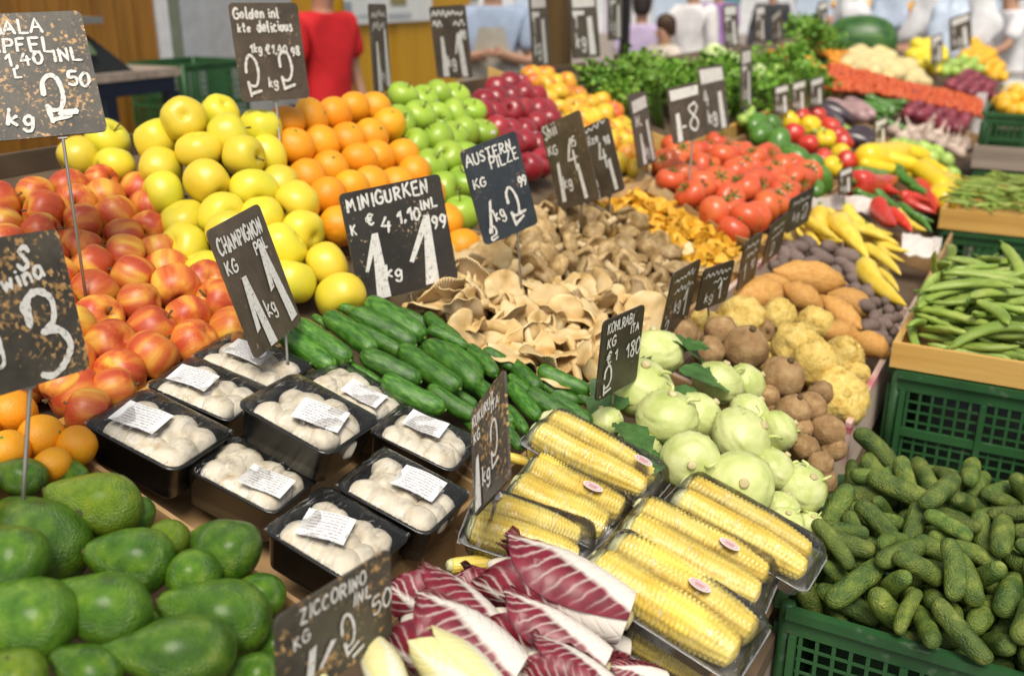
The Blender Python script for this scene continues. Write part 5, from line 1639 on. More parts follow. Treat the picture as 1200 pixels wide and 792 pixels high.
# ------------------------------------------------------------------ price boards: a stroke alphabet, written in chalk paint
GL = {
    'A': [[(0, 0), (.42, 1), (.8, 0)], [(.15, .38), (.66, .38)]], 'B': [[(.08, 0), (.1, 1)], [(.1, 1), (.6, .85), (.5, .58), (.1, .52)], [(.1, .52), (.7, .4), (.6, .05), (.08, 0)]],
    'C': [[(.7, .85), (.4, 1), (.08, .6), (.15, .15), (.45, 0), (.75, .15)]], 'D': [[(.1, 0), (.1, 1), (.55, .85), (.7, .45), (.5, .1), (.1, 0)]],
    'E': [[(.65, 1), (.1, .98), (.1, .02), (.68, 0)], [(.1, .52), (.55, .54)]], 'F': [[(.65, 1), (.1, .97), (.1, 0)], [(.1, .52), (.52, .54)]],
    'G': [[(.72, .85), (.42, 1), (.08, .6), (.15, .12), (.5, 0), (.75, .2), (.75, .46), (.48, .44)]], 'H': [[(.1, 0), (.12, 1)], [(.7, 0), (.7, 1)], [(.1, .5), (.7, .52)]],
    'I': [[(.2, 0), (.24, 1)]], 'K': [[(.1, 0), (.12, 1)], [(.65, 1), (.12, .46)], [(.25, .56), (.7, 0)]], 'L': [[(.12, 1), (.1, .03), (.66, 0)]],
    'M': [[(.05, 0), (.14, 1), (.42, .35), (.72, 1), (.82, 0)]], 'N': [[(.08, 0), (.12, 1), (.62, .02), (.68, 1)]], 'O': [[(.4, 1), (.08, .7), (.12, .2), (.42, 0), (.74, .3), (.68, .8), (.4, 1)]],
    'P': [[(.1, 0), (.12, 1)], [(.1, .96), (.62, .92), (.62, .55), (.12, .46)]], 'R': [[(.1, 0), (.12, 1)], [(.1, .97), (.6, .9), (.58, .56), (.14, .48)], [(.3, .48), (.7, 0)]],
    'S': [[(.65, .88), (.35, 1), (.12, .76), (.4, .52), (.66, .28), (.4, 0), (.08, .12)]], 'T': [[(.02, .97), (.72, 1)], [(.38, .98), (.36, 0)]], 'U': [[(.1, 1), (.12, .2), (.4, 0), (.66, .22), (.7, 1)]],
    'W': [[(.02, 1), (.2, 0), (.42, .7), (.64, 0), (.84, 1)]], 'Z': [[(.08, .98), (.68, 1), (.08, .02), (.72, 0)]], 'Y': [[(.05, 1), (.38, .5), (.7, 1)], [(.38, .5), (.34, 0)]], 'Q': [[(.4, 1), (.08, .7), (.12, .2), (.42, 0), (.74, .3), (.68, .8), (.4, 1)], [(.45, .25), (.8, -.08)]],
    'a': [[(.55, .5), (.3, .6), (.08, .3), (.25, 0), (.52, .2), (.56, .55), (.62, 0)]], 'd': [[(.55, .35), (.3, .58), (.06, .3), (.25, 0), (.5, .2), (.62, 1), (.6, 0)]], 'e': [[(.08, .3), (.55, .34), (.4, .6), (.1, .4), (.2, .02), (.58, .1)]],
    'i': [[(.2, .55), (.22, 0)], [(.2, .78), (.23, .84)]], 'j': [[(.3, .55), (.28, -.2), (.05, -.3)], [(.3, .78), (.33, .84)]], 'k': [[(.1, 0), (.14, 1)], [(.52, .58), (.14, .3), (.55, 0)]], 'l': [[(.2, 1), (.2, .1), (.36, 0)]],
    'n': [[(.08, 0), (.1, .58)], [(.1, .42), (.34, .6), (.52, .4), (.54, 0)]], 'o': [[(.3, .58), (.06, .35), (.2, .02), (.5, .15), (.5, .48), (.3, .58)]], 'u': [[(.08, .58), (.12, .08), (.36, 0), (.52, .3), (.52, .58), (.58, 0)]], 's': [[(.5, .52), (.25, .6), (.15, .42), (.45, .25), (.3, 0), (.06, .06)]],
    'p': [[(.1, -.35), (.14, .58)], [(.12, .5), (.45, .56), (.5, .2), (.14, .05)]], 'g': [[(.5, .5), (.26, .6), (.06, .35), (.22, .05), (.48, .2), (.52, .55), (.5, -.2), (.25, -.36), (.02, -.2)]], 'c': [[(.5, .5), (.26, .58), (.06, .28), (.24, 0), (.52, .1)]], 'r': [[(.1, 0), (.12, .58)], [(.12, .4), (.45, .58)]], 't': [[(.28, .95), (.26, .1), (.45, 0)], [(.05, .62), (.5, .64)]], 'h': [[(.1, 0), (.12, 1)], [(.12, .42), (.36, .58), (.52, .4), (.54, 0)]], 'z': [[(.06, .56), (.5, .58), (.06, .02), (.54, 0)]], 'w': [[(.02, .58), (.16, 0), (.34, .45), (.5, 0), (.66, .58)]],
    '0': [[(.35, 1), (.06, .6), (.14, .1), (.42, 0), (.68, .4), (.6, .85), (.35, 1)]], '1': [[(.1, .62), (.42, 1), (.4, 0)]], '2': [[(.05, .62), (.18, .95), (.5, 1), (.68, .7), (.55, .34), (.1, .26), (.12, .02), (.72, .1)]], '3': [[(.1, .85), (.4, 1), (.66, .78), (.3, .54), (.7, .32), (.5, .02), (.06, .08)]],
    '4': [[(.38, 1), (.05, .42), (.72, .44)], [(.56, .72), (.54, 0)]], '5': [[(.62, 1), (.16, .96), (.12, .56), (.55, .6), (.66, .25), (.4, 0), (.06, .1)]], '7': [[(.05, .97), (.68, 1), (.28, 0)]], '8': [[(.5, .98), (.14, .8), (.6, .3), (.38, 0), (.1, .25), (.62, .75), (.5, .98)]], '9': [[(.62, .72), (.36, 1), (.08, .74), (.3, .46), (.6, .66), (.62, .9), (.56, .4), (.3, 0)]],
    '€': [[(.72, .85), (.42, 1), (.14, .55), (.4, .02), (.74, .12)], [(0, .62), (.6, .64)], [(0, .42), (.55, .42)]], '.': [[(.12, 0), (.18, .06)]], ',': [[(.2, .1), (.08, -.15)]], '/': [[(.02, -.05), (.6, 1.05)]], '-': [[(.08, .45), (.6, .47)]], ':': [[(.12, .1), (.17, .15)], [(.14, .55), (.19, .6)]],
    # a big two with a looping bow, a left wall and a thick foot, as the stall holder paints it
    '@2': [[(.02, .60), (.06, .85), (.30, 1), (.55, .88), (.62, .55), (.48, .28), (.18, .24), (.03, .36)], [(.03, .36), (.10, .0)], [(.12, .04), (.72, .12)]],
    '@3': [[(.05, .62), (.18, .92), (.48, 1), (.72, .86), (.62, .62), (.32, .50)], [(.32, .50), (.70, .48), (.84, .26), (.62, .04), (.24, -.06), (.0, .0)]],
}
CURVY = set('BCDGOPRSUQadeguopscjnhlt023589€gr') | {'@2', '@3'}


def stroke(mb, pts, w, zs, curvy, rnd, taper=.55):
    P = [Vector((x, y, 0)) for x, y in pts]
    if curvy and len(P) > 2:
        P = catmull(P, 5)
    elif len(P) == 2:
        P = [P[0].lerp(P[1], t / 4) for t in range(5)]
    else:
        Q = []
        for a_, b_ in zip(P, P[1:]):
            Q += [a_.lerp(b_, t / 3) for t in range(3)]
        P = Q + [P[-1]]
    n = len(P)
    L, R = [], []
    for i, p in enumerate(P):
        t = P[min(i + 1, n - 1)] - P[max(i - 1, 0)]
        if t.length < 1e-7:
            t = Vector((1, 0, 0))
        t.normalize()
        nn = Vector((-t.y, t.x, 0))
        e = 1 - .3 * (i / (n - 1)) * taper
        ww = w * e * (1 + .16 * math.sin(i * 1.9 + rnd.random() * 6)) / 2
        z = zs[0] + i * 2e-6
        L.append((p.x + nn.x * ww, p.y + nn.y * ww, z))
        R.append((p.x - nn.x * ww, p.y - nn.y * ww, z))
    zs[0] += n * 2e-6 + 1e-5
    t = (P[0] - P[1]).normalized() * w * .35
    q = (P[-1] - P[-2]).normalized() * w * .3
    vs = [(P[0].x + t.x, P[0].y + t.y, L[0][2])] + [p for lr in zip(L, R) for p in lr] + [(P[-1].x + q.x, P[-1].y + q.y, L[-1][2])]
    fs = [(0, 1, 2)]
    for i in range(n - 1):
        a_ = 1 + 2 * i
        fs.append((a_, a_ + 2, a_ + 3, a_ + 1))
    fs.append((2 * n - 1, 2 * n + 1, 2 * n))
    mb.add(vs, fs)


def clip_poly(poly, axis, lim, keep_less):
    out = []
    for i in range(len(poly)):
        a_, b_ = poly[i], poly[(i + 1) % len(poly)]
        ia = (a_[axis] <= lim) if keep_less else (a_[axis] >= lim)
        ib = (b_[axis] <= lim) if keep_less else (b_[axis] >= lim)
        if ia:
            out.append(a_)
        if ia != ib:
            t = (lim - a_[axis]) / (b_[axis] - a_[axis])
            out.append(tuple(a_[k] + (b_[k] - a_[k]) * t for k in range(3)))
    return out


def write(items, W, H, seed):
    """items: (text, x, y, size, stroke width, turn deg, squeeze) in board units (x 0..1 across, y 0..1 DOWN from the top, size = letter height / board height);
    or ('^', [(x, y) ...]) for a filled wedge of paint."""
    rnd = random.Random(seed)
    mb = MB()
    zs = [.0023]
    for it in items:
        if it[0] == '^':
            P = [((x - .5) * W, (.5 - y) * H, zs[0]) for x, y in it[1]]
            mb.add(P, [tuple(range(len(P)))])
            zs[0] += 2e-5
            continue
        text, x, y, size, sw, turn, sq = it
        if text == '~':                                    # a line of writing too blurred to read in the photo; sq = its length
            n = max(4, int(sq * 16))
            stroke(mb, [((x - .5 + sq * k / n) * W, (.5 - y + size * (rnd.uniform(.5, 1) if k % 2 else rnd.uniform(0, .35)) + math.tan(math.radians(turn)) * sq * k / n) * H) for k in range(n + 1)], sw * H * .0088, zs, True, rnd)
            continue
        h = size * H
        pen = 0
        ca, sa = math.cos(math.radians(turn)), math.sin(math.radians(turn))
        i = 0
        while i < len(text):
            c = text[i]
            if c == '@':
                c = text[i:i + 2]
                i += 1
            i += 1
            if c == ' ':
                pen += .45 * h * sq
                continue
            if c not in GL:
                continue
            jy, js = rnd.uniform(-.06, .06), rnd.uniform(.92, 1.08)
            wmax = 0
            for st in GL[c]:
                pp = []
                for gx, gy in st:
                    lx = pen + (gx + rnd.uniform(-.025, .025)) * h * sq * js
                    ly = (gy * js + jy + rnd.uniform(-.02, .02)) * h
                    pp.append(((x - .5) * W + lx * ca - ly * sa, (.5 - y) * H + lx * sa + ly * ca))
                    wmax = max(wmax, gx)
                stroke(mb, pp, sw * H * .0088, zs, c in CURVY, rnd)
            pen += (wmax + .22) * h * sq
    # whatever would run over the edge of the board stops there
    vs, fs = [], []
    for f in mb.f:
        poly = [mb.v[k] for k in f]
        for ax, lim, less in ((0, W / 2 - .001, True), (0, -W / 2 + .001, False), (1, H / 2 - .001, True), (1, -H / 2 + .001, False)):
            poly = clip_poly(poly, ax, lim, less)
            if not poly:
                break
        if len(poly) >= 3:
            fs.append(tuple(range(len(vs), len(vs) + len(poly))))
            vs += poly
    out = MB()
    out.add(vs, fs)
    return out


def pose(corners, W, H):
    """Where a W x H board must hang to show these four photo corners (TL, TR, BR, BL): least squares over pose, with the width free to give a little."""
    C = np.array(corners, float)
    side = (np.linalg.norm(C[0] - C[3]) + np.linalg.norm(C[1] - C[2])) / 2
    d0 = H * FPX / side
    c = C.mean(0)
    axes = np.array([list(CR), list(CU), list(-CF)])      # rows: right, up, towards the camera

    def rot(r):
        a_ = np.linalg.norm(r)
        if a_ < 1e-9:
            return np.eye(3)
        k = r / a_
        K = np.array([[0, -k[2], k[1]], [k[2], 0, -k[0]], [-k[1], k[0], 0]])
        return np.eye(3) + math.sin(a_) * K + (1 - math.cos(a_)) * K @ K

    def pts(p):
        R = rot(p[:3])
        w = W * math.exp(p[6])
        X = np.array([[-w / 2, H / 2, 0], [w / 2, H / 2, 0], [w / 2, -H / 2, 0], [-w / 2, -H / 2, 0]])
        return X @ R.T + p[3:6]

    def res(p):
        X = pts(p)
        z = np.maximum(-X[:, 2], .05)
        u = CX + FPX * X[:, 0] / z
        v = CY - FPX * X[:, 1] / z
        return np.concatenate([(u - C[:, 0]), (v - C[:, 1]), [p[6] * 25], p[:3] * 1.5])
    best = None
    for ry in (-.6, .6, -1.1, 1.1, 0):
        p = np.array([-.1, ry, 0, (c[0] - CX) / FPX * d0, (CY - c[1]) / FPX * d0, -d0, 0.0])
        lam = 1e-2
        r = res(p)
        for _ in range(80):
            J = np.array([(res(p + np.eye(7)[k] * 1e-5) - r) / 1e-5 for k in range(7)]).T
            st = np.linalg.solve(J.T @ J + lam * np.diag(np.diag(J.T @ J) + 1e-9), -J.T @ r)
            r2 = res(p + st)
            if r2 @ r2 < r @ r:
                p, r, lam = p + st, r2, lam * .5
            else:
                lam *= 3
        if best is None or r @ r < best[0]:
            best = (r @ r, p)
    e, p = best
    R = axes.T @ rot(p[:3])
    t = axes.T @ p[3:6]
    Mx = Matrix([[*R[i], t[i]] for i in range(3)] + [[0, 0, 0, 1]])
    Mx.translation += EYEP
    return Mx, W * math.exp(p[6]), e


def rounded_plate(W, H, r, th):
    mb = MB()
    pts = rrect(W / 2, H / 2, r, 3)
    n = len(pts)
    mb.add([(x, y, -th / 2) for x, y in pts] + [(x, y, th / 2) for x, y in pts], [tuple(range(n - 1, -1, -1)), tuple(range(n, 2 * n))] + [(k, (k + 1) % n, n + (k + 1) % n, n + k) for k in range(n)])
    return mb


def sign(corners, W, H, text, m, label, foot=None, sx=.5, th=.003, seed=0, footh=-.03):
    if foot:
        # the board stands over its foot: its height follows from how far away that is
        g = foot if isinstance(foot, Vector) else on(*foot, footh)
        C_ = np.array(corners, float)
        side = (np.linalg.norm(C_[0] - C_[3]) + np.linalg.norm(C_[1] - C_[2])) / 2
        H2 = side * depth(g) * .97 / FPX
        W, H = W * H2 / H, H2
    Mx, w, e = pose(corners, W, H)
    me = rounded_plate(w, H, .008, th).mesh('price_sign', False)
    me.materials.append(M[m])
    o = link('price_sign', me, None, Mx)
    tag(o, label, 'price sign', 'handwritten price boards')
    if text:
        wm = write(text, w, H, seed)
        if wm.f:
            wme = wm.mesh('chalk_lettering', False)
            wme.materials.append(M['chalk'])
            link('chalk_lettering', wme, o)
    if foot:
        a_ = Vector(((sx - .5) * w, -H * .32, -th / 2 - .0026))
        b_ = Vector(((sx - .5) * w, -H * .5 - .004, -th / 2 - .0026))
        c_ = Mx.inverted() @ g
        sm = tube([a_, b_, b_.lerp(c_, .5), c_], .0022, 8).mesh('wire_stick')
        sm.materials.append(M['steel'])
        link('wire_stick', sm, o)
        cl = MB().box(((sx - .5) * w - .006, -H / 2 - .003, -th / 2 - .0055), ((sx - .5) * w + .006, -H / 2 + .012, -th / 2 - .0002)).mesh('clip', False)
        cl.materials.append(M['steel'])
        link('clip', cl, o)
    return o


sign([(-66, 17), (92, 15), (128, 152), (-38, 172)], .20, .178, [('GALA', .30, .17, .105, 2.6, 0, .95), ('APFEL.', .26, .31, .11, 2.6, -2, .95), ('€ 1,40 INL', .22, .44, .10, 2.6, 3, 1.0), ('L', .41, .52, .07, 2.4, 0, 1), ('@2', .585, .87, .40, 4.2, 0, .60), ('50', .78, .61, .11, 2.8, -6, .9), ('kg', .28, .88, .13, 3.0, -10, 1.1), ('-', .66, .90, .14, 6, 4, 1.6)], 'board_rust', 'large rusty price board reading 2 50 for apples, above the red apples', (106, 384), .66, seed=1)
sign([(-92, 292), (62, 267), (110, 432), (-52, 478)], .165, .150, [('S', .60, .22, .14, 4, -20, .9), ('wina', .48, .36, .12, 3.2, 10, 1.0), ('kg', .1, .75, .2, 3.4, 0, 1), ('o', .565, .52, .16, 3.4, 0, .8), ('@3', .60, .94, .52, 6.2, 4, .62)], 'board_rust', 'dark worn price board with a big 3 in front of the red apples', (24, 634), .52, seed=2, footh=.01)
sign([(265, 2), (350, 6), (361, 113), (286, 122)], .135, .185, [('Golden inl', .04, .155, .105, 2.6, 0, .72), ('kte', .07, .29, .085, 2.2, 0, .8), ('delicious', .35, .30, .11, 2.6, 2, .62), ('1kg €1,40', .20, .50, .09, 2.2, -4, .75), ('@2', .10, .95, .40, 3.4, 0, .52), ('kg', .40, .86, .10, 2.4, 0, .8), ('@2', .60, .90, .40, 3.4, 0, .52), ('98', .80, .55, .09, 2.4, 0, .7)], 'board_grey', 'price board reading golden delicious, standing in the yellow apples', (340, 285), .5, seed=3)
sign([(430, 6), (453, 4), (457, 107), (440, 109)], .12, .18, [('~', .08, .16, .1, 2.6, 0, .8), ('~', .1, .30, .10, 2.6, 0, .7), ('^', [(.24, .42), (.34, .42), (.46, .99), (.20, .99)]), ('^', [(.72, .30), (.84, .28), (.96, .95), (.70, .95)]), ('kg', .4, .86, .12, 2.6, 0, .9)], 'board_grey', 'narrow edge-on price board rising from between the oranges and green apples', (453, 178), .5, seed=4)
sign([(502, 8), (546, 6), (553, 91), (514, 92)], .135, .18, [('~', .06, .15, .09, 4, 0, .86), ('~', .06, .28, .08, 4, 0, .25), ('~', .64, .28, .08, 3.4, 0, .3), ('^', [(.24, .42), (.32, .42), (.38, .98), (.20, .98)]), ('kg', .36, .84, .16, 3.4, 0, .8), ('^', [(.70, .38), (.82, .36), (.90, .98), (.74, .98)]), ('^', [(.70, .38), (.75, .42), (.66, .66), (.60, .66)]), ('90', .80, .46, .12, 3.4, 0, .6)], 'board_grey', 'greyish price board standing in the green apples', (540, 150), .55, seed=5)
sign([(240, 270), (303, 240), (352, 375), (300, 423)], .135, .185, [('CHAMPIGNON', .06, .21, .115, 2.6, 0, .62), ('POL', .62, .33, .09, 2.4, 0, .85), ('KG', .05, .36, .10, 2.4, 0, .9), ('^', [(.24, .42), (.32, .42), (.44, .99), (.30, .99)]), ('^', [(.24, .42), (.30, .46), (.24, .82), (.16, .84)]), ('kg', .44, .80, .13, 2.2, 8, .8), ('^', [(.70, .28), (.78, .26), (.94, .92), (.80, .94)]), ('^', [(.70, .28), (.76, .34), (.72, .62), (.63, .64)])], 'board_grey', 'tall price board reading champignon pol kg above the mushroom punnets', (338, 442), .68, seed=6, footh=.0)
sign([(396, 227), (515, 205), (537, 326), (423, 358)], .165, .185, [('MINIGURKEN', .05, .165, .115, 2.7, 2, .82), ('INL', .74, .29, .085, 2.4, 2, 1.0), ('K', .04, .37, .09, 2.2, 0, .8), ('€', .20, .32, .10, 2.6, 0, 1), ('4', .32, .40, .14, 2.8, -10, 1), ('1,10', .50, .36, .11, 2.8, 0, .85), ('^', [(.23, .40), (.29, .40), (.30, .99), (.16, .99)]), ('^', [(.23, .40), (.25, .50), (.13, .73), (.10, .72)]), ('kg', .28, .82, .12, 2.6, -6, 1.0), ('^', [(.76, .34), (.82, .34), (.80, .97), (.66, .97)]), ('^', [(.76, .34), (.79, .42), (.58, .74), (.54, .72)]), ('99', .83, .48, .12, 2.8, -2, .75)], 'board', 'black price board reading minigurken 1 99 above the mini cucumbers', (487, 372), .5, seed=7)
sign([(537, 178), (605, 153), (629, 262), (570, 288)], .125, .185, [('AUSTERN', .04, .17, .11, 2.5, 0, .78), ('PILZE', .42, .28, .12, 2.5, 2, .75), ('KG', .06, .41, .09, 2.3, 0, .95), ('@2', .58, .90, .40, 3.6, 4, .46), ('99', .82, .56, .10, 2.5, 0, .62), ('^', [(.24, .58), (.29, .56), (.18, .90), (.12, .90)]), ('kg', .28, .80, .13, 2.4, 10, .7), ('2', .12, .97, .14, 3, 0, .9), ('-', .66, .90, .16, 4, 6, 1.2)], 'board_blue', 'bluish slate price board reading austern pilze above the oyster mushrooms', (612, 356), .62, seed=8, footh=.0)
sign([(633, 150), (680, 128), (702, 232), (657, 247)], .125, .185, [('Shii', .04, .17, .16, 2.6, 4, .6), ('KG', .06, .36, .10, 2.4, 0, .9), ('4', .48, .62, .34, 3.6, 0, .7), ('95', .62, .36, .10, 2.4, 0, .6), ('^', [(.20, .48), (.27, .46), (.24, .92), (.14, .92)]), ('kg', .26, .78, .13, 2.4, 0, .8), ('^', [(.66, .56), (.73, .56), (.77, .96), (.68, .96)])], 'board_grey', 'rear one of two overlapping price boards over the brown mushrooms', (678, 272), .52, seed=9, footh=.0)
sign([(665, 158), (713, 137), (732, 222), (685, 240)], .125, .165, [('~', .06, .14, .10, 2.6, 4, .86), ('pilze', .34, .28, .12, 2.6, 4, .7), (':', .30, .62, .2, 3, 0, 1), ('4', .60, .62, .36, 4, 0, .55), ('98', .80, .34, .11, 2.6, 0, .6), ('^', [(.78, .55), (.86, .53), (.88, .96), (.80, .97)]), ('a', .32, .84, .2, 3, 0, .8), ('kg', .2, .98, .16, 2.8, 0, .8)], 'board_grey', 'front one of two overlapping price boards over the brown mushrooms', (712, 262), .6, seed=10, footh=.0)
sign([(735, 112), (757, 106), (768, 190), (749, 198)], .12, .165, [('^', [(.1, .1), (.9, .06), (.9, .22), (.1, .26)]), ('INL', .12, .44, .14, 3, 0, .9), ('^', [(.28, .56), (.38, .54), (.46, .97), (.26, .97)]), ('^', [(.70, .40), (.84, .38), (.94, .96), (.76, .97)]), ('kg', .44, .86, .14, 3, 0, .8)], 'board_grey', 'narrow turned price board between the blushed apples and the tomatoes', (770, 240), .6, seed=11)
sign([(780, 104), (819, 96), (825, 160), (790, 170)], .13, .165, [('^', [(.05, .05), (.95, .05), (.93, .22), (.07, .24)]), ('8', .52, .84, .50, 5, 0, .8), ('^', [(.16, .48), (.28, .46), (.30, .98), (.14, .98)]), ('-', .3, .84, .2, 5, 0, .9)], 'board_grey', 'greyish price board with a painted 8 standing in front of the tomatoes', (806, 246), .62, seed=12, footh=.0)
sign([(817, 80), (846, 75), (855, 150), (826, 156)], .13, .165, [('^', [(.04, .04), (.95, .04), (.95, .24), (.06, .26)]), ('kg', .16, .86, .2, 4.5, 0, 1.0), ('^', [(.66, .42), (.80, .40), (.86, .98), (.66, .98)]), ('4', .1, .60, .24, 4, 0, .7)], 'board_grey', 'price board behind the one with the painted 8, herbs behind it', (846, 178), .6, seed=13)
sign([(708, 378), (754, 355), (746, 446), (696, 470)], .125, .130, [('KOHLRABI', .10, .17, .12, 2.6, 0, .72), ('ITA', .66, .30, .11, 2.6, 0, .85), ('KG', .12, .36, .12, 2.8, 0, .9), ('€ 1', .14, .56, .14, 3, 0, .9), ('180', .62, .62, .2, 3.2, 6, .75), ('@2', .12, .95, .34, 4, 0, .7)], 'board', 'small black price board reading kohlrabi ita beside the kohlrabi heap', (716, 500), .5, seed=14)
sign([(790, 319), (820, 305), (806, 372), (771, 398)], .125, .130, [('~', .12, .2, .12, 3, 0, .7), ('~', .2, .38, .11, 3, 0, .65), ('kg', .3, .68, .2, 3, 10, .8), ('1', .62, .82, .42, 5, 8, .6), ('2', .08, .97, .2, 3, 0, .8)], 'board', 'black price board leaning behind the brown roots', (790, 400), .5, seed=15)
sign([(826, 316), (860, 304), (851, 352), (813, 366)], .135, .125, [('~', .1, .24, .14, 3, 0, .8), ('~', .4, .44, .12, 3, 0, .45), ('kg', .2, .82, .24, 3, 0, .9), ('1', .62, .86, .42, 5, 6, .6)], 'board', 'black price board leaning behind the celeriac', (832, 382), .5, seed=16)
sign([(873, 285), (893, 271), (884, 325), (862, 342)], .125, .130, [('~', .12, .2, .12, 3, 0, .7), ('~', .2, .38, .11, 3, 0, .6), ('1', .2, .85, .36, 5, 6, .6), ('90', .56, .7, .2, 3, 6, .7)], 'board', 'narrow black price board at the back of the sweet potatoes', (874, 352), .5, seed=17)
sign([(903, 262), (925, 250), (913, 291), (892, 315)], .125, .130, [('~', .2, .24, .13, 3, 0, .6), ('~', .2, .44, .12, 3, 0, .6), ('2', .3, .86, .34, 4.5, 6, .8)], 'board', 'narrow black price board at the back of the purple potatoes', (904, 320), .5, seed=18)
sign([(926, 233), (954, 220), (947, 258), (920, 276)], .135, .125, [('~', .14, .26, .14, 3, 0, .7), ('kg', .2, .7, .24, 3.4, 0, .9), ('2', .6, .8, .4, 4.5, 0, .8)], 'board', 'black price board between the tomatoes and the long yellow peppers', (936, 285), .5, seed=19)
sign([(553, 483), (592, 432), (598, 560), (556, 607)], .125, .155, [('KUKURUZ', .06, .20, .105, 2.5, 0, .78), ('ITA', .62, .27, .09, 2.4, 0, .9), ('KG', .10, .36, .10, 2.6, 0, .9), ('^', [(.16, .52), (.24, .50), (.28, .98), (.10, .99)]), ('kg', .32, .82, .15, 2.8, 0, .9), ('@2', .60, .80, .40, 3.4, 0, .52)], 'board_rust', 'small dark price board with a worn patch, reading kukuruz, beside the corn', (572, 622), .5, seed=20)
sign([(322, 722), (455, 645), (460, 740), (326, 842)], .122, .090, [('ZICCORINO', .18, .20, .14, 3.2, 0, .86), ('INL', .62, .36, .14, 3.2, -4, .95), ('KG', .12, .42, .12, 2.6, 6, 1.0), ('V', .2, .9, .2, 3, 0, 1), ('^', [(.24, .52), (.30, .50), (.27, .80), (.20, .84)]), ('^', [(.42, .56), (.47, .58), (.34, .78), (.31, .78)]), ('@2', .55, .86, .48, 4.2, 10, .60), ('50', .80, .60, .19, 3.2, 4, .95), ('-', .60, .98, .2, 5, 14, 1.6)], 'board_rust', 'rusty brown price board reading 2 50 in front of the lowest mushroom punnet', None, .5, seed=21)
# blurred boards farther along the stall
FS = [([(618, -14), (640, -14), (644, 78), (625, 80)], 'pale price board behind the blushed apples', (645, 112)),
      ([(664, -12), (699, -10), (702, 66), (673, 70)], 'tall pale price board just beside the dark post', (696, 118)),
      ([(712, -20), (730, -20), (728, 46), (713, 48)], 'pale price board behind the tall pale board, above the herbs', (728, 100)),
      ([(867, 58), (881, 55), (880, 125), (869, 128)], 'narrow pale price board in front of the cabbages', (876, 150)),
      ([(846, 6), (864, 5), (865, 54), (850, 56)], 'pale price board behind the cabbages', (860, 90)),
      ([(884, 8), (897, 6), (896, 48), (886, 50)], 'small pale price board behind the leafy bunches', (892, 80)),
      ([(904, 22), (916, 6), (918, 46), (906, 50)], 'dark price board left of the carrots', (912, 70)),
      ([(906, 102), (925, 98), (924, 132), (908, 136)], 'dark price board beside the round green avocados, first of a row', (918, 152)),
      ([(927, 98), (945, 92), (944, 128), (928, 132)], 'dark price board second in the row above the bell peppers', (937, 146)),
      ([(948, 94), (966, 88), (964, 122), (949, 127)], 'dark price board last in the row above the bell peppers', (957, 142)),
      ([(958, 4), (970, 0), (969, 36), (959, 40)], 'small dark price board before the watermelon', (966, 62)),
      ([(1090, 44), (1105, 38), (1104, 72), (1092, 76)], 'pale price board standing in the lemons', (1098, 92)),
      ([(1112, 22), (1138, 14), (1138, 52), (1114, 62)], 'dark mottled price board at the far end of the stall', (1126, 92)),
      ([(1024, 142), (1040, 136), (1038, 168), (1024, 174)], 'dark price board at the corner of the pale eggplants', (1030, 190)),
      ([(983, 200), (999, 194), (998, 224), (982, 230)], 'dark price board between tomatoes and red peppers', (990, 244))]
for i, (c, lab, ft) in enumerate(FS):
    pale = 'pale' in lab
    sign(c, .13, .165, [('^', [(.1, .06), (.9, .05), (.9, .24), (.1, .26)]), ('kg', .12, .84, .22, 4, 0, 1), ('^', [(.58, .40), (.76, .38), (.84, .96), (.60, .96)]), ('1', .10, .56, .24, 4, 0, .8)] + ([('^', [(.08, .30), (.5, .30), (.5, .36), (.08, .38)])] if pale else []), 'board_grey', lab, ft, .5, seed=40 + i, footh=.0)
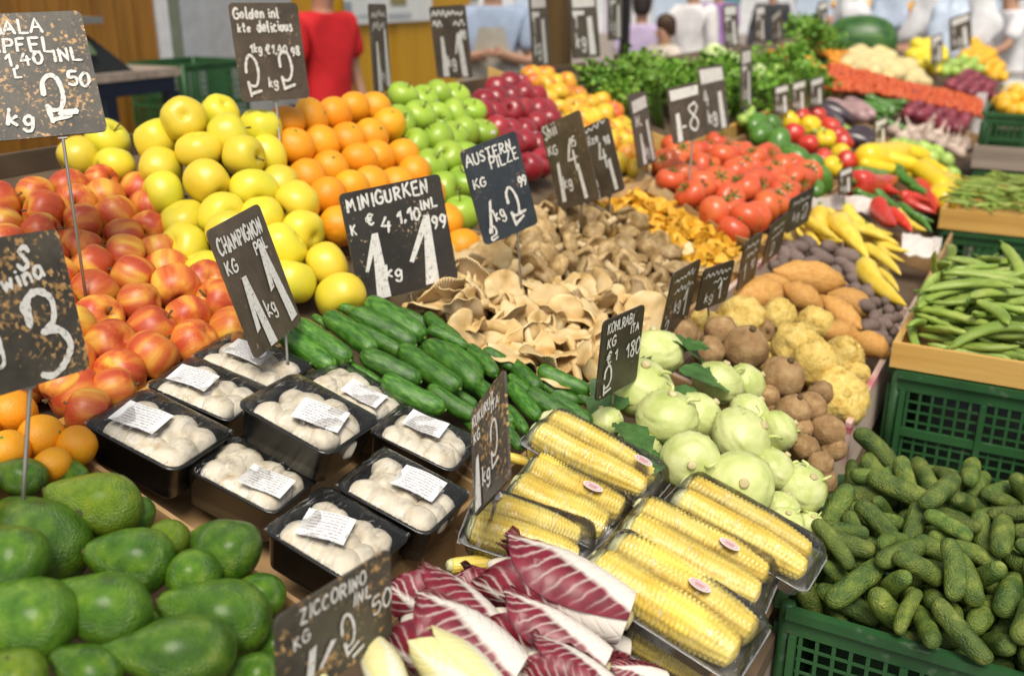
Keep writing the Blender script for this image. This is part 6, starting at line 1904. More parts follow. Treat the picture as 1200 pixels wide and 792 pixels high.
# resting places of the gherkins (g) and bean pods (b): variant, length, position, rotation
SIM = [
    ('g',4,0.076,-0.125,1.418,0.914,0,0.12,-0.96,-0.27), ('g',1,0.087,0.304,1.347,0.873,0.2,0.07,-0,0.98), ('g',5,0.073,-0.073,1.52,0.934,0.24,0.51,-0.65,-0.51),
    ('g',0,0.069,0.209,1.221,0.86,0.37,0.33,0.82,0.29), ('g',3,0.095,0.028,1.468,0.921,0.07,0.02,-0.25,0.97), ('g',5,0.075,0.049,1.388,0.895,0.2,0.24,0.49,0.81),
    ('g',4,0.08,0.037,1.236,0.86,0.2,-0.2,0.8,-0.54), ('g',5,0.092,0.252,1.474,0.909,0.71,0.62,-0.14,-0.31), ('g',4,0.075,-0.083,1.219,0.862,0.03,-0.36,-0.9,-0.24),
    ('g',0,0.099,-0.033,1.438,0.918,0.05,0.01,-0.35,-0.93), ('g',5,0.07,0.159,1.297,0.87,0.5,-0.36,0.65,-0.44), ('g',4,0.072,-0.122,1.222,0.864,0.75,0.48,-0.16,-0.42),
    ('g',2,0.069,0.033,1.495,0.925,0.06,0.02,-0.01,1), ('g',4,0.088,-0.157,1.439,0.921,0.11,-0.07,0.6,-0.79), ('g',2,0.092,0.128,1.29,0.871,0.38,-0.46,0.72,-0.35),
    ('g',4,0.081,0.142,1.218,0.852,0.41,0.87,-0.18,-0.2), ('g',5,0.08,-0.04,1.311,0.881,0.03,0.07,-0.93,-0.36), ('g',4,0.078,0.021,1.206,0.878,0.04,-0.02,1,0.06),
    ('g',3,0.078,-0.117,1.362,0.898,0.57,0.7,0.27,0.34), ('g',2,0.077,-0.044,1.284,0.877,0.97,0.23,0.04,0.1), ('g',1,0.079,0.105,1.485,0.919,0.79,-0.3,0.31,-0.44),
    ('g',0,0.076,-0.207,1.519,0.942,0.63,0.03,-0.19,0.75), ('g',2,0.097,0.239,1.358,0.884,0.39,-0.14,-0.53,0.74), ('g',2,0.077,0.175,1.23,0.863,0.57,-0.63,0.33,-0.41),
    ('g',3,0.075,0.361,1.456,0.897,0.67,0.43,-0.18,-0.58), ('g',5,0.093,0.164,1.546,0.932,0.05,0.03,-0.22,0.97), ('g',2,0.097,-0.095,1.211,0.914,0.77,0.35,0.52,0.13),
    ('g',0,0.083,-0.096,1.29,0.88,0.27,0.7,0.54,0.38), ('g',1,0.07,-0.144,1.32,0.888,0.62,-0.77,0.15,-0), ('g',1,0.099,0.271,1.205,0.844,0.04,0.02,-0.94,0.33),
    ('g',3,0.086,-0.175,1.28,0.881,0.81,0.54,-0.05,-0.22), ('g',0,0.07,-0.208,1.353,0.899,0.36,-0.51,-0.72,0.29), ('g',5,0.08,0.09,1.257,0.888,0.15,0.72,-0.48,0.48),
    ('g',0,0.072,0.336,1.225,0.841,0.22,0.85,-0.41,-0.25), ('g',0,0.081,0.054,1.558,0.939,0.47,0.03,-0.23,0.85), ('g',5,0.082,0.073,1.225,0.857,0.13,-0.34,0.9,-0.23),
    ('g',0,0.072,0.278,1.295,0.861,1,0.02,0.05,-0.08), ('g',0,0.084,0.3,1.379,0.884,0.93,-0.29,0.13,-0.21), ('g',4,0.086,0.203,1.312,0.879,0.3,0.27,-0.11,-0.91),
    ('g',5,0.087,0.232,1.242,0.86,0.91,-0.32,0.26,-0.02), ('g',2,0.096,0.144,1.427,0.907,0.98,0.11,-0.01,0.16), ('g',0,0.092,0.11,1.207,0.881,0.52,0.23,0.75,-0.34),
    ('g',5,0.102,-0.047,1.406,0.909,0.11,-0.99,-0.05,0.01), ('g',2,0.081,0.128,1.502,0.925,0.25,0.84,-0.43,-0.23), ('g',4,0.082,0.223,1.43,0.899,0.96,-0.21,-0.05,0.16),
    ('g',1,0.099,-0.022,1.344,0.892,0.26,-0.97,0.01,0.03), ('g',1,0.073,-0.21,1.235,0.896,0.53,-0.4,0.5,0.56), ('g',5,0.095,0.147,1.237,0.883,0.48,0.39,-0.41,-0.67),
    ('g',3,0.084,-0.126,1.28,0.895,0.16,-0.73,0.65,0.13), ('g',5,0.082,0.05,1.34,0.885,0.43,0.19,0.14,0.87), ('g',3,0.093,0.233,1.453,0.922,0.94,0.13,-0.23,-0.23),
    ('g',5,0.09,-0.182,1.248,0.874,0.06,-0.31,-0.93,-0.16), ('g',0,0.091,0.269,1.26,0.856,0.09,0.28,0.76,0.57), ('g',0,0.093,-0.152,1.228,0.896,0.1,-0.05,-0.91,0.39),
    ('g',2,0.069,0.047,1.296,0.888,0.77,-0.42,0.03,-0.48), ('g',4,0.081,-0.057,1.487,0.929,0.32,0.35,-0.48,-0.74), ('g',5,0.086,0.075,1.41,0.901,0.1,-0.88,0.47,0.07),
    ('g',2,0.09,-0.166,1.53,0.95,0.08,-0.34,-0.88,-0.32), ('g',2,0.07,0.187,1.347,0.888,0.23,0.94,0.04,0.24), ('g',5,0.074,0.093,1.231,0.883,0.18,-0.13,0.5,-0.84),
    ('g',1,0.078,0.068,1.286,0.868,0.1,0.29,-0.83,-0.46), ('g',4,0.094,0.109,1.359,0.889,0.12,-0.42,0.9,-0.03), ('g',5,0.077,0.221,1.292,0.866,0.26,-0.4,0.86,-0.18),
    ('g',2,0.094,0.073,1.57,0.963,0.91,-0.1,0.38,-0.16), ('g',5,0.072,-0.085,1.359,0.895,0.05,-0.39,0.92,-0.01), ('g',1,0.088,0.286,1.423,0.893,0.83,0.54,0.07,0.13),
    ('g',3,0.078,0.306,1.476,0.906,0.16,-0.04,-0.64,0.75), ('g',4,0.09,0.208,1.274,0.89,0.01,0.14,0.88,0.45), ('g',5,0.094,-0.029,1.251,0.883,0.53,-0.77,-0.08,0.35),
    ('g',4,0.075,0.365,1.526,0.918,0.33,0.64,-0.46,-0.52), ('g',0,0.071,-0.161,1.363,0.9,0.98,0.06,-0.02,0.21), ('g',2,0.08,0.345,1.389,0.884,0.06,-0.4,-0.9,-0.16),
    ('g',2,0.093,0.333,1.269,0.864,0.11,0.06,-0.95,0.3), ('g',3,0.086,-0.029,1.304,0.921,0.29,0.82,-0.47,-0.1), ('g',3,0.083,0.35,1.419,0.904,0.84,-0.24,0.16,-0.46),
    ('g',1,0.068,-0.001,1.276,0.896,0.09,-0.85,0.51,0.07), ('g',4,0.069,0.038,1.262,0.898,0.53,0.13,0.68,-0.49), ('g',3,0.069,-0.008,1.233,0.86,0.86,-0.37,-0.19,0.3),
    ('g',1,0.085,-0.022,1.243,0.915,0.42,0.52,0.71,0.23), ('g',2,0.095,-0.045,1.368,0.916,0.1,0.19,-0.78,0.59), ('g',2,0.076,-0.179,1.304,0.903,0.15,-0.04,-0.86,0.49),
    ('g',0,0.089,-0.199,1.209,0.895,0.79,0.22,0.57,0), ('g',2,0.09,-0.08,1.567,0.951,0.03,-0.04,0.57,-0.82), ('g',4,0.078,0.165,1.371,0.888,0.24,0.2,-0.39,-0.86),
    ('g',4,0.085,0.025,1.332,0.915,0.79,-0.45,0.25,-0.33), ('g',1,0.087,0.013,1.298,0.887,0.2,-0.52,-0.79,-0.26), ('g',1,0.077,0.173,1.403,0.915,0.39,0.08,0.2,-0.89),
    ('g',3,0.094,-0.153,1.393,0.933,0.23,-0.11,-0.93,0.28), ('g',3,0.07,0.043,1.412,0.915,0.27,0.3,0.77,0.48), ('g',1,0.096,0.034,1.208,0.91,0.37,0.46,0.81,0.03),
    ('g',1,0.101,0.25,1.385,0.91,0.22,-0.28,-0.88,0.32), ('g',1,0.098,0.131,1.332,0.905,0.14,0.96,0.22,0.05), ('g',2,0.1,-0.155,1.342,0.924,0.89,0.44,0,0.13),
    ('g',5,0.09,0.293,1.289,0.891,0.77,0.6,0.09,0.18), ('g',0,0.075,0.317,1.351,0.903,0.35,0.67,-0.44,-0.49), ('g',0,0.096,0.014,1.256,0.918,0.46,-0.44,0.49,-0.6),
    ('g',5,0.1,-0.074,1.432,0.948,0.75,0.65,0.02,0.12), ('g',4,0.074,0.355,1.342,0.881,0.44,0.25,-0.25,0.83), ('g',2,0.099,0.29,1.209,0.873,0.03,0.03,-0.61,0.79),
    ('g',1,0.084,0.232,1.282,0.92,0.46,-0.77,0.11,-0.43), ('g',2,0.093,-0.173,1.283,0.934,0.07,0.08,0.72,0.69), ('g',3,0.078,0.299,1.421,0.921,0.07,0.64,0.77,0.01),
    ('g',4,0.084,0.336,1.307,0.864,0.05,-0.14,-0.98,-0.13), ('g',5,0.096,-0.052,1.404,0.939,0.15,0.13,-0.56,-0.81), ('g',3,0.087,-0.039,1.211,0.89,0.18,-0,0.68,-0.71),
    ('g',0,0.087,0.086,1.277,0.907,0.34,0.82,0.43,-0.17), ('g',5,0.069,-0.125,1.386,0.95,0.61,0.71,0.35,0.05), ('g',3,0.097,0.143,1.434,0.939,0.94,0.21,0.06,0.26),
    ('g',3,0.098,0.071,1.32,0.918,0.57,0.41,0.65,0.3), ('g',4,0.082,0.152,1.273,0.914,0.13,0.28,0.94,-0.17), ('g',2,0.083,0.266,1.324,0.906,0.1,-0.13,0.29,-0.94),
    ('g',3,0.086,0.197,1.206,0.893,0.16,0.99,-0,0.02), ('g',1,0.072,0.018,1.425,0.937,0.18,-0.48,0.8,-0.31), ('g',4,0.081,0.151,1.405,0.932,0.9,0.31,-0.12,0.28),
    ('g',3,0.1,-0.052,1.261,0.919,0.49,-0.6,0.26,-0.57), ('g',2,0.081,-0.203,1.38,0.927,0.23,-0.77,-0.48,0.35), ('g',0,0.092,0.191,1.495,0.919,0.44,-0.17,0.5,-0.73),
    ('g',5,0.078,-0.165,1.254,0.918,0.09,-0.89,-0.25,0.37), ('g',1,0.101,0.066,1.215,0.913,0.52,0.4,0.64,0.39), ('g',3,0.068,-0.191,1.458,0.925,0.17,-0.1,0.5,-0.84),
    ('g',0,0.072,-0.079,1.249,0.913,0.58,0.29,0.75,0.14), ('g',3,0.102,-0.066,1.309,0.931,0.12,0.48,0.83,-0.26), ('g',0,0.079,0.193,1.358,0.922,0.42,-0.02,-0.18,-0.89),
    ('g',3,0.073,0.262,1.306,0.887,0.11,-0.19,0.34,-0.92), ('g',1,0.074,0.061,1.434,0.939,0.52,-0.43,-0.56,0.48), ('g',1,0.087,0.282,1.579,0.933,0.8,0.59,0.07,0.1),
    ('g',0,0.094,0.362,1.453,0.93,0.72,0.07,0.06,0.69), ('g',2,0.096,0.357,1.276,0.894,0.66,0.01,0.04,0.75), ('g',3,0.076,0.335,1.227,0.891,0.45,-0.79,0.36,-0.22),
    ('g',4,0.102,0.149,1.579,0.948,0.03,0.1,0.09,0.99), ('g',3,0.076,0.116,1.453,0.942,0.3,0.93,0.22,0.07), ('g',3,0.098,0.187,1.318,0.91,0.61,-0.76,-0.24,0),
    ('g',5,0.099,0.333,1.389,0.926,0.41,0.66,-0.52,-0.36), ('g',1,0.089,0.275,1.247,0.893,0.81,-0.5,0.31,0.06), ('g',2,0.083,0.296,1.475,0.942,0.69,0.56,0.3,0.34),
    ('g',3,0.072,-0.106,1.272,0.912,0.35,-0.88,-0.17,0.26), ('g',2,0.083,0.029,1.376,0.918,0.13,0.19,0.84,0.5), ('g',5,0.075,0.089,1.414,0.922,0.51,0.23,0.28,0.78),
    ('g',3,0.071,0.299,1.352,0.922,0.53,-0.19,-0.29,0.77), ('g',5,0.099,0.226,1.555,0.936,0,0.55,0.77,0.33), ('g',0,0.081,-0.175,1.369,0.931,0.09,-0.69,0.31,-0.65),
    ('g',1,0.096,-0.095,1.368,0.955,0.67,-0.23,0.49,-0.51), ('g',1,0.086,0.123,1.294,0.929,0.41,0.19,-0.33,-0.83), ('g',2,0.086,0.148,1.501,0.948,0.75,-0.45,0.34,-0.34),
    ('g',1,0.079,0.081,1.487,0.933,0.18,-0.81,0.56,0.08), ('g',4,0.1,0.063,1.215,0.953,0.02,0.67,-0.75,-0), ('g',0,0.096,-0.094,1.289,0.934,0.53,0.68,-0.46,-0.18),
    ('g',2,0.07,0.324,1.266,0.924,0.06,0.87,-0.32,-0.36), ('g',5,0.088,0.005,1.302,0.949,0.19,-0.49,-0.27,0.81), ('g',3,0.086,0.146,1.225,0.915,0.05,0.32,0.93,-0.15),
    ('g',2,0.073,0.116,1.371,0.935,0.5,0.23,-0.03,0.84), ('g',5,0.088,-0.096,1.227,0.943,0.35,0.71,-0.53,0.3), ('g',3,0.086,0.308,1.44,0.944,0.22,0.86,0.42,-0.19),
    ('g',2,0.093,0.04,1.283,0.943,0.52,-0.4,0.47,-0.59), ('g',4,0.082,0.252,1.22,0.903,0.26,-0.37,-0.31,0.84), ('g',0,0.087,0.32,1.529,0.92,0.26,0.42,-0.61,-0.62),
    ('g',2,0.077,-0.07,1.242,0.971,0.13,0.32,-0.81,0.48), ('g',2,0.091,0.268,1.374,0.937,0.47,-0.48,0.55,-0.5), ('g',1,0.072,-0.213,1.412,0.938,0.44,0.55,0.7,-0.14),
    ('g',5,0.098,0.093,1.345,0.932,0.11,0.56,0.82,0.09), ('g',1,0.099,-0.206,1.252,0.935,0.25,0.64,-0.58,0.42), ('g',1,0.085,0.335,1.485,0.937,0.06,-0.63,-0.19,0.75),
    ('g',1,0.075,0.02,1.519,0.941,0.14,0.42,-0.89,0.1), ('g',2,0.079,-0.11,1.513,0.949,0.23,-0.47,0.66,-0.54), ('g',2,0.091,0.218,1.242,0.934,0.22,-0.5,-0.56,0.62),
    ('g',4,0.081,-0.149,1.485,0.935,0.16,-0.17,-0.97,0.1), ('g',1,0.088,0.055,1.349,0.947,0.22,-0.36,-0.76,0.49), ('g',3,0.086,0.208,1.437,0.942,0.11,-0.7,0.7,-0.13),
    ('g',4,0.078,0.288,1.261,0.915,0.31,0.9,-0.27,-0.14), ('g',0,0.078,0.135,1.369,0.956,0.07,-0.51,-0.72,-0.46), ('g',3,0.068,0.18,1.247,0.885,0.76,0.2,0.52,0.33),
    ('g',3,0.096,-0.047,1.339,0.946,0.68,-0.69,0.03,0.24), ('g',0,0.101,-0.145,1.222,0.934,0.86,-0.12,-0.26,0.42), ('g',5,0.07,0.097,1.206,0.923,0.43,0.33,0.32,0.78),
    ('g',2,0.1,0.016,1.462,0.956,0.33,-0.03,-0.1,-0.94), ('g',5,0.08,-0.04,1.376,0.947,0.35,0.04,-0.69,-0.63), ('g',0,0.102,0.106,1.239,0.948,0.32,-0.76,0.55,-0.1),
    ('g',2,0.085,-0.001,1.384,0.958,0.21,0.53,0.52,0.64), ('g',5,0.081,0.039,1.426,0.954,0.67,0.14,0.31,-0.66), ('g',3,0.069,0.214,1.233,0.908,0.81,-0.42,-0.01,-0.41),
    ('g',3,0.075,-0.142,1.405,0.957,0.44,0.43,-0.79,0.03), ('g',4,0.099,0.258,1.503,0.939,0.66,0.65,0.36,0.07), ('g',3,0.096,0.152,1.396,0.964,0.27,0.79,-0.24,-0.49),
    ('g',1,0.087,0.364,1.311,0.921,0.37,-0.61,-0.53,0.47), ('g',2,0.076,-0.06,1.513,0.959,0.33,0.51,-0.64,-0.48), ('g',4,0.082,0.2,1.553,0.967,0.65,-0.76,-0.01,-0.05),
    ('g',2,0.088,-0.014,1.273,0.956,0.71,-0.44,0.39,-0.4), ('g',2,0.083,-0.167,1.483,0.971,0.13,0.28,-0.87,-0.4), ('g',1,0.075,-0.048,1.463,0.944,0.87,-0.47,0.14,0.07),
    ('g',2,0.088,0.237,1.418,0.951,0.59,-0.41,0.53,-0.44), ('g',1,0.088,-0.049,1.187,0.921,0.13,-0.56,-0.78,0.26), ('g',5,0.085,0.09,1.473,0.954,0.62,0.74,0.23,-0.11),
    ('g',3,0.097,-0.001,1.544,0.941,0.51,-0.24,0.53,-0.63), ('g',2,0.1,0.122,1.498,0.977,0.29,0.28,0.86,-0.31), ('g',4,0.074,-0.096,1.472,0.935,0.18,0.75,0.38,0.51),
    ('g',2,0.097,0.277,1.554,0.958,0.32,-0.19,-0.87,-0.33), ('g',3,0.094,-0.097,1.27,0.969,0.26,0.82,0.49,0.13), ('g',0,0.072,0.141,1.236,0.939,0.04,-0.48,-0.81,0.35),
    ('g',4,0.075,0.116,1.441,0.97,0.67,0.12,0.05,0.73), ('g',2,0.099,0.266,1.302,0.934,0.1,0.05,-0.86,0.49), ('g',3,0.083,-0.024,1.557,0.957,0.17,0.75,0.62,0.16),
    ('g',1,0.083,0.343,1.218,0.916,0.36,0.88,0.23,0.22), ('g',4,0.086,0.013,1.537,0.967,0.28,-0.3,0.68,-0.6), ('g',2,0.093,-0.169,1.448,0.951,0.84,-0.52,-0.1,0.11),
    ('g',4,0.092,0.341,1.322,0.935,0.54,-0.09,0.56,-0.62), ('g',5,0.076,0.164,1.362,0.972,0.49,-0.74,-0.44,0.12), ('g',0,0.085,0.262,1.432,0.973,0.21,-0.73,0.65,-0.06),
    ('g',2,0.087,0.302,1.369,0.952,0.51,0.38,-0.45,-0.63), ('g',0,0.08,-0.162,1.318,0.949,0.87,0.11,0.39,-0.29), ('g',3,0.096,0.18,1.463,0.965,0.61,0.61,0.47,0.22),
    ('g',1,0.078,0.068,1.514,0.968,0.39,0.16,-0.66,-0.62), ('g',3,0.091,-0.119,1.472,0.975,0.02,-0.85,0.35,0.39), ('g',5,0.069,0.27,1.473,0.96,0.79,0.47,-0.24,0.31),
    ('g',5,0.083,-0.004,1.331,0.957,0.18,-0.07,-0.84,-0.51), ('g',1,0.101,0.211,1.524,0.954,0.46,0.88,0.02,0.1), ('g',5,0.068,-0.123,1.299,0.945,0.24,0.8,-0.54,-0.09),
    ('g',4,0.094,0.141,1.551,0.979,0.09,0.44,0.81,0.39), ('g',3,0.094,-0.176,1.268,0.962,0.69,-0.72,0.01,-0.07), ('g',2,0.08,-0.033,1.467,0.967,0.47,-0.09,-0.31,-0.82),
    ('g',0,0.08,0.19,1.479,0.995,0.17,0.49,0.63,0.58), ('g',5,0.075,0.215,1.345,0.943,0.03,-0.43,0.86,-0.27), ('g',1,0.077,0.157,1.479,0.972,0.27,0.29,-0.44,-0.8),
    ('g',5,0.1,0.298,1.202,0.928,0.08,-0.73,0.67,0.08), ('g',2,0.079,-0.142,1.348,0.967,0.3,-0.04,-0.74,0.6), ('g',5,0.084,0.066,1.379,0.961,0.1,0.88,0.41,-0.23),
    ('g',0,0.096,0.347,1.389,0.96,0.82,-0.3,-0.16,0.47), ('g',3,0.072,0.011,1.494,0.971,0.8,0.47,0.34,0.12), ('g',2,0.07,0.065,1.446,0.986,0.24,-0.71,0.36,0.56),
    ('g',2,0.086,0.194,1.521,0.987,0.12,-0.87,0.48,0.05), ('g',0,0.101,-0.126,1.434,0.982,0.53,0.84,-0.07,-0.1), ('g',0,0.086,-0.037,1.546,0.983,0.41,-0.56,-0.56,0.44),
    ('g',1,0.082,-0.183,1.244,0.974,0.04,0.34,0.52,0.79), ('g',1,0.097,-0.008,1.181,0.932,0.76,-0.55,0.32,-0.09), ('g',2,0.09,0.073,1.41,0.98,0.07,-0.17,0.79,0.58),
    ('g',0,0.091,0.147,1.278,0.947,0.71,0.5,0.47,0.16), ('g',0,0.069,0.121,1.343,0.953,0.18,-0.36,-0.85,0.35), ('g',5,0.073,0.294,1.514,0.954,0.16,-0.32,0.63,-0.69),
    ('g',3,0.098,-0.201,1.343,0.966,0.28,-0.55,0.74,0.28), ('g',1,0.084,-0.074,1.514,0.981,0.75,0.34,-0.4,-0.41), ('g',2,0.092,-0.182,1.577,0.973,0.13,-0.94,0.14,0.28),
    ('g',1,0.069,-0.074,1.196,0.931,0.05,0.63,-0.6,-0.48), ('g',3,0.089,0.185,1.354,0.952,0.47,-0.19,0.24,-0.83), ('g',4,0.079,0.039,1.523,0.978,0.39,-0.33,-0.35,-0.78),
    ('g',3,0.088,0.157,1.587,1.005,0.58,0.48,0.42,0.51), ('g',5,0.094,-0.031,1.252,0.977,0.1,0.61,0.64,0.45), ('g',2,0.09,0.323,1.553,0.969,0.06,0.26,-0.26,0.93),
    ('g',3,0.074,0.031,1.427,0.988,0.91,-0.37,-0.15,-0.08), ('g',3,0.087,0.091,1.455,0.999,0.18,-0.68,-0.51,0.5), ('g',3,0.071,0.13,1.301,0.956,0.68,0.72,0.04,0.13),
    ('g',5,0.096,0.203,1.296,0.951,0.41,-0.3,0.77,0.39), ('g',4,0.069,0.35,1.45,0.955,0.3,0.24,-0.22,-0.9), ('g',0,0.093,0.019,1.363,0.982,0.61,0.34,0.31,0.65),
    ('g',3,0.068,0.063,1.304,0.964,0.33,0.71,-0.5,-0.36), ('g',4,0.072,-0.039,1.388,0.974,0.17,0.24,0.92,0.25), ('g',0,0.092,0.364,1.58,0.962,0.26,-0.65,-0.34,-0.63),
    ('g',1,0.082,0.08,1.352,0.981,0.29,0.65,0.61,0.34), ('g',4,0.079,-0.184,1.299,0.965,0.99,-0.08,-0.06,-0.03), ('g',3,0.092,-0.099,1.503,0.98,0.48,0.24,0.3,0.79),
    ('g',1,0.071,0.097,1.336,0.961,0.69,-0.61,0.18,-0.34), ('g',4,0.072,-0.049,1.36,0.98,0.01,0.98,-0.16,-0.09), ('g',1,0.098,-0.069,1.421,1.001,0.55,0.17,-0.12,-0.81),
    ('g',4,0.096,0.334,1.506,0.981,0.24,0.09,0.53,0.81), ('g',5,0.076,0.235,1.354,0.962,0.9,0.05,0.12,-0.42), ('g',3,0.07,0.355,1.301,0.947,0.06,0.87,0.45,0.17),
    ('g',2,0.071,0.179,1.234,0.932,0.08,-0.88,0.24,0.4), ('g',2,0.087,0.184,1.415,0.987,0.91,-0.19,0.22,0.29), ('g',5,0.074,-0.113,1.299,0.968,0.21,0.52,-0.83,-0.07),
    ('b',2,0.138,0.233,2.402,1.065,0.12,-0,-0.01,0.99), ('b',0,0.152,0.3,1.924,1.068,0.98,-0.03,0.09,-0.16), ('b',1,0.111,0.05,1.984,1.082,0.95,-0.03,-0.05,0.32),
    ('b',3,0.138,-0.083,1.869,1.063,0.02,0.03,0.66,0.75), ('b',2,0.149,0.005,1.985,1.082,0.36,0.05,0.02,-0.93), ('b',3,0.119,0.005,2.056,1.09,0.33,-0.03,0.12,-0.93),
    ('b',0,0.137,0.167,2.251,1.092,0.03,0.26,-0.95,0.16), ('b',3,0.118,0.197,1.878,1.061,0.99,0.08,-0.02,-0.13), ('b',3,0.111,0.028,2.159,1.096,0.04,0.02,0.01,1),
    ('b',1,0.119,0.324,2.384,1.077,0.14,0.94,0.29,0.14), ('b',2,0.115,0.297,1.874,1.06,0.01,-0.08,-0.16,-0.98), ('b',2,0.151,-0,2.23,1.092,0.09,-0.41,0.88,-0.2),
    ('b',2,0.138,0.384,1.973,1.067,0.19,-0.68,-0.7,0.13), ('b',2,0.121,0.278,2.114,1.088,0.18,-0.98,0.01,0.05), ('b',1,0.132,-0.14,2.329,1.07,0.95,-0.17,-0.03,0.26),
    ('b',1,0.13,-0.189,2.093,1.084,0.34,-0.63,-0.65,0.26), ('b',3,0.133,0.19,2.07,1.093,0.14,-0.97,-0.17,0.07), ('b',1,0.147,0.175,2.156,1.097,0.29,0,-0.01,0.96),
    ('b',2,0.149,-0.123,2.377,1.065,0.06,-0.23,0.94,-0.25), ('b',2,0.135,0.289,1.981,1.076,0.23,-0.95,0.22,0.02), ('b',0,0.118,0.116,2.358,1.077,0.03,-0.16,-0.99,-0.02),
    ('b',2,0.14,0.029,2.2,1.102,0.51,-0.04,-0.13,-0.85), ('b',3,0.149,0.348,2.373,1.065,0.38,0,0.02,0.92), ('b',3,0.152,0.002,1.877,1.064,0.86,-0.5,0.02,-0.04),
    ('b',3,0.133,-0.001,2.13,1.096,0.12,-0.95,0.28,-0.03), ('b',1,0.136,-0.069,2.263,1.085,0.07,0.38,-0.92,-0.1), ('b',1,0.112,-0.062,2.415,1.078,0.06,-0.11,-0.79,-0.6),
    ('b',0,0.14,0.151,2.003,1.087,0.27,-0.03,-0.14,0.95), ('b',0,0.128,0.236,2.222,1.09,0.06,0,-0.98,0.18), ('b',3,0.116,0.12,2.397,1.068,0.08,0.2,0.98,-0.03),
    ('b',0,0.11,0.025,2.417,1.067,0.92,0.4,-0.01,0.03), ('b',1,0.129,0.073,2.128,1.097,0.98,-0.08,0.03,-0.19), ('b',2,0.137,0.107,2.065,1.094,0.03,-0.11,0.99,-0.1),
    ('b',0,0.131,0.178,2.397,1.071,0,-0.11,-0.96,-0.24), ('b',2,0.132,-0.141,2.15,1.088,0.43,-0.79,-0.4,0.18), ('b',3,0.123,0.165,2.115,1.096,0.11,-0.98,0.15,0.02),
    ('b',2,0.144,-0.022,2.385,1.075,0.02,-0.18,0.98,0.06), ('b',1,0.141,-0.151,1.994,1.074,0,0.87,-0.49,-0.03), ('b',3,0.111,0.205,2.358,1.077,0.61,0.75,0.24,0.09),
    ('b',1,0.131,0.337,2.124,1.095,0.11,-0.18,-0.57,0.8), ('b',3,0.136,0.336,1.932,1.069,0.21,0.05,0.02,0.98), ('b',0,0.117,-0.121,2.071,1.082,0.05,-0.97,0.23,-0.08),
    ('b',0,0.143,0.296,2.312,1.077,0.92,-0.15,0.05,0.36), ('b',1,0.153,0.315,2.218,1.085,0.14,0.34,-0.91,-0.17), ('b',1,0.113,-0.152,2.17,1.08,0.19,0.89,0.39,0.14),
    ('b',1,0.151,0.185,1.921,1.072,0.09,0.93,-0.34,-0.09), ('b',2,0.138,-0.128,2.047,1.082,0.95,0.16,-0.04,-0.26), ('b',3,0.149,0.191,1.946,1.076,0.35,0.04,-0.19,0.92),
    ('b',0,0.114,0.081,2.102,1.097,0.98,-0.06,0.01,-0.19), ('b',3,0.134,-0.112,1.923,1.067,0.1,0,0.02,0.99), ('b',3,0.154,0.25,1.886,1.077,0.15,-0.12,-0.26,-0.94),
    ('b',2,0.138,0.247,2.032,1.086,0.07,0.07,0.05,0.99), ('b',2,0.153,0.112,2.164,1.104,0.51,0.02,0.15,0.85), ('b',1,0.111,-0.039,2.097,1.09,0.01,0.18,-0.96,-0.2),
    ('b',3,0.124,0.001,2.087,1.101,0.38,0.15,-0.03,-0.91), ('b',3,0.149,-0.1,2.002,1.083,0.02,0.28,0.94,0.17), ('b',0,0.132,0.018,2.338,1.079,0.03,0.07,-0.99,0.12),
    ('b',1,0.148,-0.155,2.399,1.087,0.07,0.8,-0.59,-0.07), ('b',0,0.119,0.213,2.167,1.094,0.98,-0.06,0.08,-0.16), ('b',2,0.118,-0.061,2.356,1.085,0.09,-0.41,0.89,0.2),
    ('b',3,0.152,0.215,1.989,1.083,0.94,0.15,-0.03,-0.31), ('b',2,0.111,0.346,2.298,1.079,0.09,-0.3,-0.95,-0.06), ('b',0,0.141,0.12,2.374,1.092,0.66,0.01,0.05,-0.75),
    ('b',1,0.149,-0.078,2.117,1.095,0.26,0.72,0.61,0.19), ('b',1,0.115,0.204,2.419,1.087,0.55,-0.02,0.12,-0.83), ('b',3,0.136,0.126,1.929,1.074,0.11,-0.67,-0.73,0.03),
    ('b',0,0.155,-0.093,2.181,1.094,0.03,-0.44,0.9,-0.01), ('b',3,0.134,-0.001,1.894,1.067,0.01,-0.02,-0.75,0.66), ('b',0,0.142,0.228,2.346,1.076,0.27,-0.02,-0.03,-0.96),
    ('b',0,0.127,0.331,2.188,1.083,0.02,0.29,-0.93,0.22), ('b',0,0.139,0.268,2.263,1.085,0.03,0.25,-0.95,0.21), ('b',1,0.113,-0.181,2.174,1.126,0.55,0.27,-0.78,0.11),
    ('b',0,0.111,-0.181,1.911,1.066,0.78,-0.05,0.24,-0.57), ('b',3,0.12,-0.105,1.98,1.075,0.93,0.09,-0.07,-0.35), ('b',2,0.154,0.122,1.917,1.088,0.96,0.19,-0.16,-0.16),
    ('b',2,0.115,0.044,1.98,1.094,0.07,-0.14,-0.99,0.04), ('b',3,0.117,0.349,2.176,1.083,0.11,0.24,-0.91,-0.31), ('b',0,0.154,0.35,2.056,1.092,0.16,-0.46,-0.86,0.15),
    ('b',0,0.118,0.286,2.013,1.095,0.04,-0.82,-0.56,0.02), ('b',0,0.131,0.253,2.072,1.09,0.98,0.12,0.1,0.15), ('b',2,0.128,0.206,2.193,1.093,0.15,-0.98,0.15,0.01),
    ('b',0,0.13,0.174,2.422,1.088,0.06,-0.64,0.76,-0.07), ('b',0,0.123,-0.139,2.284,1.077,0.08,0.98,0.16,0.07), ('b',0,0.154,-0.023,2.271,1.088,0.17,-0.93,-0.31,0.04),
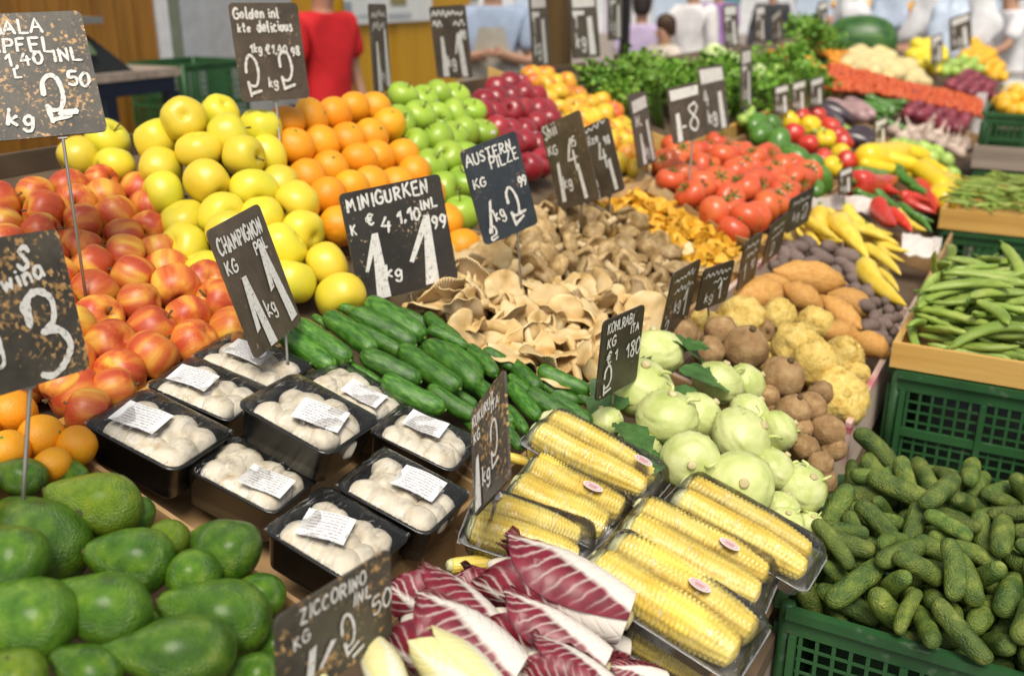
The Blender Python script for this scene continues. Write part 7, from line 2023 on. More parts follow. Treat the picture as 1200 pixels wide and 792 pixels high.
    ('b',1,0.15,0.147,1.871,1.108,0.49,-0.8,0.21,0.28), ('b',3,0.154,0.042,2.304,1.099,0.9,-0.27,0.04,-0.35), ('b',2,0.125,-0.018,1.909,1.076,0.21,0.97,0.08,-0.06),
    ('b',0,0.153,0.185,2.303,1.092,0.31,-0.95,-0.1,-0.01), ('b',3,0.15,0.06,2.114,1.111,0.21,-0.8,-0.55,0.12), ('b',2,0.137,-0.075,1.887,1.074,0.98,0.01,-0.12,-0.15),
    ('b',0,0.119,0.22,2.265,1.096,0.08,0.35,-0.93,-0.08), ('b',2,0.153,-0.035,2.066,1.103,0.77,0.03,0.01,-0.63), ('b',0,0.146,-0.157,2.204,1.098,0.67,-0.24,0.01,-0.7),
    ('b',3,0.136,0.273,2.318,1.081,0.15,0.94,0.3,-0), ('b',0,0.138,0.014,2.358,1.076,0.06,0.06,-0.18,-0.98), ('b',0,0.154,-0.074,2.4,1.084,1,0.06,-0.03,0.02),
    ('b',0,0.116,0.101,2.418,1.085,0.86,0.05,-0.14,0.49), ('b',0,0.123,0.282,2.41,1.078,0.03,-0.02,0.04,-1), ('b',0,0.151,0.142,2.03,1.105,0.93,-0.06,0.11,-0.35),
    ('b',1,0.129,-0.049,2.304,1.097,0.47,0.83,0.18,0.25), ('b',3,0.118,0.314,2.036,1.087,0.56,-0.25,0.2,-0.76), ('b',0,0.116,-0.145,2.216,1.08,0.05,-0.3,0.94,-0.16),
    ('b',3,0.119,-0.184,2.094,1.109,0.58,-0.33,0.5,-0.55), ('b',1,0.111,0.068,2.339,1.09,0.21,0.91,-0.33,-0.11), ('b',0,0.139,-0.055,2.025,1.095,0.79,0.13,0.01,-0.6),
    ('b',0,0.15,0.344,2.29,1.096,0.06,0.9,0.39,0.18), ('b',2,0.154,-0.09,1.993,1.099,0.13,-0.16,0.98,-0.02), ('b',1,0.116,0.205,1.969,1.095,0.49,0.02,0.13,-0.86),
    ('b',3,0.139,0.345,2.221,1.089,0.93,0.12,0.07,0.33), ('b',0,0.123,-0.018,1.94,1.085,0.94,0.3,0.14,-0.12), ('b',1,0.13,0.347,1.997,1.076,0.05,-0.63,-0.76,-0.14),
    ('b',0,0.14,-0.176,2.297,1.087,0.79,-0.13,0.02,-0.6), ('b',1,0.113,-0.14,2.105,1.097,0.01,-0.03,-0.5,0.86), ('b',2,0.139,0.114,1.987,1.096,0.18,-0.92,0.36,-0.02),
    ('b',0,0.148,0.234,1.908,1.085,0.06,-0.04,-0.96,0.25), ('b',2,0.147,0.226,1.919,1.101,0.95,-0.31,0.07,0.03), ('b',0,0.13,0.288,1.945,1.088,0.01,-1,-0.04,0.04),
    ('b',1,0.132,0.241,1.99,1.099,0.58,0.13,-0.1,-0.8), ('b',2,0.121,0.146,2.335,1.093,0.35,-0.84,-0.34,0.23), ('b',2,0.151,0.109,1.878,1.087,0.05,-0.05,0.51,-0.85),
    ('b',3,0.112,-0.151,2.337,1.084,0.34,0.07,0.13,0.93), ('b',0,0.115,0.237,2.132,1.105,0.3,-0.06,0.04,-0.95), ('b',0,0.134,0.34,2.309,1.109,0.15,0.55,0.82,-0.08),
    ('b',2,0.123,0.083,2.373,1.091,0.59,0.02,0.11,0.8), ('b',1,0.153,0.071,1.942,1.093,0.06,-0.18,0.98,0.03), ('b',1,0.128,-0.096,2.124,1.102,0.94,-0.26,-0.22,0),
    ('b',2,0.117,0.109,2.164,1.118,0.49,0.03,-0.13,-0.86), ('b',2,0.135,0.323,2.074,1.111,0.5,-0,0.09,-0.86), ('b',0,0.122,0.38,1.908,1.084,0.69,0.34,0.18,-0.62),
    ('b',2,0.128,0.342,1.99,1.093,0.17,-0.97,0.14,0.11), ('b',0,0.113,0.08,2.2,1.112,0.06,0.98,0.16,0.03), ('b',1,0.129,0.022,2.426,1.092,0.98,-0.11,-0.02,-0.16),
    ('b',0,0.126,0.061,1.893,1.086,0.73,0.68,0.02,-0.01), ('b',3,0.154,0.031,2.027,1.105,0.38,0.08,0.06,0.92), ('b',1,0.133,-0.007,2.27,1.099,0.13,-0.87,-0.47,-0.08),
    ('b',0,0.116,0.284,2.243,1.099,0.87,0.47,0.06,0.12), ('b',1,0.122,0.287,2.098,1.109,0.16,0.45,-0.76,-0.44), ('b',0,0.119,0.052,2.025,1.117,0.07,-0.97,0.24,0.03),
    ('b',1,0.131,0.254,2.107,1.103,0.03,0.98,0.19,0.01), ('b',0,0.134,-0.045,1.925,1.083,0.95,-0.26,-0.04,-0.19), ('b',2,0.133,0.169,1.896,1.114,0.13,0.04,0.99,-0.1),
    ('b',2,0.145,0.153,2.271,1.097,0.98,-0.15,-0.06,0.11), ('b',2,0.148,0.065,2.307,1.1,0.39,0.85,-0.32,-0.15), ('b',0,0.142,-0.098,2.155,1.107,0.98,-0.15,0,0.13),
    ('b',0,0.112,0.075,1.916,1.093,0.26,0.95,0.03,0.17), ('b',0,0.147,0.058,2.222,1.109,0.11,0.19,-0.95,0.21), ('b',2,0.136,0.068,2.049,1.114,0.07,-0.97,0.21,0.11),
    ('b',0,0.13,0.306,2.156,1.103,0.24,-0.01,-0.08,-0.97), ('b',1,0.119,0.041,2.141,1.127,0.96,-0.11,-0.02,-0.25), ('b',3,0.146,0.308,2.216,1.105,0.46,-0.88,-0.12,0.06),
    ('b',1,0.15,0.324,2.238,1.107,0.9,0.41,0.06,0.07), ('b',0,0.128,0.114,1.987,1.118,0.08,-0.75,0.65,-0.09), ('b',1,0.15,-0.018,2.146,1.112,0.76,-0.17,0.13,-0.62),
    ('b',2,0.145,0.231,2.348,1.091,0.13,-0.08,-0.06,-0.99), ('b',3,0.14,0.277,1.974,1.11,1,0.06,0.07,-0.01), ('b',1,0.147,0.021,1.928,1.101,0.11,0.33,0.92,0.21),
    ('b',1,0.11,0.147,2.408,1.086,0.05,0.69,-0.72,-0.09), ('b',0,0.15,0.098,2.094,1.126,0.07,0.51,-0.86,-0.02), ('b',3,0.122,0.286,2.062,1.098,0.16,-0.52,0.82,-0.18),
    ('b',0,0.154,-0.121,1.955,1.104,0.06,0.97,-0.23,0.04), ('b',2,0.14,-0.108,2.343,1.101,0.29,-0.94,0.16,0.13), ('b',0,0.124,0.307,2.411,1.097,0.03,-0.78,-0.61,0.13),
    ('b',3,0.132,-0.113,2.026,1.103,0.67,0.04,-0.2,-0.72), ('b',2,0.133,0.3,2.182,1.107,0.07,0.03,-0.09,-0.99), ('b',3,0.138,-0.145,2.073,1.102,0.37,0.07,0.04,-0.93),
    ('b',2,0.149,-0.186,2.424,1.095,0.69,-0.13,-0.39,0.6), ('b',3,0.124,0.246,2.198,1.115,0.62,-0.02,-0.05,0.78), ('b',1,0.13,0.171,2.071,1.108,0.02,0.01,0.02,-1),
    ('b',2,0.124,0.036,2.367,1.106,0.03,0.51,0.86,-0.05), ('b',0,0.136,-0.138,1.932,1.08,0.89,-0.22,-0.01,-0.39), ('b',1,0.131,0.17,2.163,1.115,0.1,0.34,-0.93,0.04),
    ('b',0,0.131,-0.051,2.18,1.121,0.09,0.17,0.98,-0.07), ('b',2,0.127,0.376,2.371,1.084,0.7,-0.45,-0.07,0.56), ('b',3,0.144,0.027,1.959,1.104,0.52,-0.81,0.21,-0.17),
    ('b',1,0.119,0.105,2.244,1.114,0.09,0.29,0.85,0.42), ('b',1,0.14,0.227,2.349,1.107,0.25,0.08,-0.15,0.95), ('b',2,0.114,0.166,1.943,1.103,0.04,0.01,0.09,-1),
    ('b',0,0.134,0.377,2.443,1.088,0.72,-0.09,-0.05,0.69), ('b',1,0.141,-0.112,2.276,1.092,0.88,-0.15,-0.08,0.45), ('b',2,0.15,0.288,1.896,1.096,0.05,0.28,-0.96,-0.03),
    ('b',3,0.142,0.311,2.309,1.105,0.01,-0.46,-0.86,0.21), ('b',1,0.144,0.042,2.174,1.127,0.05,0.14,0.98,0.1), ('b',0,0.115,0.374,2.064,1.099,0.34,0.39,0.29,0.8),
    ('b',2,0.11,0.202,1.936,1.118,0.9,-0.09,0.06,0.42), ('b',0,0.13,0.277,1.914,1.11,0.17,0.93,-0.34,0), ('b',1,0.127,0.009,2.246,1.106,0.01,0.17,-0.98,-0.14),
    ('b',3,0.142,-0.066,2.146,1.13,0.3,0.92,0.16,0.21), ('b',0,0.146,0.22,2.232,1.111,0.77,-0.1,0.1,-0.63), ('b',1,0.111,0.159,2.229,1.11,0.06,0.23,0.96,0.13),
    ('b',1,0.139,-0.058,2.233,1.115,0.22,0.97,-0.09,0.07), ('b',1,0.151,-0.028,1.907,1.104,0.07,-0.14,-0.19,0.97), ('b',2,0.114,-0.029,1.963,1.106,0.08,-0.98,0.08,-0.18),
    ('b',2,0.127,-0.124,2.069,1.112,0.95,0.19,0.01,0.25), ('b',0,0.152,0.257,2.385,1.087,0.04,-0.99,-0.1,-0.01), ('b',1,0.125,0.045,2.237,1.118,0.99,0.02,-0.05,0.1),
    ('b',1,0.142,0.137,2.287,1.112,0.13,0.98,-0.14,0.05), ('b',1,0.132,0.192,2.153,1.117,0.11,-0.9,-0.43,-0.06), ('b',1,0.125,0.351,1.916,1.083,0.9,-0.06,-0.03,0.42),
    ('b',1,0.149,-0.17,2.218,1.128,0.25,0.64,-0.72,0.03), ('b',3,0.144,0.065,1.955,1.112,0.01,-0.94,0.33,-0), ('b',2,0.155,0.24,2.429,1.096,0.94,0.16,0.11,0.29),
    ('b',2,0.112,-0.06,2.378,1.11,0.1,0.99,-0.02,0.08), ('b',1,0.12,0.064,1.89,1.118,0.21,0.08,-0.95,-0.19), ('b',3,0.12,-0.181,1.92,1.091,0.67,-0.3,-0.15,0.66),
    ('b',1,0.126,0.339,1.96,1.093,0.93,-0.35,0,-0.12), ('b',0,0.112,-0.149,2.018,1.099,0.4,0.07,0.37,-0.83), ('b',3,0.118,0.317,2.113,1.112,0.87,-0.16,-0.11,0.45),
    ('b',0,0.143,-0.184,2.029,1.111,0.64,-0.09,0.57,-0.51), ('b',2,0.154,-0.013,2.093,1.13,0.06,-0.13,0.99,-0.08), ('b',0,0.155,-0.011,2.26,1.118,0.16,-0.17,0.14,0.96),
    ('b',3,0.155,0.083,2.196,1.132,0.14,0.05,0.09,0.99), ('b',0,0.111,0.161,2.096,1.115,0.26,0.91,0.32,0.05), ('b',2,0.151,-0.11,2.381,1.093,0.7,0.09,0.03,-0.7),
    ('b',2,0.136,0.366,2.143,1.122,0.52,0.06,0.05,0.85), ('b',1,0.12,-0.063,1.957,1.116,0.09,0.47,-0.87,0.08), ('b',3,0.15,0.144,2.385,1.108,0.02,-0.37,-0.92,0.11),
    ('b',0,0.131,0.335,2.045,1.108,0.79,0.08,-0.22,0.57), ('b',2,0.113,0.175,2.076,1.121,0.07,-0.96,-0.25,0.07), ('b',1,0.145,0.056,2.078,1.148,0.47,0.87,-0.1,-0.09),
    ('b',0,0.118,0.003,1.923,1.109,0.07,-0.18,-0.29,0.94), ('b',0,0.15,0.065,1.996,1.123,0.12,-0.12,-0,0.99), ('b',2,0.153,-0.074,2.044,1.12,0.17,0,0.02,-0.98),
    ('b',0,0.15,0.225,2.047,1.108,0.99,-0.11,-0.04,0.06), ('b',2,0.117,0.115,2.098,1.139,0.15,-0.92,0.36,0.01), ('b',0,0.146,0.264,2.269,1.114,0.12,-0.07,-0.96,-0.23),
    ('b',2,0.141,0.208,2.304,1.119,0.98,-0.11,0.03,0.13), ('b',0,0.141,0.204,1.992,1.113,0.96,-0.05,-0,0.29), ('b',1,0.123,0.124,2.338,1.118,0.22,-0.8,0.45,-0.33),
    ('b',2,0.143,0.213,2.062,1.121,0.02,-0.23,0.96,-0.16), ('b',1,0.145,-0.054,1.882,1.104,0.95,0.25,-0.15,0.12), ('b',2,0.138,0.33,2.148,1.128,0.09,0.24,0.96,-0.05),
    ('b',3,0.142,-0.102,2.27,1.108,0.13,-0.98,0.17,0.01), ('b',3,0.144,-0.113,2.138,1.126,0.06,-0.51,0.85,-0.09), ('b',0,0.144,0.079,2.348,1.106,0.9,-0.06,-0.07,-0.42),
    ('b',3,0.13,0,1.978,1.123,0.06,-0.96,0.26,-0), ('b',3,0.131,-0.135,2.246,1.11,0.06,-0.53,-0.84,-0.11), ('b',3,0.14,0.311,2.018,1.114,0.68,-0.72,0.13,0.03),
    ('b',0,0.128,-0.137,1.949,1.086,0.28,0.05,0.19,0.94), ('b',3,0.151,0.219,2.04,1.137,0.3,-0.88,0.37,0.01), ('b',2,0.151,-0.029,2.293,1.124,0.09,-0.38,0.89,-0.22),
    ('b',1,0.153,-0.151,2.111,1.122,0.32,-0.8,-0.5,0.09), ('b',3,0.132,-0.114,2.211,1.115,0.06,-1,0,0), ('b',0,0.146,0.17,2.153,1.136,0.04,-0.03,0.25,-0.97),
    ('b',0,0.148,0.125,2.023,1.13,0.2,-0.2,-0.93,0.25), ('b',0,0.112,0.215,2.126,1.127,0.92,0.33,0.11,-0.19), ('b',1,0.119,0.356,1.977,1.104,0.3,-0.12,0.13,-0.94),
    ('b',2,0.141,0.229,2.071,1.135,0.09,-0.93,0.35,-0.06), ('b',3,0.117,0.338,1.918,1.101,0.31,0.15,-0.15,0.93), ('b',2,0.126,-0.07,2.103,1.131,0.04,0.08,-0.21,-0.97),
    ('b',2,0.141,0.328,2.395,1.101,0.32,-0.48,-0.77,0.27), ('b',2,0.116,-0.034,2.332,1.101,0.17,0.25,-0.62,-0.73), ('b',1,0.131,0.076,2.177,1.144,0.08,0.05,-0.01,-1),
    ('b',3,0.142,0.33,1.872,1.094,0.11,0.09,-0.9,0.41), ('b',2,0.142,0.183,2.224,1.132,0.29,0.79,-0.53,-0.14), ('b',0,0.132,0.157,2.023,1.132,0.09,0.95,-0.29,-0.07),
    ('b',0,0.155,0.299,2.063,1.129,0.04,0.89,-0.45,0.02), ('b',1,0.153,-0.006,2.398,1.109,0.49,0.1,0.07,-0.86), ('b',2,0.151,0.238,2.33,1.123,0.18,-0.06,-0.18,-0.96),
    ('b',3,0.151,-0.046,2.282,1.146,0.1,-0.8,0.58,0.09), ('b',1,0.148,-0.034,1.973,1.127,0.24,-0.06,0.12,0.96), ('b',0,0.141,0.088,1.913,1.131,0.21,0.98,-0.05,0),
    ('b',3,0.15,-0.089,2.322,1.109,0.41,0.89,0.12,0.12), ('b',3,0.111,0.305,2.204,1.119,0.66,0.75,0.04,-0.01), ('b',3,0.123,-0.114,2.288,1.12,0.95,-0.13,0.1,0.27),
    ('b',2,0.15,-0.055,2.031,1.138,0.05,-0.94,-0.34,0.05), ('b',1,0.145,-0.153,2.027,1.119,0.91,-0.03,-0.09,0.41), ('b',0,0.154,-0.089,2.128,1.143,0.01,-0.02,-0.06,1),
    ('b',1,0.152,-0.107,2.252,1.127,0.26,0.86,0.43,0.11), ('b',2,0.138,0.119,1.891,1.129,0.41,0.91,-0.04,-0.04), ('b',0,0.117,-0.114,2.003,1.121,0.97,-0.12,-0.04,0.19),
    ('b',3,0.141,0.07,2.149,1.146,0.16,-0.07,0.5,-0.85), ('b',1,0.153,-0.08,2.34,1.127,0.82,-0.11,-0.03,-0.56), ('b',3,0.13,-0.055,1.936,1.131,0.18,-0.84,0.5,-0.08),
    ('b',3,0.125,0.022,2.033,1.134,0.01,0.06,0.37,-0.93), ('b',0,0.132,0.369,1.969,1.115,0.17,0.49,-0.81,-0.27), ('b',2,0.153,-0.033,2.19,1.137,0.01,-1,-0.06,0.01),
    ('b',3,0.145,0.066,2.354,1.119,0.3,-0.73,0.54,-0.3), ('b',2,0.154,-0.113,2.041,1.144,0.12,-0.99,-0.08,-0.06), ('b',1,0.132,0.118,2.213,1.125,0.95,-0.25,0.02,-0.15),
    ('b',0,0.129,0.173,1.942,1.12,0.09,-0.14,0.96,-0.22),
]
# ------------------------------------------------------------------ plastic crates, wooden trays and their heaps on the aisle side
def crate(label, x0, x1, y0, y1, z0, z1, detail=True, name='plastic_crate', m=None):
    m = m or M['crate']
    o = empty(name, Matrix.Translation(((x0 + x1) / 2, (y0 + y1) / 2, z0)))
    tag(o, label, 'crate', 'green plastic crates beside the stall')
    t = .006
    part(o, 'bottom', MB().box((x0 + .02, y0 + .02, z0), (x1 - .02, y1 - .02, z0 + .006)), m)

    def side(L, n_bars):
        """Local: X along 0..L, Y thickness outward negative, Z up."""
        Hh = z1 - z0
        mb = MB()
        mb.box((0, -.010, Hh - .014), (L, .006, Hh))                       # rim
        mb.box((.0, -.002, Hh - .040), (L, .003, Hh - .0145))              # band below the rim
        mb.box((.012, -.006, Hh * .50 - .008), (L - .012, .003, Hh * .50 + .008))
        mb.box((.012, -.004, .0), (L - .012, .003, Hh * .16))
        if detail:
            ribs = max(2, round(L / .15))
            for i in range(ribs + 1):
                x = .012 + (L - .024) * i / ribs
                mb.box((x - .005, -.009, .002), (x + .005, .0025, Hh - .0405))
            k = int(L / .0215)
            for i in range(1, k):
                x = L * i / k
                if any(abs(x - (.012 + (L - .024) * j / ribs)) < .008 for j in range(ribs + 1)):
                    continue
                mb.box((x - .0026, -.001, Hh * .165), (x + .0026, .002, Hh * .50 - .0085))
                mb.box((x - .0026, -.001, Hh * .50 + .0085), (x + .0026, .002, Hh - .0405))
            for zz in (.25, .335, .415, .59, .675, .755):
                mb.box((.018, -.0006, Hh * zz - .0022), (L - .018, .0014, Hh * zz + .0022))
            mb.box((L / 2 - .06, -.005, Hh * .57), (L / 2 + .06, .0035, Hh - .0406))      # hand-hold plate
            mb.box((L / 2 - .045, -.0085, Hh * .60), (L / 2 + .045, -.0052, Hh * .63))
        else:
            mb.box((.012, 0, Hh * .165), (L - .012, .002, Hh - .0405))
        return mb
    for ox, oy, a, L in ((x0, y0, 0, x1 - x0), (x1, y0, 90, y1 - y0), (x1, y1, 180, x1 - x0), (x0, y1, 270, y1 - y0)):
        Mx = Matrix.Translation((ox, oy, z0)) @ Matrix.Rotation(math.radians(a), 4, 'Z')
        ins = .011
        part(o, 'side_panel', side(L - 2 * ins, 0).xf(Mx @ Matrix.Translation((ins, 0, 0))), m)
    for cx_, cy_ in ((x0, y0), (x1, y0), (x1, y1), (x0, y1)):
        part(o, 'corner_post', lathe([(0, 0), (0, .0105), (z1 - z0, .0105), (z1 - z0 + .0005, 0)], 12, 1).xf(Matrix.Translation((cx_ + (.0095 if cx_ == x0 else -.0095), cy_ + (.0095 if cy_ == y0 else -.0095), z0))), m, True)
    return o


def wood_tray(label, x0, x1, y0, y1, z0, z1, m, name='wooden_tray'):
    o = empty(name, Matrix.Translation(((x0 + x1) / 2, (y0 + y1) / 2, z0)))
    tag(o, label, 'tray')
    t = .012
    part(o, 'bottom', MB().box((x0 + t, y0 + t, z0), (x1 - t, y1 - t, z0 + .005)), m)
    for lo, hi in (((x0, y0, z0), (x1, y0 + t, z1)), ((x0, y1 - t, z0), (x1, y1, z1)), ((x0, y0 + t + .0005, z0), (x0 + t, y1 - t - .0005, z1 - .002)), ((x1 - t, y0 + t + .0005, z0), (x1, y1 - t - .0005, z1 - .002))):
        part(o, 'board', MB().box(lo, hi), m)
    return o


crate('green plastic crate heaped with gherkins, its lattice front showing', -.232, .39, 1.175, 1.615, .66, .90)
crate('green crate under the gherkin crate', -.232, .39, 1.175, 1.615, .40, .645, False)
crate('lowest green crate of the stack under the gherkins', -.232, .39, 1.175, 1.615, .0, .39, False)
wood_tray('yellow pine tray full of broad bean pods on a green crate', -.212, .41, 1.845, 2.44, 1.022, 1.070, M['wood'])
crate('green plastic crate under the pine tray of broad beans', -.205, .40, 1.85, 2.43, .775, 1.018)
crate('lower green crate in the stack under the broad beans', -.205, .40, 1.85, 2.43, .52, .76, False)
crate('bottom green crate of the stack under the broad beans', -.205, .40, 1.85, 2.43, .0, .51, False)
wood_tray('pine tray of thin green beans, second tray along the aisle', -.285, .33, 3.20, 3.75, .995, 1.055, M['wood'])
crate('green crate under the tray of thin green beans', -.28, .32, 3.21, 3.74, .74, .99)
crate('bottom green crate below the thin green beans', -.28, .32, 3.21, 3.74, .0, .73, False)
wood_tray('grey weathered wooden tray behind the thin green beans', -.30, .30, 4.35, 4.9, 1.00, 1.09, M['grey_wood'])
crate('green crate under the grey weathered tray', -.29, .29, 4.36, 4.89, .0, .99, False)
crate('green crate topped with orange fruit on the grey weathered tray', -.285, .285, 4.40, 4.86, 1.012, 1.215)

for kind, vi, L, x, y, z, qw, qx, qy, qz in SIM:
    if kind == 'g':
        put('gherkin', Matrix.Translation((x, y, z)) @ Quaternion((qw, qx, qy, qz)).normalized().to_matrix().to_4x4() @ Matrix.Diagonal((L, L, L, 1)), 'gherkin', '', 'gherkin', 'gherkin', 'gherkins heaped in the green crate', vi)
    else:
        put('broad_bean', Matrix.Translation((x, y, z)) @ Quaternion((qw, qx, qy, qz)).normalized().to_matrix().to_4x4() @ Matrix.Diagonal((L * 1.04, L * 1.3, L * 1.2, 1)), 'broad_bean', '', 'broad bean pod', 'bean', 'broad bean pods heaped in the pine tray', vi)
bed = slab(-.19, .38, 1.87, 2.42, .0, .001)
# thin beans: a low mound of crossing pods
random.seed(4)
for i in range(170):
    y = random.uniform(3.22, 3.72)
    x = random.uniform(-.26, .28)
    z = 1.035 + .075 * math.cos((x) * 4.0) * math.cos((y - 3.47) * 4.5) + random.uniform(-.008, .012)
    t = random.gauss(-.3, .5)
    d = Vector((math.cos(t), math.sin(t), random.gauss(0, .12)))
    put('thin_bean', basis(d, (0, 0, 1), (x, y, z), random.uniform(.12, .17)) @ Matrix.Rotation(random.uniform(0, 6), 4, 'X'), 'thin_bean', '', 'thin green bean', 'bean', 'thin green beans heaped in a pine tray')
for i in range(60):
    x, y = random.uniform(-.26, .10), random.uniform(4.43, 4.83)
    put('clementine', upright(rdir(0, 90), 0, Vector((x, y, 1.21 + random.uniform(0, .05))), random.uniform(.9, 1.2)), 'clementine', '', 'orange fruit at the far crate', 'fruit', 'orange fruit on the far crate', None, None, False)
p = at_d(1194, 112, 4.55)
put('pale_potato', basis((1, .3, 0), (0, 0, 1), p, .17), None, '', 'pale_melon', 'melon', None, 0, 'pale oval melon by the far orange fruit crate').name = 'pale_melon'
o = link('white_post', MB().box((-.45, 6.15, 0), (-.40, 6.20, 1.12)).mesh('white_post', False))
o.data.materials.append(flat('white_plastic', (.75, .73, .70), .5))
tag(o, 'white post at the aisle corner below the bank of red fruit', 'post')

# ------------------------------------------------------------------ ground and the vendors' booth behind the stall
g = MB().add([(-60, -20, 0), (60, -20, 0), (60, 90, 0), (-60, 90, 0)], [(0, 1, 2, 3)]).mesh('ground', False)
g.materials.append(mat('paving', [(.3, (.20, .19, .175)), (.7, (.34, .325, .30))], scale=3, detail=6, rgh=.85, vv=0, bump=.2, bscale=20))
tag(link('ground', g), None, None, None, 'structure')

M['plank'] = mat('varnished_planks', [(.3, (.20, .085, .012)), (.6, (.36, .16, .022)), (.8, (.46, .22, .03))], scale=6, stretch=(1, 3, .25), detail=5, rgh=.45, vv=0)
M['ochre'] = mat('ochre_panel', [(.3, (.50, .25, .008)), (.7, (.60, .33, .012))], scale=4, stretch=(1, 3, .25), detail=5, rgh=.5, vv=0)
XW = -4.4


def wy(u, v=50):
    return at_x(u, v, XW).y


def planks(name, label, y0, y1, z1, pw, m, th=.03, x=XW, cat='wall'):
    mb = MB()
    n = max(1, round((y1 - y0) / pw))
    for i in range(n):
        a_, b_ = y0 + (y1 - y0) * i / n, y0 + (y1 - y0) * (i + 1) / n
        off = .006 * ((i * 7) % 3)
        mb.box((x - th, a_ + .004, 0), (x + off, b_ - .004, z1))
    me = mb.mesh(name, False)
    me.materials.append(m)
    o = link(name, me)
    tag(o, label, cat)
    return o


planks('plank_wall', 'brown varnished plank wall of the booth behind the red apples', wy(-140), wy(184), 2.7, .14, M['plank'])
planks('plank_wall', 'ochre yellow panelled booth wall behind the oranges', wy(346), wy(552), 2.7, .55, M['ochre'])
planks('door_panel', 'pale grey door panel of the booth beside the red shirt', wy(216), wy(344), 2.7, .5, flat('pale_grey_paint', (.46, .49, .50), .4), cat='door')
planks('door_strip', 'white painted strip standing in for bright light between brown planks and grey door', wy(187), wy(202), 2.7, .5, flat('white_gap_light', (.80, .80, .80), .35), cat='post')  # white paint stands in for the light through the gap here
planks('door_strip', 'dull green upright beside the grey door panel', wy(204), wy(214), 2.7, .5, flat('dull_green_paint', (.20, .23, .16), .45), cat='post')
# notice with rounded corners on the ochre wall
ya, yb = wy(400, 10), wy(502, 10)
zt, zb = at_x(450, -30, XW).z, at_x(450, 27, XW).z
po = rounded_plate(yb - ya, zt - zb, .05, .012).xf(Matrix.Translation((XW + .03, (ya + yb) / 2, (zt + zb) / 2)) @ Matrix.Rotation(PI / 2, 4, 'Z') @ Matrix.Rotation(PI / 2, 4, 'X')).mesh('notice_board', False)
po.materials.append(flat('laminated_paper', (.72, .73, .70), .35, (.62, .65, .64), 6))
o = link('notice_board', po)
tag(o, 'pale notice with rounded corners on the ochre booth wall', 'notice')
for (u0, u1, v0, v1, c) in ((404, 412, 2, 14, (.30, .36, .40)), (458, 476, -4, 7, (.30, .26, .12)), (420, 446, 16, 20, (.5, .54, .55)), (455, 482, 15, 22, (.45, .48, .5))):
    A, B_ = at_x(u0, v1, XW + .04), at_x(u1, v0, XW + .04)
    mb = MB().box((XW + .0365, A.y, A.z), (XW + .040, B_.y, B_.z))
    me = mb.mesh('printed_patch', False)
    me.materials.append(flat('notice_print', c, .5))
    link('printed_patch', me, o)
# table with a weighing scale
XT = -3.55
tr_, tl_ = at_x(212, 79, XT), at_x(-60, 84, XT)
zt = tr_.z
tb = empty('side_table', Matrix.Translation((XT - .2, (tr_.y + tl_.y) / 2, 0)))
tag(tb, 'worn wooden table on dark blue legs behind the red apples', 'table')
part(tb, 'table_top', MB().box((XT - .5, tl_.y, zt - .035), (XT, tr_.y, zt)), M['grey_wood'])
dk = flat('dark_blue_paint', (.012, .018, .035), .4)
part(tb, 'apron_rail', MB().box((XT - .03, tl_.y + .02, zt - .10), (XT - .005, tr_.y - .04, zt - .036)), dk)
for yy in (tr_.y - .075, tl_.y + .05, (tr_.y + tl_.y) / 2 + .12):
    part(tb, 'leg', MB().box((XT - .06, yy, 0), (XT - .006, yy + .055, zt - .101)), dk)
part(tb, 'leg', MB().box((XT - .49, tr_.y - .075, 0), (XT - .44, tr_.y - .02, zt - .036)), dk)
yc = at_x(118, 60, XT).y
sc_ = empty('weighing_scale', Matrix.Translation((XT - .2, yc, zt)))
tag(sc_, 'dark shop scale with a flat metal pan on the booth table', 'scale')
bd = MB().add([(XT - .38, yc - .22, zt), (XT - .04, yc - .22, zt), (XT - .04, yc + .19, zt), (XT - .38, yc + .19, zt), (XT - .36, yc - .16, zt + .15), (XT - .14, yc - .16, zt + .15), (XT - .14, yc + .06, zt + .15), (XT - .36, yc + .06, zt + .15)], [(0, 3, 2, 1), (4, 5, 6, 7), (0, 1, 5, 4), (1, 2, 6, 5), (2, 3, 7, 6), (3, 0, 4, 7)])
part(sc_, 'housing', bd, flat('black_plastic', (.012, .013, .012), .4))
part(sc_, 'pan', MB().box((XT - .40, yc - .24, zt + .20), (XT - .08, yc + .10, zt + .225)), flat('brushed_steel', (.42, .44, .43), .35, metal=.7))
part(sc_, 'pan_support', MB().box((XT - .30, yc - .08, zt + .15), (XT - .20, yc + .0, zt + .20)), M['steel'])
part(sc_, 'display_window', MB().add([(XT - .060, yc - .16, zt + .075), (XT - .060, yc + .02, zt + .075), (XT - .105, yc + .02, zt + .125), (XT - .105, yc - .16, zt + .125)], [(0, 1, 2, 3)]).fn(lambda p: p + Vector((.012, 0, .003))), flat('scale_display', (.10, .14, .07), .2))
# stacked dark crates by the grey door
yl, yr = at_x(216, 100, -3.9).y, at_x(292, 100, -3.9).y
ztop = at_x(250, 71, -3.9).z
for i in range(3):
    h = ztop / 3
    crate(['lowest', 'middle', 'top'][i] + ' dark green crate of the stack before the grey door', -4.3, -3.9, yl, yr, i * h, (i + 1) * h - .008, i == 2)
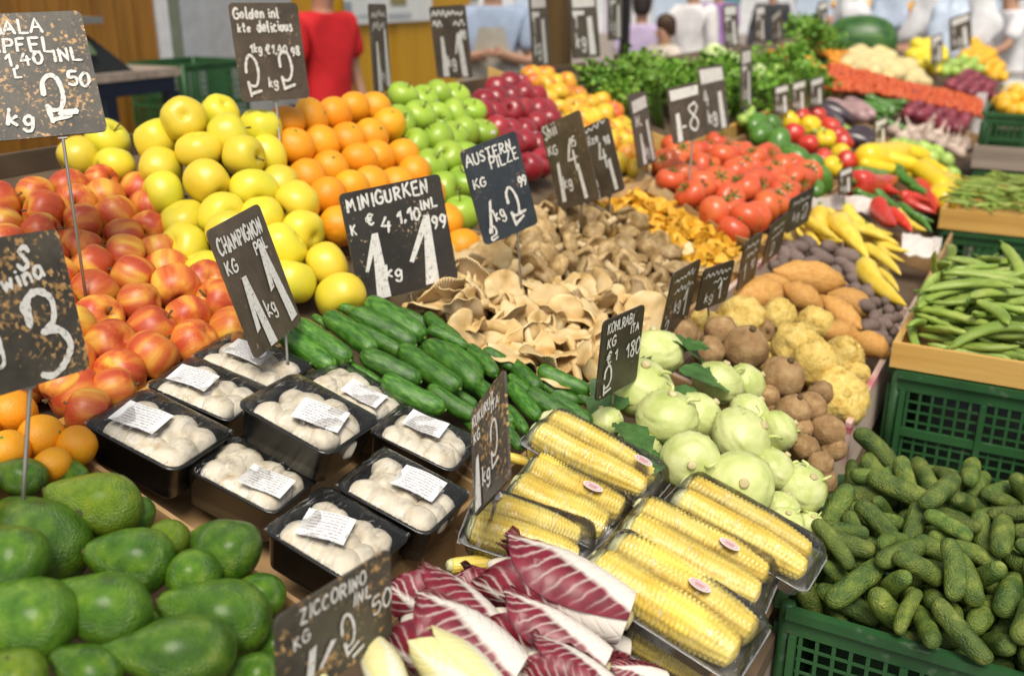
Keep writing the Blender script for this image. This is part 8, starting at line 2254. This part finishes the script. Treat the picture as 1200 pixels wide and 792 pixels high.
# posts
p = at_d(652, 60, 4.6)
o = link('wooden_post', MB().box((p.x - .055, p.y - .055, 0), (p.x + .055, p.y + .055, 2.8)).mesh('wooden_post', False))
o.data.materials.append(flat('dark_brown_timber', (.06, .032, .012), .6, (.15, .085, .02), 5, stretch=(3, 3, .2)))
tag(o, 'thick dark brown timber post behind the blushed apples', 'post')
p = at_d(733, 20, 7.5)
o = link('metal_post', MB().box((p.x - .03, p.y - .03, 0), (p.x + .03, p.y + .03, 2.8)).mesh('metal_post', False))
o.data.materials.append(flat('black_painted_metal', (.012, .012, .016), .5))
tag(o, 'thin black metal post above the herbs', 'post')


# ------------------------------------------------------------------ people: one skinned body each, clothes over it
def skin(verts, edges, radii, name, m, root=0, sub=2):
    me = bpy.data.meshes.new(name)
    me.from_pydata([tuple(v) for v in verts], edges, [])
    o = bpy.data.objects.new(name, me)
    COL.objects.link(o)
    md = o.modifiers.new('Skin', 'SKIN')
    for i, r in enumerate(radii):
        rr = r if isinstance(r, tuple) else (r, r)
        me.skin_vertices[0].data[i].radius = rr
        me.skin_vertices[0].data[i].use_root = i == root
    sb = o.modifiers.new('Sub', 'SUBSURF')
    sb.levels = sb.render_levels = sub
    md.use_smooth_shade = True
    bpy.context.view_layer.update()
    dg = bpy.context.evaluated_depsgraph_get()
    out = bpy.data.meshes.new_from_object(o.evaluated_get(dg))
    out.name = name
    bpy.data.objects.remove(o)
    out.materials.clear()
    out.materials.append(m)
    return out


SKIN = flat('skin_tone', (.52, .30, .20), .55, (.46, .25, .16), 12)


def person(x, y, yaw, height, label, shirt, trousers, hair, arms, sleeve=.5, apron=None, lean=0.0, z0=0.0):
    s = height / 1.75
    V = {'pelvis': (0, 0, .95), 'spine': (0, .01 + lean * .3, 1.14), 'chest': (0, .0 + lean * .7, 1.34), 'neck': (0, lean, 1.49), 'head': (0, .02 + lean * 1.1, 1.60), 'crown': (0, .015 + lean * 1.1, 1.70)}
    R = {'pelvis': (.15, .105), 'spine': (.135, .095), 'chest': (.155, .105), 'neck': .055, 'head': (.075, .092), 'crown': (.062, .075)}
    E = [('pelvis', 'spine'), ('spine', 'chest'), ('chest', 'neck'), ('neck', 'head'), ('head', 'crown')]
    for sd, nm in ((-1, 'l'), (1, 'r')):
        el, wr = arms[0 if sd < 0 else 1]
        V['sh' + nm] = (sd * .185, lean * .8, 1.41)
        V['el' + nm] = (sd * el[0], el[1] + lean, el[2])
        V['wr' + nm] = (sd * wr[0], wr[1] + lean, wr[2])
        d = (Vector(V['wr' + nm]) - Vector(V['el' + nm])).normalized()
        pm = Vector(V['wr' + nm]) + d * .07
        V['pa' + nm] = tuple(pm)
        R['sh' + nm], R['el' + nm], R['wr' + nm], R['pa' + nm] = .062, .042, .028, (.034, .016)
        E += [('chest', 'sh' + nm), ('sh' + nm, 'el' + nm), ('el' + nm, 'wr' + nm), ('wr' + nm, 'pa' + nm)]
        side = d.cross(Vector((0, 1, 0)))
        side = side.normalized() if side.length > .1 else Vector((1, 0, 0))
        for k in range(5):
            f = 'f%d' % k + nm
            if k == 4:
                V[f] = tuple(Vector(V['wr' + nm]) + d * .045 + side * .05)
                E.append(('wr' + nm, f))
            else:
                V[f] = tuple(pm + d * (.065 + .012 * (1 if k in (1, 2) else -.5)) + side * (k - 1.5) * .019 + Vector((0, 0, -.012)))
                E.append(('pa' + nm, f))
            R[f] = .0085
        V['hp' + nm], V['kn' + nm], V['an' + nm], V['to' + nm] = (sd * .09, 0, .86), (sd * .10, .02, .48), (sd * .10, -.02, .08), (sd * .12, .14, .035)
        R['hp' + nm], R['kn' + nm], R['an' + nm], R['to' + nm] = .085, .058, .04, .035
        E += [('pelvis', 'hp' + nm), ('hp' + nm, 'kn' + nm), ('kn' + nm, 'an' + nm), ('an' + nm, 'to' + nm)]

    def build(keys, name, m, grow=0.0, root='pelvis'):
        keys = list(keys)
        ix = {k: i for i, k in enumerate(keys)}
        rr = []
        for k in keys:
            r = R[k]
            r = r if isinstance(r, tuple) else (r, r)
            rr.append(((r[0] + grow) * s, (r[1] + grow) * s))
        return skin([Vector(V[k]) * s for k in keys], [(ix[a_], ix[b_]) for a_, b_ in E if a_ in ix and b_ in ix], rr, name, m, ix[root])
    o = link('person', build(V, 'person', SKIN), None, Matrix.Translation((x, y, z0)) @ Matrix.Rotation(yaw, 4, 'Z'))
    tag(o, label, 'person')
    for sd in 'lr':
        a_, b_ = Vector(V['sh' + sd]), Vector(V['el' + sd])
        V['sl' + sd] = tuple(a_.lerp(b_, sleeve * 1.6 if sleeve < .62 else .98))
        R['sl' + sd] = .052
        E.append(('sh' + sd, 'sl' + sd))
    V['hem'] = (0, 0, .90)
    R['hem'] = (.158, .11)
    E.append(('pelvis', 'hem'))
    V['collar'] = (0, lean * .9, 1.475)
    R['collar'] = (.10, .075)
    E.append(('chest', 'collar'))
    keys = ['pelvis', 'spine', 'chest', 'collar', 'shl', 'shr', 'sll', 'slr', 'hem']
    if sleeve > .62:
        keys += ['ell', 'elr', 'wrl', 'wrr']
        E.append(('sll', 'ell')); E.append(('slr', 'elr'))
        E.remove(('shl', 'ell')); E.remove(('shr', 'elr'))
    sh = build(keys, 'shirt', shirt, .030)
    for q in sh.vertices:                                  # folds
        c = q.co
        q.co = c + q.normal * (.016 * noise.noise(Vector((c.x * 7, c.y * 7, c.z * 4 + x))) + .007 * noise.noise(Vector((c.x * 22, c.y * 22, c.z * 9 + y))))
    link('shirt', sh, o)
    link('trousers', build(['pelvis', 'hpl', 'hpr', 'knl', 'knr', 'anl', 'anr'], 'trousers', trousers, .012), o)
    hm = lathe([(-.10, 0), (-.10, .072), (-.02, .098), (.06, .092), (.105, .05), (.12, 0)], 20, 3)
    hm.fn(lambda p: Vector((p.x, p.y * 1.08 - .022 - .03 * max(0, -p.z) * 8, p.z + .02 * max(0, p.y) * 6)))
    hm.xf(Matrix.Translation(Vector(V['crown']) * s + Vector((0, 0, -.015))) @ Matrix.Diagonal((s, s, s, 1)))
    hme = hm.mesh('hair')
    hme.materials.append(hair)
    link('hair', hme, o)
    for sx in (-.032, .032):
        em = lathe([(-.009, 0), (-.006, .008), (.003, .010), (.009, 0)], 10, 2).xf(Matrix.Translation(Vector((sx * s, V['head'][1] * s + .086 * s, 1.625 * s)))).mesh('eye')
        em.materials.append(M['eye'])
        link('eye', em, o)
    nm_ = lathe([(-.022, 0), (-.018, .014), (.0, .012), (.022, .005), (.026, 0)], 10, 2).xf(Matrix.Translation(Vector((0, V['head'][1] * s + .094 * s, 1.60 * s)))).mesh('nose')
    nm_.materials.append(SKIN)
    link('nose', nm_, o)
    if apron:
        mb = MB()
        n = 14
        vs, fs = [], []
        for i in range(n + 1):
            zz = (.52 + (1.36 - .52) * i / n)
            w = .20 if zz < 1.05 else .20 - .10 * (zz - 1.05) / .31
            for j in range(9):
                q = j / 8 * 2 - 1
                vs.append((q * w * s, (.165 - .09 * q * q + lean * max(0, (zz - .95) / .4) * .7 + .012 * math.sin(q * 9) * (1.05 - min(1.05, zz))) * s, zz * s))
        for i in range(n):
            for j in range(8):
                k = i * 9 + j
                fs.append((k, k + 1, k + 10, k + 9))
        nv = len(vs)
        vs += [(p[0], p[1] + .004, p[2]) for p in vs]
        fs += [tuple(nv + k for k in reversed(f)) for f in fs]
        me = mb.add(vs, fs).mesh('apron')
        me.materials.append(apron)
        link('apron', me, o)
    return o


M['eye'] = flat('dark_eye', (.03, .02, .015), .2)
HANG = ((.23, .0, 1.13), (.25, .08, .88))
FOLD = ((.25, .02, 1.14), (.06, .22, 1.20))
REACH = ((.26, .12, 1.16), (.22, .36, 1.06))
BROWN, BLACKH, GREYH = flat('brown_hair', (.07, .035, .018), .6), flat('black_hair', (.02, .012, .01), .6), flat('grey_hair', (.35, .33, .31), .6)


def stand(u, v, d):
    p = at_d(u, v, d)
    return p.x, p.y


x, y = stand(380, 50, 6.0)
person(x, y, math.radians(-100), 1.74, 'person in a red t-shirt and dark trousers at the grey booth door', flat('red_cotton', (.62, .015, .02), .8), flat('black_trousers', (.012, .014, .02), .8), BROWN, (HANG, HANG), .5, z0=.06)
x, y = stand(578, 50, 6.4)
person(x, y, math.radians(205), 1.78, 'person in a light blue shirt and grey apron with folded hands', flat('light_blue_cotton', (.36, .44, .58), .8), flat('dark_green_trousers', (.02, .04, .035), .8), BROWN, (FOLD, FOLD), .5, flat('grey_linen', (.40, .37, .31), .85), z0=.05)
x, y = stand(752, 20, 9.0)
person(x, y, math.radians(20), 1.58, 'dark-haired person in a lavender top beyond the herbs', flat('lavender_cotton', (.56, .46, .66), .8), flat('grey_trousers', (.2, .2, .22), .8), BLACKH, (HANG, HANG), .5)
x, y = stand(780, 30, 8.2)
person(x, y, math.radians(150), 1.42, 'brown-haired child in a pale top beyond the herbs', flat('cream_cotton', (.68, .60, .52), .8), flat('blue_denim', (.10, .14, .25), .8), BROWN, (REACH, HANG), .5)
x, y = stand(812, 20, 9.6)
person(x, y, math.radians(170), 1.76, 'person in a loose white shirt behind the child', flat('white_cotton', (.80, .77, .76), .8), flat('beige_trousers', (.55, .48, .40), .8), GREYH, (HANG, REACH), .8)
x, y = stand(842, 12, 11.5)
person(x, y, math.radians(170), 1.74, 'person in a purple top far along the market lane', flat('purple_cotton', (.36, .18, .46), .8), flat('stone_trousers', (.45, .42, .38), .8), GREYH, (HANG, HANG), .5)
x, y = stand(1056, 36, 12)
person(x, y, math.radians(160), 1.36, 'brown-haired child in a pink top at the far stalls', flat('pink_cotton', (.70, .18, .30), .8), flat('navy_trousers', (.04, .05, .10), .8), BROWN, (REACH, HANG), .5)
x, y = stand(1112, 20, 10)
person(x, y, math.radians(165), 1.80, 'person in a pale blue shirt in the market lane', flat('pale_blue_cotton', (.62, .68, .84), .8), flat('khaki_trousers', (.34, .28, .20), .8), BROWN, (HANG, REACH), .8)
x, y = stand(1192, 30, 9.2)
person(x, y, math.radians(120), 1.72, 'person in a white shirt reaching over the far crates', flat('bright_white_cotton', (.82, .81, .82), .8), flat('light_trousers', (.5, .46, .42), .8), BROWN, (REACH, REACH), .5, lean=.08)
x, y = stand(905, 10, 13)
person(x, y, math.radians(180), 1.70, 'person in dark clothes far behind the carrots', flat('charcoal_cotton', (.05, .055, .06), .8), flat('dark_denim', (.03, .04, .07), .8), BLACKH, (HANG, HANG), .8)

# far stalls: a pale kiosk across the lane and a fruit stand before it
kp = [at_d(560, 0, 17), at_d(1330, 0, 15)]
A, B_ = Vector((kp[0].x, kp[0].y, 0)), Vector((kp[1].x, kp[1].y, 0))
dirk = (B_ - A).normalized()
nk = Vector((dirk.y, -dirk.x, 0))
kio = empty('market_kiosk', Matrix.Translation(A.lerp(B_, .5)))
tag(kio, 'pale kiosk with white and light blue panels across the far end of the lane', 'kiosk')
Rk = Matrix((dirk, -nk, Vector((0, 0, 1)))).transposed().to_4x4()
Rk.translation = A
Lk = (B_ - A).length
cols = [flat('kiosk_white', (.80, .80, .82), .5), flat('kiosk_pale_blue', (.60, .70, .84), .5), flat('kiosk_teal', (.10, .34, .36), .5), flat('kiosk_lavender', (.66, .58, .76), .5)]
random.seed(12)
xx = 0
seq = [0, 1, 0, 3, 0, 1, 0, 2, 0, 1, 0, 0, 2, 1, 0, 3, 0, 1]
i = 0
while xx < Lk:
    w = random.uniform(.35, 1.0) if seq[i % len(seq)] != 2 else .3
    mb = MB().box((xx + .01, 0, 0), (min(Lk, xx + w) - .01, .08, 3.2), 0, Rk)
    part(kio, 'panel', mb, cols[seq[i % len(seq)]])
    xx += w
    i += 1
part(kio, 'roof', MB().box((-.3, -.9, 3.21), (Lk + .3, .6, 3.3), 0, Rk), cols[0])
part(kio, 'counter', MB().box((0, -.5, 0), (Lk, -.02, .9), 0, Rk), flat('kiosk_counter', (.42, .36, .32), .6))
fst = empty('fruit_stand', Matrix.Translation(at_d(1010, 0, 10.5).xy.to_3d()))
tag(fst, 'far table on a peach coloured cloth behind the watermelon', 'stand')
pa = at_d(960, 20, 10.2)
part(fst, 'table_top', MB().box((pa.x, pa.y, 1.30), (pa.x + 1.5, pa.y + .9, 1.36)), flat('peach_cloth', (.78, .42, .28), .8))
part(fst, 'cloth', MB().box((pa.x + .01, pa.y + .01, .3), (pa.x + 1.49, pa.y + .89, 1.299)), flat('peach_cloth_side', (.70, .38, .26), .8))  # same cloth in a darker tone, shade put into its sides

for i in range(70):
    c = pa + Vector((random.uniform(.1, 1.4), random.uniform(.08, .8), 0))
    c.z = 1.39 + random.uniform(0, .10)
    put('clementine', upright(rdir(0, 90), 0, c, random.uniform(1.3, 1.6)), 'peach', '', 'peach on the far table', 'peach', 'peaches heaped on the far table', None, None, False)

# thin plastic bags hung over the far stalls
for i, (u, v, d, c, lab) in enumerate(((1000, 14, 8.6, 'bag_white', 'white plastic bag hanging beyond the watermelon'), (1040, 10, 9.0, 'bag_blue', 'pale blue plastic bag hanging beyond the lemons'), (1086, 18, 8.2, 'bag_white', 'crumpled white plastic bag hanging behind the lemons'), (1112, 34, 8.0, 'bag_blue', 'low pale blue plastic bag behind the mottled dark board'), (1150, 16, 8.8, 'bag_white', 'white plastic bag hanging by the far oranges'))):
    if c not in M:
        M[c] = flat(c, (.82, .82, .84) if 'white' in c else (.62, .72, .88), .35, None, 12, .3, 20)
    b = lathe([(-.22, 0), (-.215, .09), (-.16, .13), (-.02, .125), (.10, .10), (.17, .07), (.22, .05), (.25, .02), (.255, 0)], 28, 4)
    b.fn(lambda p: Vector((p.x * 1.25, p.y * .6, p.z)) * (1 + .5 * nz((p.x, p.y, p.z * .5), 9, i) + .22 * nz((p.x, p.y, p.z * .3), 26, i)))
    me = b.mesh('plastic_bag')
    me.materials.append(M[c])
    tag(link('plastic_bag', me, None, Matrix.Translation(at_d(u, v, d))), lab, 'bag')
# ------------------------------------------------------------------ labels: which one of its heap
ORD = ['first', 'second', 'third', 'fourth', 'fifth', 'sixth', 'seventh', 'eighth', 'ninth', 'tenth', 'eleventh', 'twelfth', 'thirteenth', 'fourteenth', 'fifteenth', 'sixteenth', 'seventeenth', 'eighteenth', 'nineteenth', 'twentieth']
ORD += ['twenty-' + w for w in ORD[:9]] + ['thirtieth'] + ['thirty-' + w for w in ORD[:9]]
groups = {}
bpy.context.view_layer.update()
for o, hp, adj, noun in ITEMS:
    groups.setdefault((hp, adj, noun), []).append(o)
for (hp, adj, noun), obs in groups.items():
    nm = (adj + ' ' + noun).strip()
    pts = sorted(((proj(o.matrix_world.translation), o) for o in obs), key=lambda t: t[0][1])
    n = len(pts)
    if n <= 12 or (hp or '').startswith('champ'):
        pts.sort(key=lambda t: t[0][0])
        for i, (q, o) in enumerate(pts):
            o['label'] = f"{nm}, {ORD[i]} from the left" if n > 1 else f"{nm}, the only one there"
        continue
    vs = [q[1] for q, _ in pts]
    us = [q[0] for q, _ in pts]
    asp = max(.2, (max(vs) - min(vs) + 1) / (max(us) - min(us) + 1))
    rows = max(2, min(16, round(math.sqrt(n * asp))))
    k = 0
    for r in range(rows):
        e = round(n * (r + 1) / rows)
        band = sorted(pts[k:e], key=lambda t: t[0][0])
        k = e
        for i, (q, o) in enumerate(band):
            o['label'] = f"{nm}, {ORD[min(i, 38)]} from left in the {ORD[r]} row from top"

# ------------------------------------------------------------------ camera, light, world
cd = bpy.data.cameras.new('Camera')
cam = bpy.data.objects.new('Camera', cd)
COL.objects.link(cam)
cam.matrix_world = Matrix.Translation(EYEP) @ Matrix((CR, CU, -CF)).transposed().to_4x4()
cd.sensor_width = 36
cd.lens = 36 * FPX / 1200
cd.clip_start = .05
cd.clip_end = 300
cd.dof.use_dof = True
cd.dof.focus_distance = 1.28
cd.dof.aperture_fstop = 3.6
cd.dof.aperture_blades = 7
scene.camera = cam

SUN_EL, SUN_AZ = math.radians(58), math.radians(150)     # azimuth clockwise from +Y
w = bpy.data.worlds.new('World')
scene.world = w
w.use_nodes = True
N, L = w.node_tree.nodes, w.node_tree.links
bg = N['Background']
sky = N.new('ShaderNodeTexSky')
sky.sky_type = 'NISHITA'
sky.sun_disc = False
sky.sun_elevation = SUN_EL
sky.sun_rotation = SUN_AZ
sky.dust_density = 3
sky.air_density = 1.0
hs = N.new('ShaderNodeHueSaturation')
hs.inputs['Saturation'].default_value = .30
L.new(sky.outputs[0], hs.inputs['Color'])
L.new(hs.outputs[0], bg.inputs['Color'])
bg.inputs['Strength'].default_value = .10
sd = bpy.data.lights.new('Sun', 'SUN')
sd.energy = 2.3
sd.angle = math.radians(26)
sd.color = (1, .92, .78)
so = bpy.data.objects.new('Sun', sd)
COL.objects.link(so)
dv = Vector((math.sin(SUN_AZ) * math.cos(SUN_EL), math.cos(SUN_AZ) * math.cos(SUN_EL), math.sin(SUN_EL)))
so.rotation_euler = dv.to_track_quat('Z', 'Y').to_euler()
so.location = dv * 30

vs_ = scene.view_settings
vs_.view_transform = 'Standard'
vs_.look = 'None'
vs_.exposure = 0.38
vs_.gamma = 1
scene.render.engine = 'CYCLES'
cy = scene.cycles
cy.use_denoising = True
cy.max_bounces = 8
cy.transparent_max_bounces = 12
cy.diffuse_bounces = 3
cy.glossy_bounces = 3
cy.sample_clamp_indirect = 6
cy.caustics_reflective = False
cy.caustics_refractive = False
